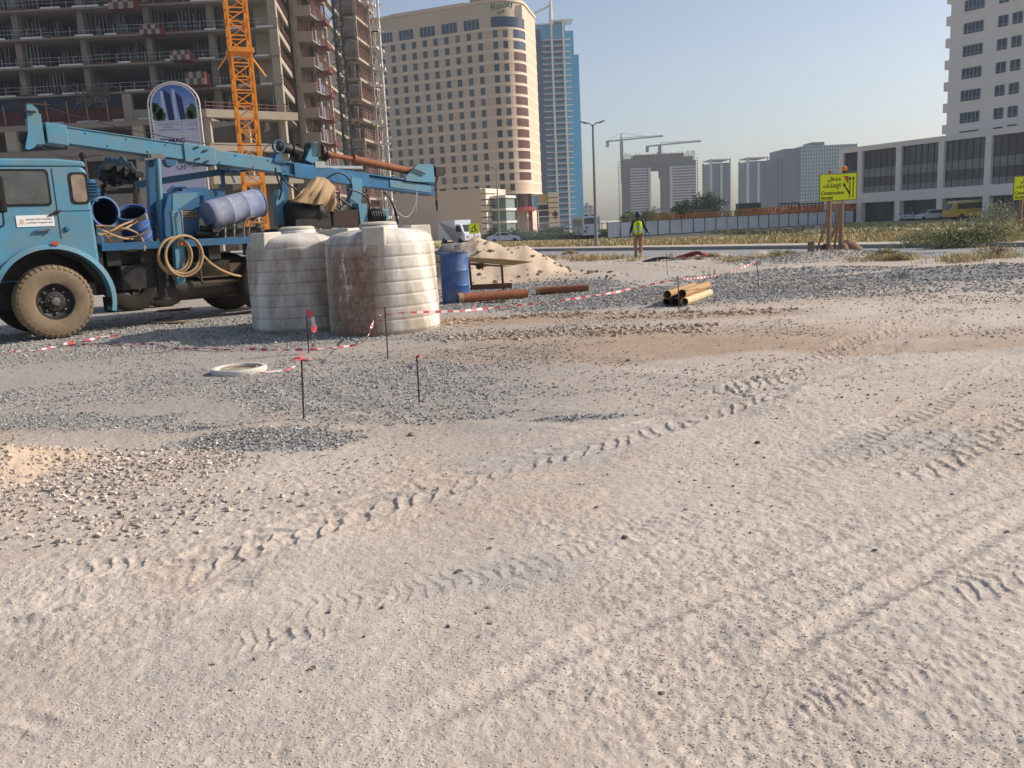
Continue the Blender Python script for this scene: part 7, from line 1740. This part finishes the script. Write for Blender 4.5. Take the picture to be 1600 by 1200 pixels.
# ================================================================ PERSON
def skin_obj(name, joints, bones, m, parent, sub=2, root=0):
    me = bpy.data.meshes.new(name); me.from_pydata([j[:3] for j in joints], bones, []); o = bpy.data.objects.new(name, me); COL.objects.link(o)
    o.modifiers.new('skin', 'SKIN'); s = o.modifiers.new('sub', 'SUBSURF'); s.levels = sub; s.render_levels = sub
    for i, v in enumerate(me.skin_vertices[0].data):
        r = joints[i][3]; v.radius = r if isinstance(r, tuple) else (r, r); v.use_root = (i == root)
    dg = bpy.context.evaluated_depsgraph_get(); dg.update(); me2 = bpy.data.meshes.new_from_object(o.evaluated_get(dg)); bpy.data.objects.remove(o)
    me2.materials.clear(); me2.materials.append(m); me2.polygons.foreach_set('use_smooth', [True]*len(me2.polygons))
    r = bpy.data.objects.new(name, me2); COL.objects.link(r); r.parent = parent; return r
def person():
    p = GG(998, 402); T = thing('person', 'worker in blue helmet, yellow vest and khaki trousers walking towards the yard', 'person', (p.x, p.y, p.z+.01), math.radians(-8))
    sk = mat('dark brown skin', lin((.26,.17,.13)), rough=.5, var=.05); bk = mat('black shirt', lin((.09,.09,.10)), rough=.9, var=.1); vs = mat('yellow vest', lin((.82,.90,.22)), rough=.7, var=.06, scale=6); kh = mat('khaki trousers', lin((.60,.45,.36)), rough=.85, var=.12, scale=5); bt = mat('brown boots', lin((.28,.21,.16)), rough=.7); hb = mat('blue helmet', lin((.13,.19,.40)), rough=.35); rf = mat('silver reflective band', lin((.80,.82,.76)), rough=.3)
    hip, k1, k2 = .90, .49, .49
    # continuous body: pelvis, spine, neck, head, arms with five fingers, legs, feet
    J = [(0,0,.94,.13),(0,0,1.10,.115),(0,.01,1.28,.14),(0,.01,1.42,.10),(0,0,1.50,.055),(0,-.01,1.58,.062),(0,-.015,1.66,.085),(0,-.0,1.72,.06)]
    B = [(0,1),(1,2),(2,3),(3,4),(4,5),(5,6),(6,7)]
    def chain(par, pts):
        i = par
        for q in pts: J.append(q); B.append((i, len(J)-1)); i = len(J)-1
        return i
    hl = chain(3, [(-.19,.01,1.42,.055),(-.27,.06,1.16,.042),(-.33,-.02,.93,.030),(-.345,-.04,.87,.026)])
    hr = chain(3, [(.19,.01,1.42,.055),(.26,-.02,1.17,.042),(.40,-.06,.98,.030),(.44,-.07,.93,.026)])
    for h, sx in ((hl, -1), (hr, 1)):
        x, y, z, _ = J[h]; dx = .0 if sx < 0 else .045
        for k, (a, L) in enumerate(((-.026,.07),(-.009,.08),(.009,.075),(.026,.06))):
            chain(h, [(x+dx*.4, y+a, z-.035, .010),(x+dx, y+a*1.2-.008, z-.035-L*.55, .008),(x+dx*1.2, y+a*1.2-.018, z-.03-L, .006)])
        chain(h, [(x-sx*.01, y-.045, z-.02, .010),(x-sx*.015, y-.06, z-.055, .008)])
    chain(0, [(-.10,0,.86,.085),(-.12,-.06,.50,.058),(-.11,.06,.10,.042),(-.11,.03,.04,.042),(-.12,-.13,.035,.036)])
    chain(0, [(.10,0,.86,.085),(.09,.02,.48,.058),(.07,.0,.11,.042),(.07,-.02,.04,.042),(.08,-.18,.035,.036)])
    body = skin_obj('body', J, B, sk, T)
    # face
    mb = MB(); 
    for s in (-1, 1): mb.ball((s*.032,-.094,1.655), .012, 5)
    e = mb.build('eye', mat('eye white', (.6,.58,.52), rough=.3), body)
    mb = MB(); mb.ball((0,-.105,1.632), .018, 6, (.8,.9,1.2)); mb.ball((0,-.092,1.598), .026, 6, (1.1,.4,.25))
    for s in (-1, 1): mb.ball((s*.088,0,1.65), .026, 6, (.4,.8,1.2))
    mb.build('face_feature', sk, body, smooth=True)
    shirt = skin_obj('shirt', [(0,0,.95,.145),(0,0,1.12,.128),(0,.01,1.30,.152),(0,.01,1.43,.108),(0,0,1.49,.066),(-.19,.01,1.42,.070),(-.27,.06,1.16,.055),(-.32,-.01,.97,.045),(.19,.01,1.42,.070),(.26,-.02,1.17,.055),(.385,-.055,1.0,.045)], [(0,1),(1,2),(2,3),(3,4),(3,5),(5,6),(6,7),(3,8),(8,9),(9,10)], bk, T)
    vest = skin_obj('vest', [(0,0,.84,(.21,.17)),(0,0,1.05,(.205,.165)),(0,.01,1.28,(.215,.175)),(0,.01,1.43,(.20,.13)),(0,.005,1.47,(.13,.09))], [(0,1),(1,2),(2,3),(3,4)], vs, T)
    mb = MB(); mb.box(-.012,.012,-.19,-.13,.80,1.40); mb.build('zip', bk, vest)
    mb = MB()
    for z in (1.02, 1.18): mb.lathe([(.20,z),(.20,z+.05)], 24, caps=(False,False)); 
    o = mb.build('reflective_band', rf, vest); o.scale = (1.0,.82,1)
    skin_obj('trousers', [(0,0,.93,.15),(-.10,0,.85,.105),(-.12,-.06,.50,.078),(-.11,.05,.13,.068),(.10,0,.85,.105),(.09,.02,.48,.078),(.07,.0,.14,.068)], [(0,1),(1,2),(2,3),(0,4),(4,5),(5,6)], kh, T)
    skin_obj('boot', [(-.11,.06,.12,.055),(-.11,.04,.05,.055),(-.12,-.15,.04,.045)], [(0,1),(1,2)], bt, T); skin_obj('boot', [(.07,.0,.12,.055),(.07,-.02,.05,.055),(.08,-.20,.04,.045)], [(0,1),(1,2)], bt, T)
    mb = MB(); mb.lathe([(.125,1.695),(.122,1.72),(.108,1.77),(.07,1.81),(.01,1.825)], 24, (0,-.005,0), caps=(False,False)); mb.prism([(-.09,-.09,1.70),(.09,-.09,1.70),(.06,-.175,1.69),(-.06,-.175,1.69)],(0,0,.012)); mb.build('helmet', hb, T, smooth=True)
    mb = MB(); mb.lathe([(.098,1.60),(.10,1.66),(.10,1.695)], 16, (0,.015,0), caps=(False,False)); h = mb.build('hair', bk, T, smooth=True)
person()

# ================================================================ PLANTS
leafm = mat('leaf', (.07,.09,.04), rough=.8, var=.2, scale=3, attr='Col', spec=.2)
leafm.node_tree.nodes['Principled BSDF'].inputs['Transmission Weight'].default_value = 0
barkm = mat('bark', lin((.36,.30,.25)), rough=.95, var=.25, scale=6)
def leafcloud(name, C, R, n, size, cols, parent, seed=0, m=leafm, shape='ball', thin=.42):
    """n leaf quads in clumps filling an uneven ellipsoid (centre C, radii R)"""
    r = np.random.RandomState(seed); nc_ = max(6, int(n/28)); d = r.randn(nc_, 3); d /= np.linalg.norm(d, axis=1)[:, None]; rad = r.rand(nc_, 1)**.45
    cl = d*rad; 
    if shape == 'dome': cl[:, 2] = np.abs(cl[:, 2])*1.0-.08
    cl = cl*(np.array(R)*(.86+.28*r.rand(nc_, 1))); k = r.randint(0, nc_, n)
    P = cl[k]+r.randn(n, 3)*np.array(R)*.13+np.array(C); 
    u = r.randn(n, 3); u /= np.linalg.norm(u, axis=1)[:, None]; w = np.cross(u, r.randn(n, 3)); w /= np.linalg.norm(w, axis=1)[:, None]
    s = size*(.6+.8*r.rand(n, 1)); V = np.stack([P-u*s, P-w*s*thin, P+u*s, P+w*s*thin], 1).reshape(-1, 3); V[:, 2] = np.maximum(V[:, 2], C[2]-R[2]*1.05 if shape == 'ball' else .01)
    F = np.arange(4*n).reshape(n, 4); tone = (.65+.7*r.rand(nc_))[k][:, None]; cc = np.array(cols); ci = cc[r.randint(0, len(cc), n)]*tone*(.8+.4*r.rand(n, 1))
    return numesh(name, V, F, m, parent, cols=np.repeat(ci, 4, 0))
def tree(label, x, y, h, w, cols, seed, n=2600, size=.22, name='round_tree', trunk=.16, grp=None):
    z = float(tz(x, y)); T = thing(name, label, 'tree', (x, y, z), 0, grp); mb = MB(); mb.tube([(0,0,-.1),(.05,0,h*.25),(-.05,.05,h*.5)], [trunk,trunk*.8,trunk*.55], 8); r = random.Random(seed)
    for k in range(6): a = r.uniform(0, 6.28); mb.tube([(0,0,h*r.uniform(.28,.5)),(w*.2*math.cos(a),w*.2*math.sin(a),h*.6),(w*.36*math.cos(a),w*.36*math.sin(a),h*.75)], [trunk*.45,trunk*.3,trunk*.12], 6)
    mb.build('trunk', barkm, T); leafcloud('crown', (0,0,h*.62), (w/2,w/2,h*.40), n, size, cols, T, seed); return T
dkg = [lin((.20,.30,.18)), lin((.26,.36,.20)), lin((.16,.24,.16))]; mdg = [lin((.34,.42,.24)), lin((.42,.47,.28)), lin((.28,.36,.22))]; plg = [lin((.56,.58,.45)), lin((.62,.62,.50)), lin((.46,.50,.38)), lin((.68,.66,.55))]
dry = [lin((.78,.69,.50)), lin((.70,.63,.45)), lin((.84,.75,.58)), lin((.62,.58,.42))]; ygr = [lin((.58,.60,.42)), lin((.68,.66,.46)), lin((.48,.53,.36)), lin((.74,.68,.50))]
tree('round dark green tree left of its bigger twin, behind the orange crane sections', gat(1068,162), 162, 5.2, 4.2, dkg, 1, grp='round trees behind the hoarding')
tree('bigger dark green tree with domed crown, left of the first glass tower', gat(1104,165), 165, 6.3, 6.6, dkg, 2, n=3600, grp='round trees behind the hoarding')
tree('pale hazy tree at the foot of the left twin tower, behind the worker', gat(984,230), 230, 4.6, 5.5, mdg, 3, size=.32, n=1500)
tree('pale hazy tree in the gap under the twin tower, right of the worker', gat(1010,232), 232, 4.8, 5.0, mdg, 4, size=.32, n=1500)
def shrub(label, x, y, w, d, h, cols, seed, n=3000, size=.10, name='shrub', grp=None, thin=.42):
    z = gz(x, y) if y < 60 else float(tz(x, y)); T = thing(name, label, 'shrub', (x, y, z), 0, grp); mb = MB(); r = random.Random(seed)
    for k in range(14): a = r.uniform(0, 6.28); q = r.uniform(.2,.85); mb.tube([(0,0,0),(w*.2*q*math.cos(a),d*.2*q*math.sin(a),h*.4),(w*.45*q*math.cos(a),d*.45*q*math.sin(a),h*.8*(1-q*.4))], [.03,.02,.008], 5)
    mb.build('stem', barkm, T); leafcloud('foliage', (0,0,0), (w/2,d/2,h*.95), n, size, cols, T, seed, shape='dome', thin=thin); return T
shrub('pale grey green desert bush hiding the rear of the yellow minibus', gat(1558,66), 66, 3.6, 3.0, 2.45, plg, 5, 6500, .085, thin=.3)
shrub('dark green bush at the foot of the hotel lobby, right of the yellow sign', gat(797,125), 125, 4.2, 3.0, 2.1, mdg, 6, 2400, .17)
shrub('low green bush right behind the small yellow roadworks sign', gat(768,128), 128, 3.6, 3.0, 2.0, mdg, 7, 2000, .17)
shrub('long low hedge at the foot of the cream entrance block', gat(870,175), 175, 14, 3.0, 1.9, mdg, 8, 3200, .22)
for k, (u, v, w, d, h, c, lab) in enumerate(((1470,386,2.6,1.5,.75,ygr,'low green weed clump at the left end of the verge weeds, beyond the road'),(1505,388,2.6,1.5,.90,mdg+ygr,'greenest weed clump in the verge under the yellow minibus'),(1545,386,2.6,1.7,1.05,ygr,'tall yellow green weed clump in front of the cut off sign'),(1578,384,2.2,1.6,1.0,dry+ygr,'dry yellowish weed clump at the right edge beside the cut off sign'),
    (1445,380,2.2,1.6,.55,dry+ygr,'thin yellowish weed clump, leftmost of the verge weeds'))):
    p = GT(u, v); shrub(lab, p.x, p.y+.6, w, d, h, c, 20+k, 4200, .05, 'weed_clump', 'weed clumps in the verge', thin=.25)
for k, (u, v, w, h, c, lab) in enumerate(((1222,402,1.3,.28,ygr,'green tuft beside the gravel heap, left of the whole sign'),(1405,407,1.2,.25,dry+ygr,'low tuft on the near road edge right of the whole sign'),(1555,402,1.6,.42,dry,'dry tan tuft on the near road edge under the weed clumps'),(892,397,.9,.22,dry,'little dry tuft at the near road edge above the sand mound'),(1385,403,1.0,.32,mdg+dry,'greenish tuft just right of the sandbags'),(1110,402,1.0,.16,dry,'dry tuft behind the dark red cloth'))):
    p = GG(u, v); shrub(lab, p.x, p.y, w, w*.8, h, c, 40+k, 2200, .035, 'dry_tuft', 'tufts along the near road edge', thin=.22)
def grass(name, dens, x0, x1, y0, y1, n, h0, h1, cols, seed, wd=.014, label=None):
    X, Y, r = sample(dens, x0, x1, y0, y1, n, seed); m = len(X); nb = 9; X = np.repeat(X, nb)+r.randn(m*nb)*.10; Y = np.repeat(Y, nb)+r.randn(m*nb)*.10; Z = ground_h(X, Y, False); N = m*nb
    h = (h0+(h1-h0)*r.rand(N)**1.6); a = r.rand(N)*6.283; le = h*(.25+.6*r.rand(N)); tx = np.cos(a)*le; ty = np.sin(a)*le; w = wd*(1+Y/40); px = -np.sin(a)*w; py = np.cos(a)*w
    V = np.stack([np.stack([X-px, Y-py, Z-.02], 1), np.stack([X+px, Y+py, Z-.02], 1), np.stack([X+px*.7+tx*.45, Y+py*.7+ty*.45, Z+h*.65], 1), np.stack([X+tx, Y+ty, Z+h], 1)], 1).reshape(-1, 3)
    cc = np.array(cols); gq = (fbm(X, Y, 3.5, 3, seed+5) > .5).astype(int); ci = cc[(r.randint(0, len(cc)-1, N)+gq) % len(cc)]*(.75+.5*r.rand(N, 1))
    o = numesh(name, V, np.arange(4*N).reshape(N, 4), leafm, cols=np.repeat(ci, 4, 0)); o['kind'] = 'stuff'; return o
Q = lambda x, y: x*QN[0]+y*QN[1]
grass('verge_grass', lambda x, y: sstep(34, 35, Q(x,y))*(1-sstep(44, 47, Q(x,y)))*(.06+.6*sstep(.36, .55, fbm(x, y, 3, 4, 600))), -22, 40, 14, 72, 60000, .08, .40, dry+ygr[:1], 31)
grass('far_grass', lambda x, y: sstep(46, 49, Q(x,y))*(1-sstep(60, 68, Q(x,y)))*sstep(.50, .66, fbm(x, y, 5, 4, 610))*.6, -20, 60, 20, 105, 34000, .08, .34, dry+ygr[:1], 32, .03)
grass('plot_grass', lambda x, y: sstep(77, 80, Q(x,y))*(1-sstep(118, 126, Q(x,y)))*sstep(.44, .6, fbm(x, y, 6, 4, 620))*(x > 28)*.9, 20, 110, 30, 128, 26000, .15, .55, dry+ygr, 33, .04)
grass('roadside_grass', lambda x, y: sstep(22.6, 23.6, Q(x,y))*(1-sstep(25.0, 25.6, Q(x,y)))*sstep(.50, .62, fbm(x, y, 1.8, 4, 630)), -12, 26, 4, 50, 40000, .05, .22, dry, 34, .008)
grass('lobby_lawn', lambda x, y: np.ones(x.shape)*.8, 2, 22, 135, 190, 3500, .3, .8, mdg, 35, .08)
# dust drifting over the far road
dm = bpy.data.materials.new('dust'); dm.use_nodes = True; n_ = dm.node_tree.nodes; l_ = dm.node_tree.links; n_.clear()
pv = n_.new('ShaderNodeVolumePrincipled'); tc = n_.new('ShaderNodeTexCoord'); vm = n_.new('ShaderNodeVectorMath'); vm.operation = 'LENGTH'; l_.new(tc.outputs['Object'], vm.inputs[0]); nz = n_.new('ShaderNodeTexNoise'); nz.inputs['Scale'].default_value = 2.4; nz.inputs['Detail'].default_value = 4; l_.new(tc.outputs['Object'], nz.inputs['Vector'])
mr = n_.new('ShaderNodeMapRange'); mr.inputs[1].default_value = .25; mr.inputs[2].default_value = 1.0; mr.inputs[3].default_value = 1; mr.inputs[4].default_value = 0; l_.new(vm.outputs['Value'], mr.inputs[0])
m2 = n_.new('ShaderNodeMapRange'); m2.inputs[1].default_value = .42; m2.inputs[2].default_value = .68; m2.inputs[3].default_value = 0; m2.inputs[4].default_value = .10; l_.new(nz.outputs['Fac'], m2.inputs[0])
mu = n_.new('ShaderNodeMath'); mu.operation = 'MULTIPLY'; l_.new(mr.outputs[0], mu.inputs[0]); l_.new(m2.outputs[0], mu.inputs[1]); l_.new(mu.outputs[0], pv.inputs['Density']); pv.inputs['Color'].default_value = (1,.96,.88,1)
ou = n_.new('ShaderNodeOutputMaterial'); l_.new(pv.outputs[0], ou.inputs['Volume'])
mb = MB(); mb.ball((0,0,0), 1, 12); o = mb.build('dust_cloud', dm); o.location = (gat(838,122), 122, .8); o.scale = (9.5, 7, 2.6); tag(o, kind='stuff')
# ================================================================ AIR
if HAZE:
    mb = MB(); mb.box(-1000, 1000, -60, 1200, -40, 190)
    hm = bpy.data.materials.new('air'); hm.use_nodes = True; n = hm.node_tree.nodes; l = hm.node_tree.links; n.clear()
    pv = n.new('ShaderNodeVolumePrincipled'); pv.inputs['Density'].default_value = HAZE; pv.inputs['Color'].default_value = (.80,.90,1.0,1); pv.inputs['Anisotropy'].default_value = .3
    out = n.new('ShaderNodeOutputMaterial'); l.new(pv.outputs[0], out.inputs['Volume'])
    h = mb.build('haze', hm); h['kind'] = 'stuff'
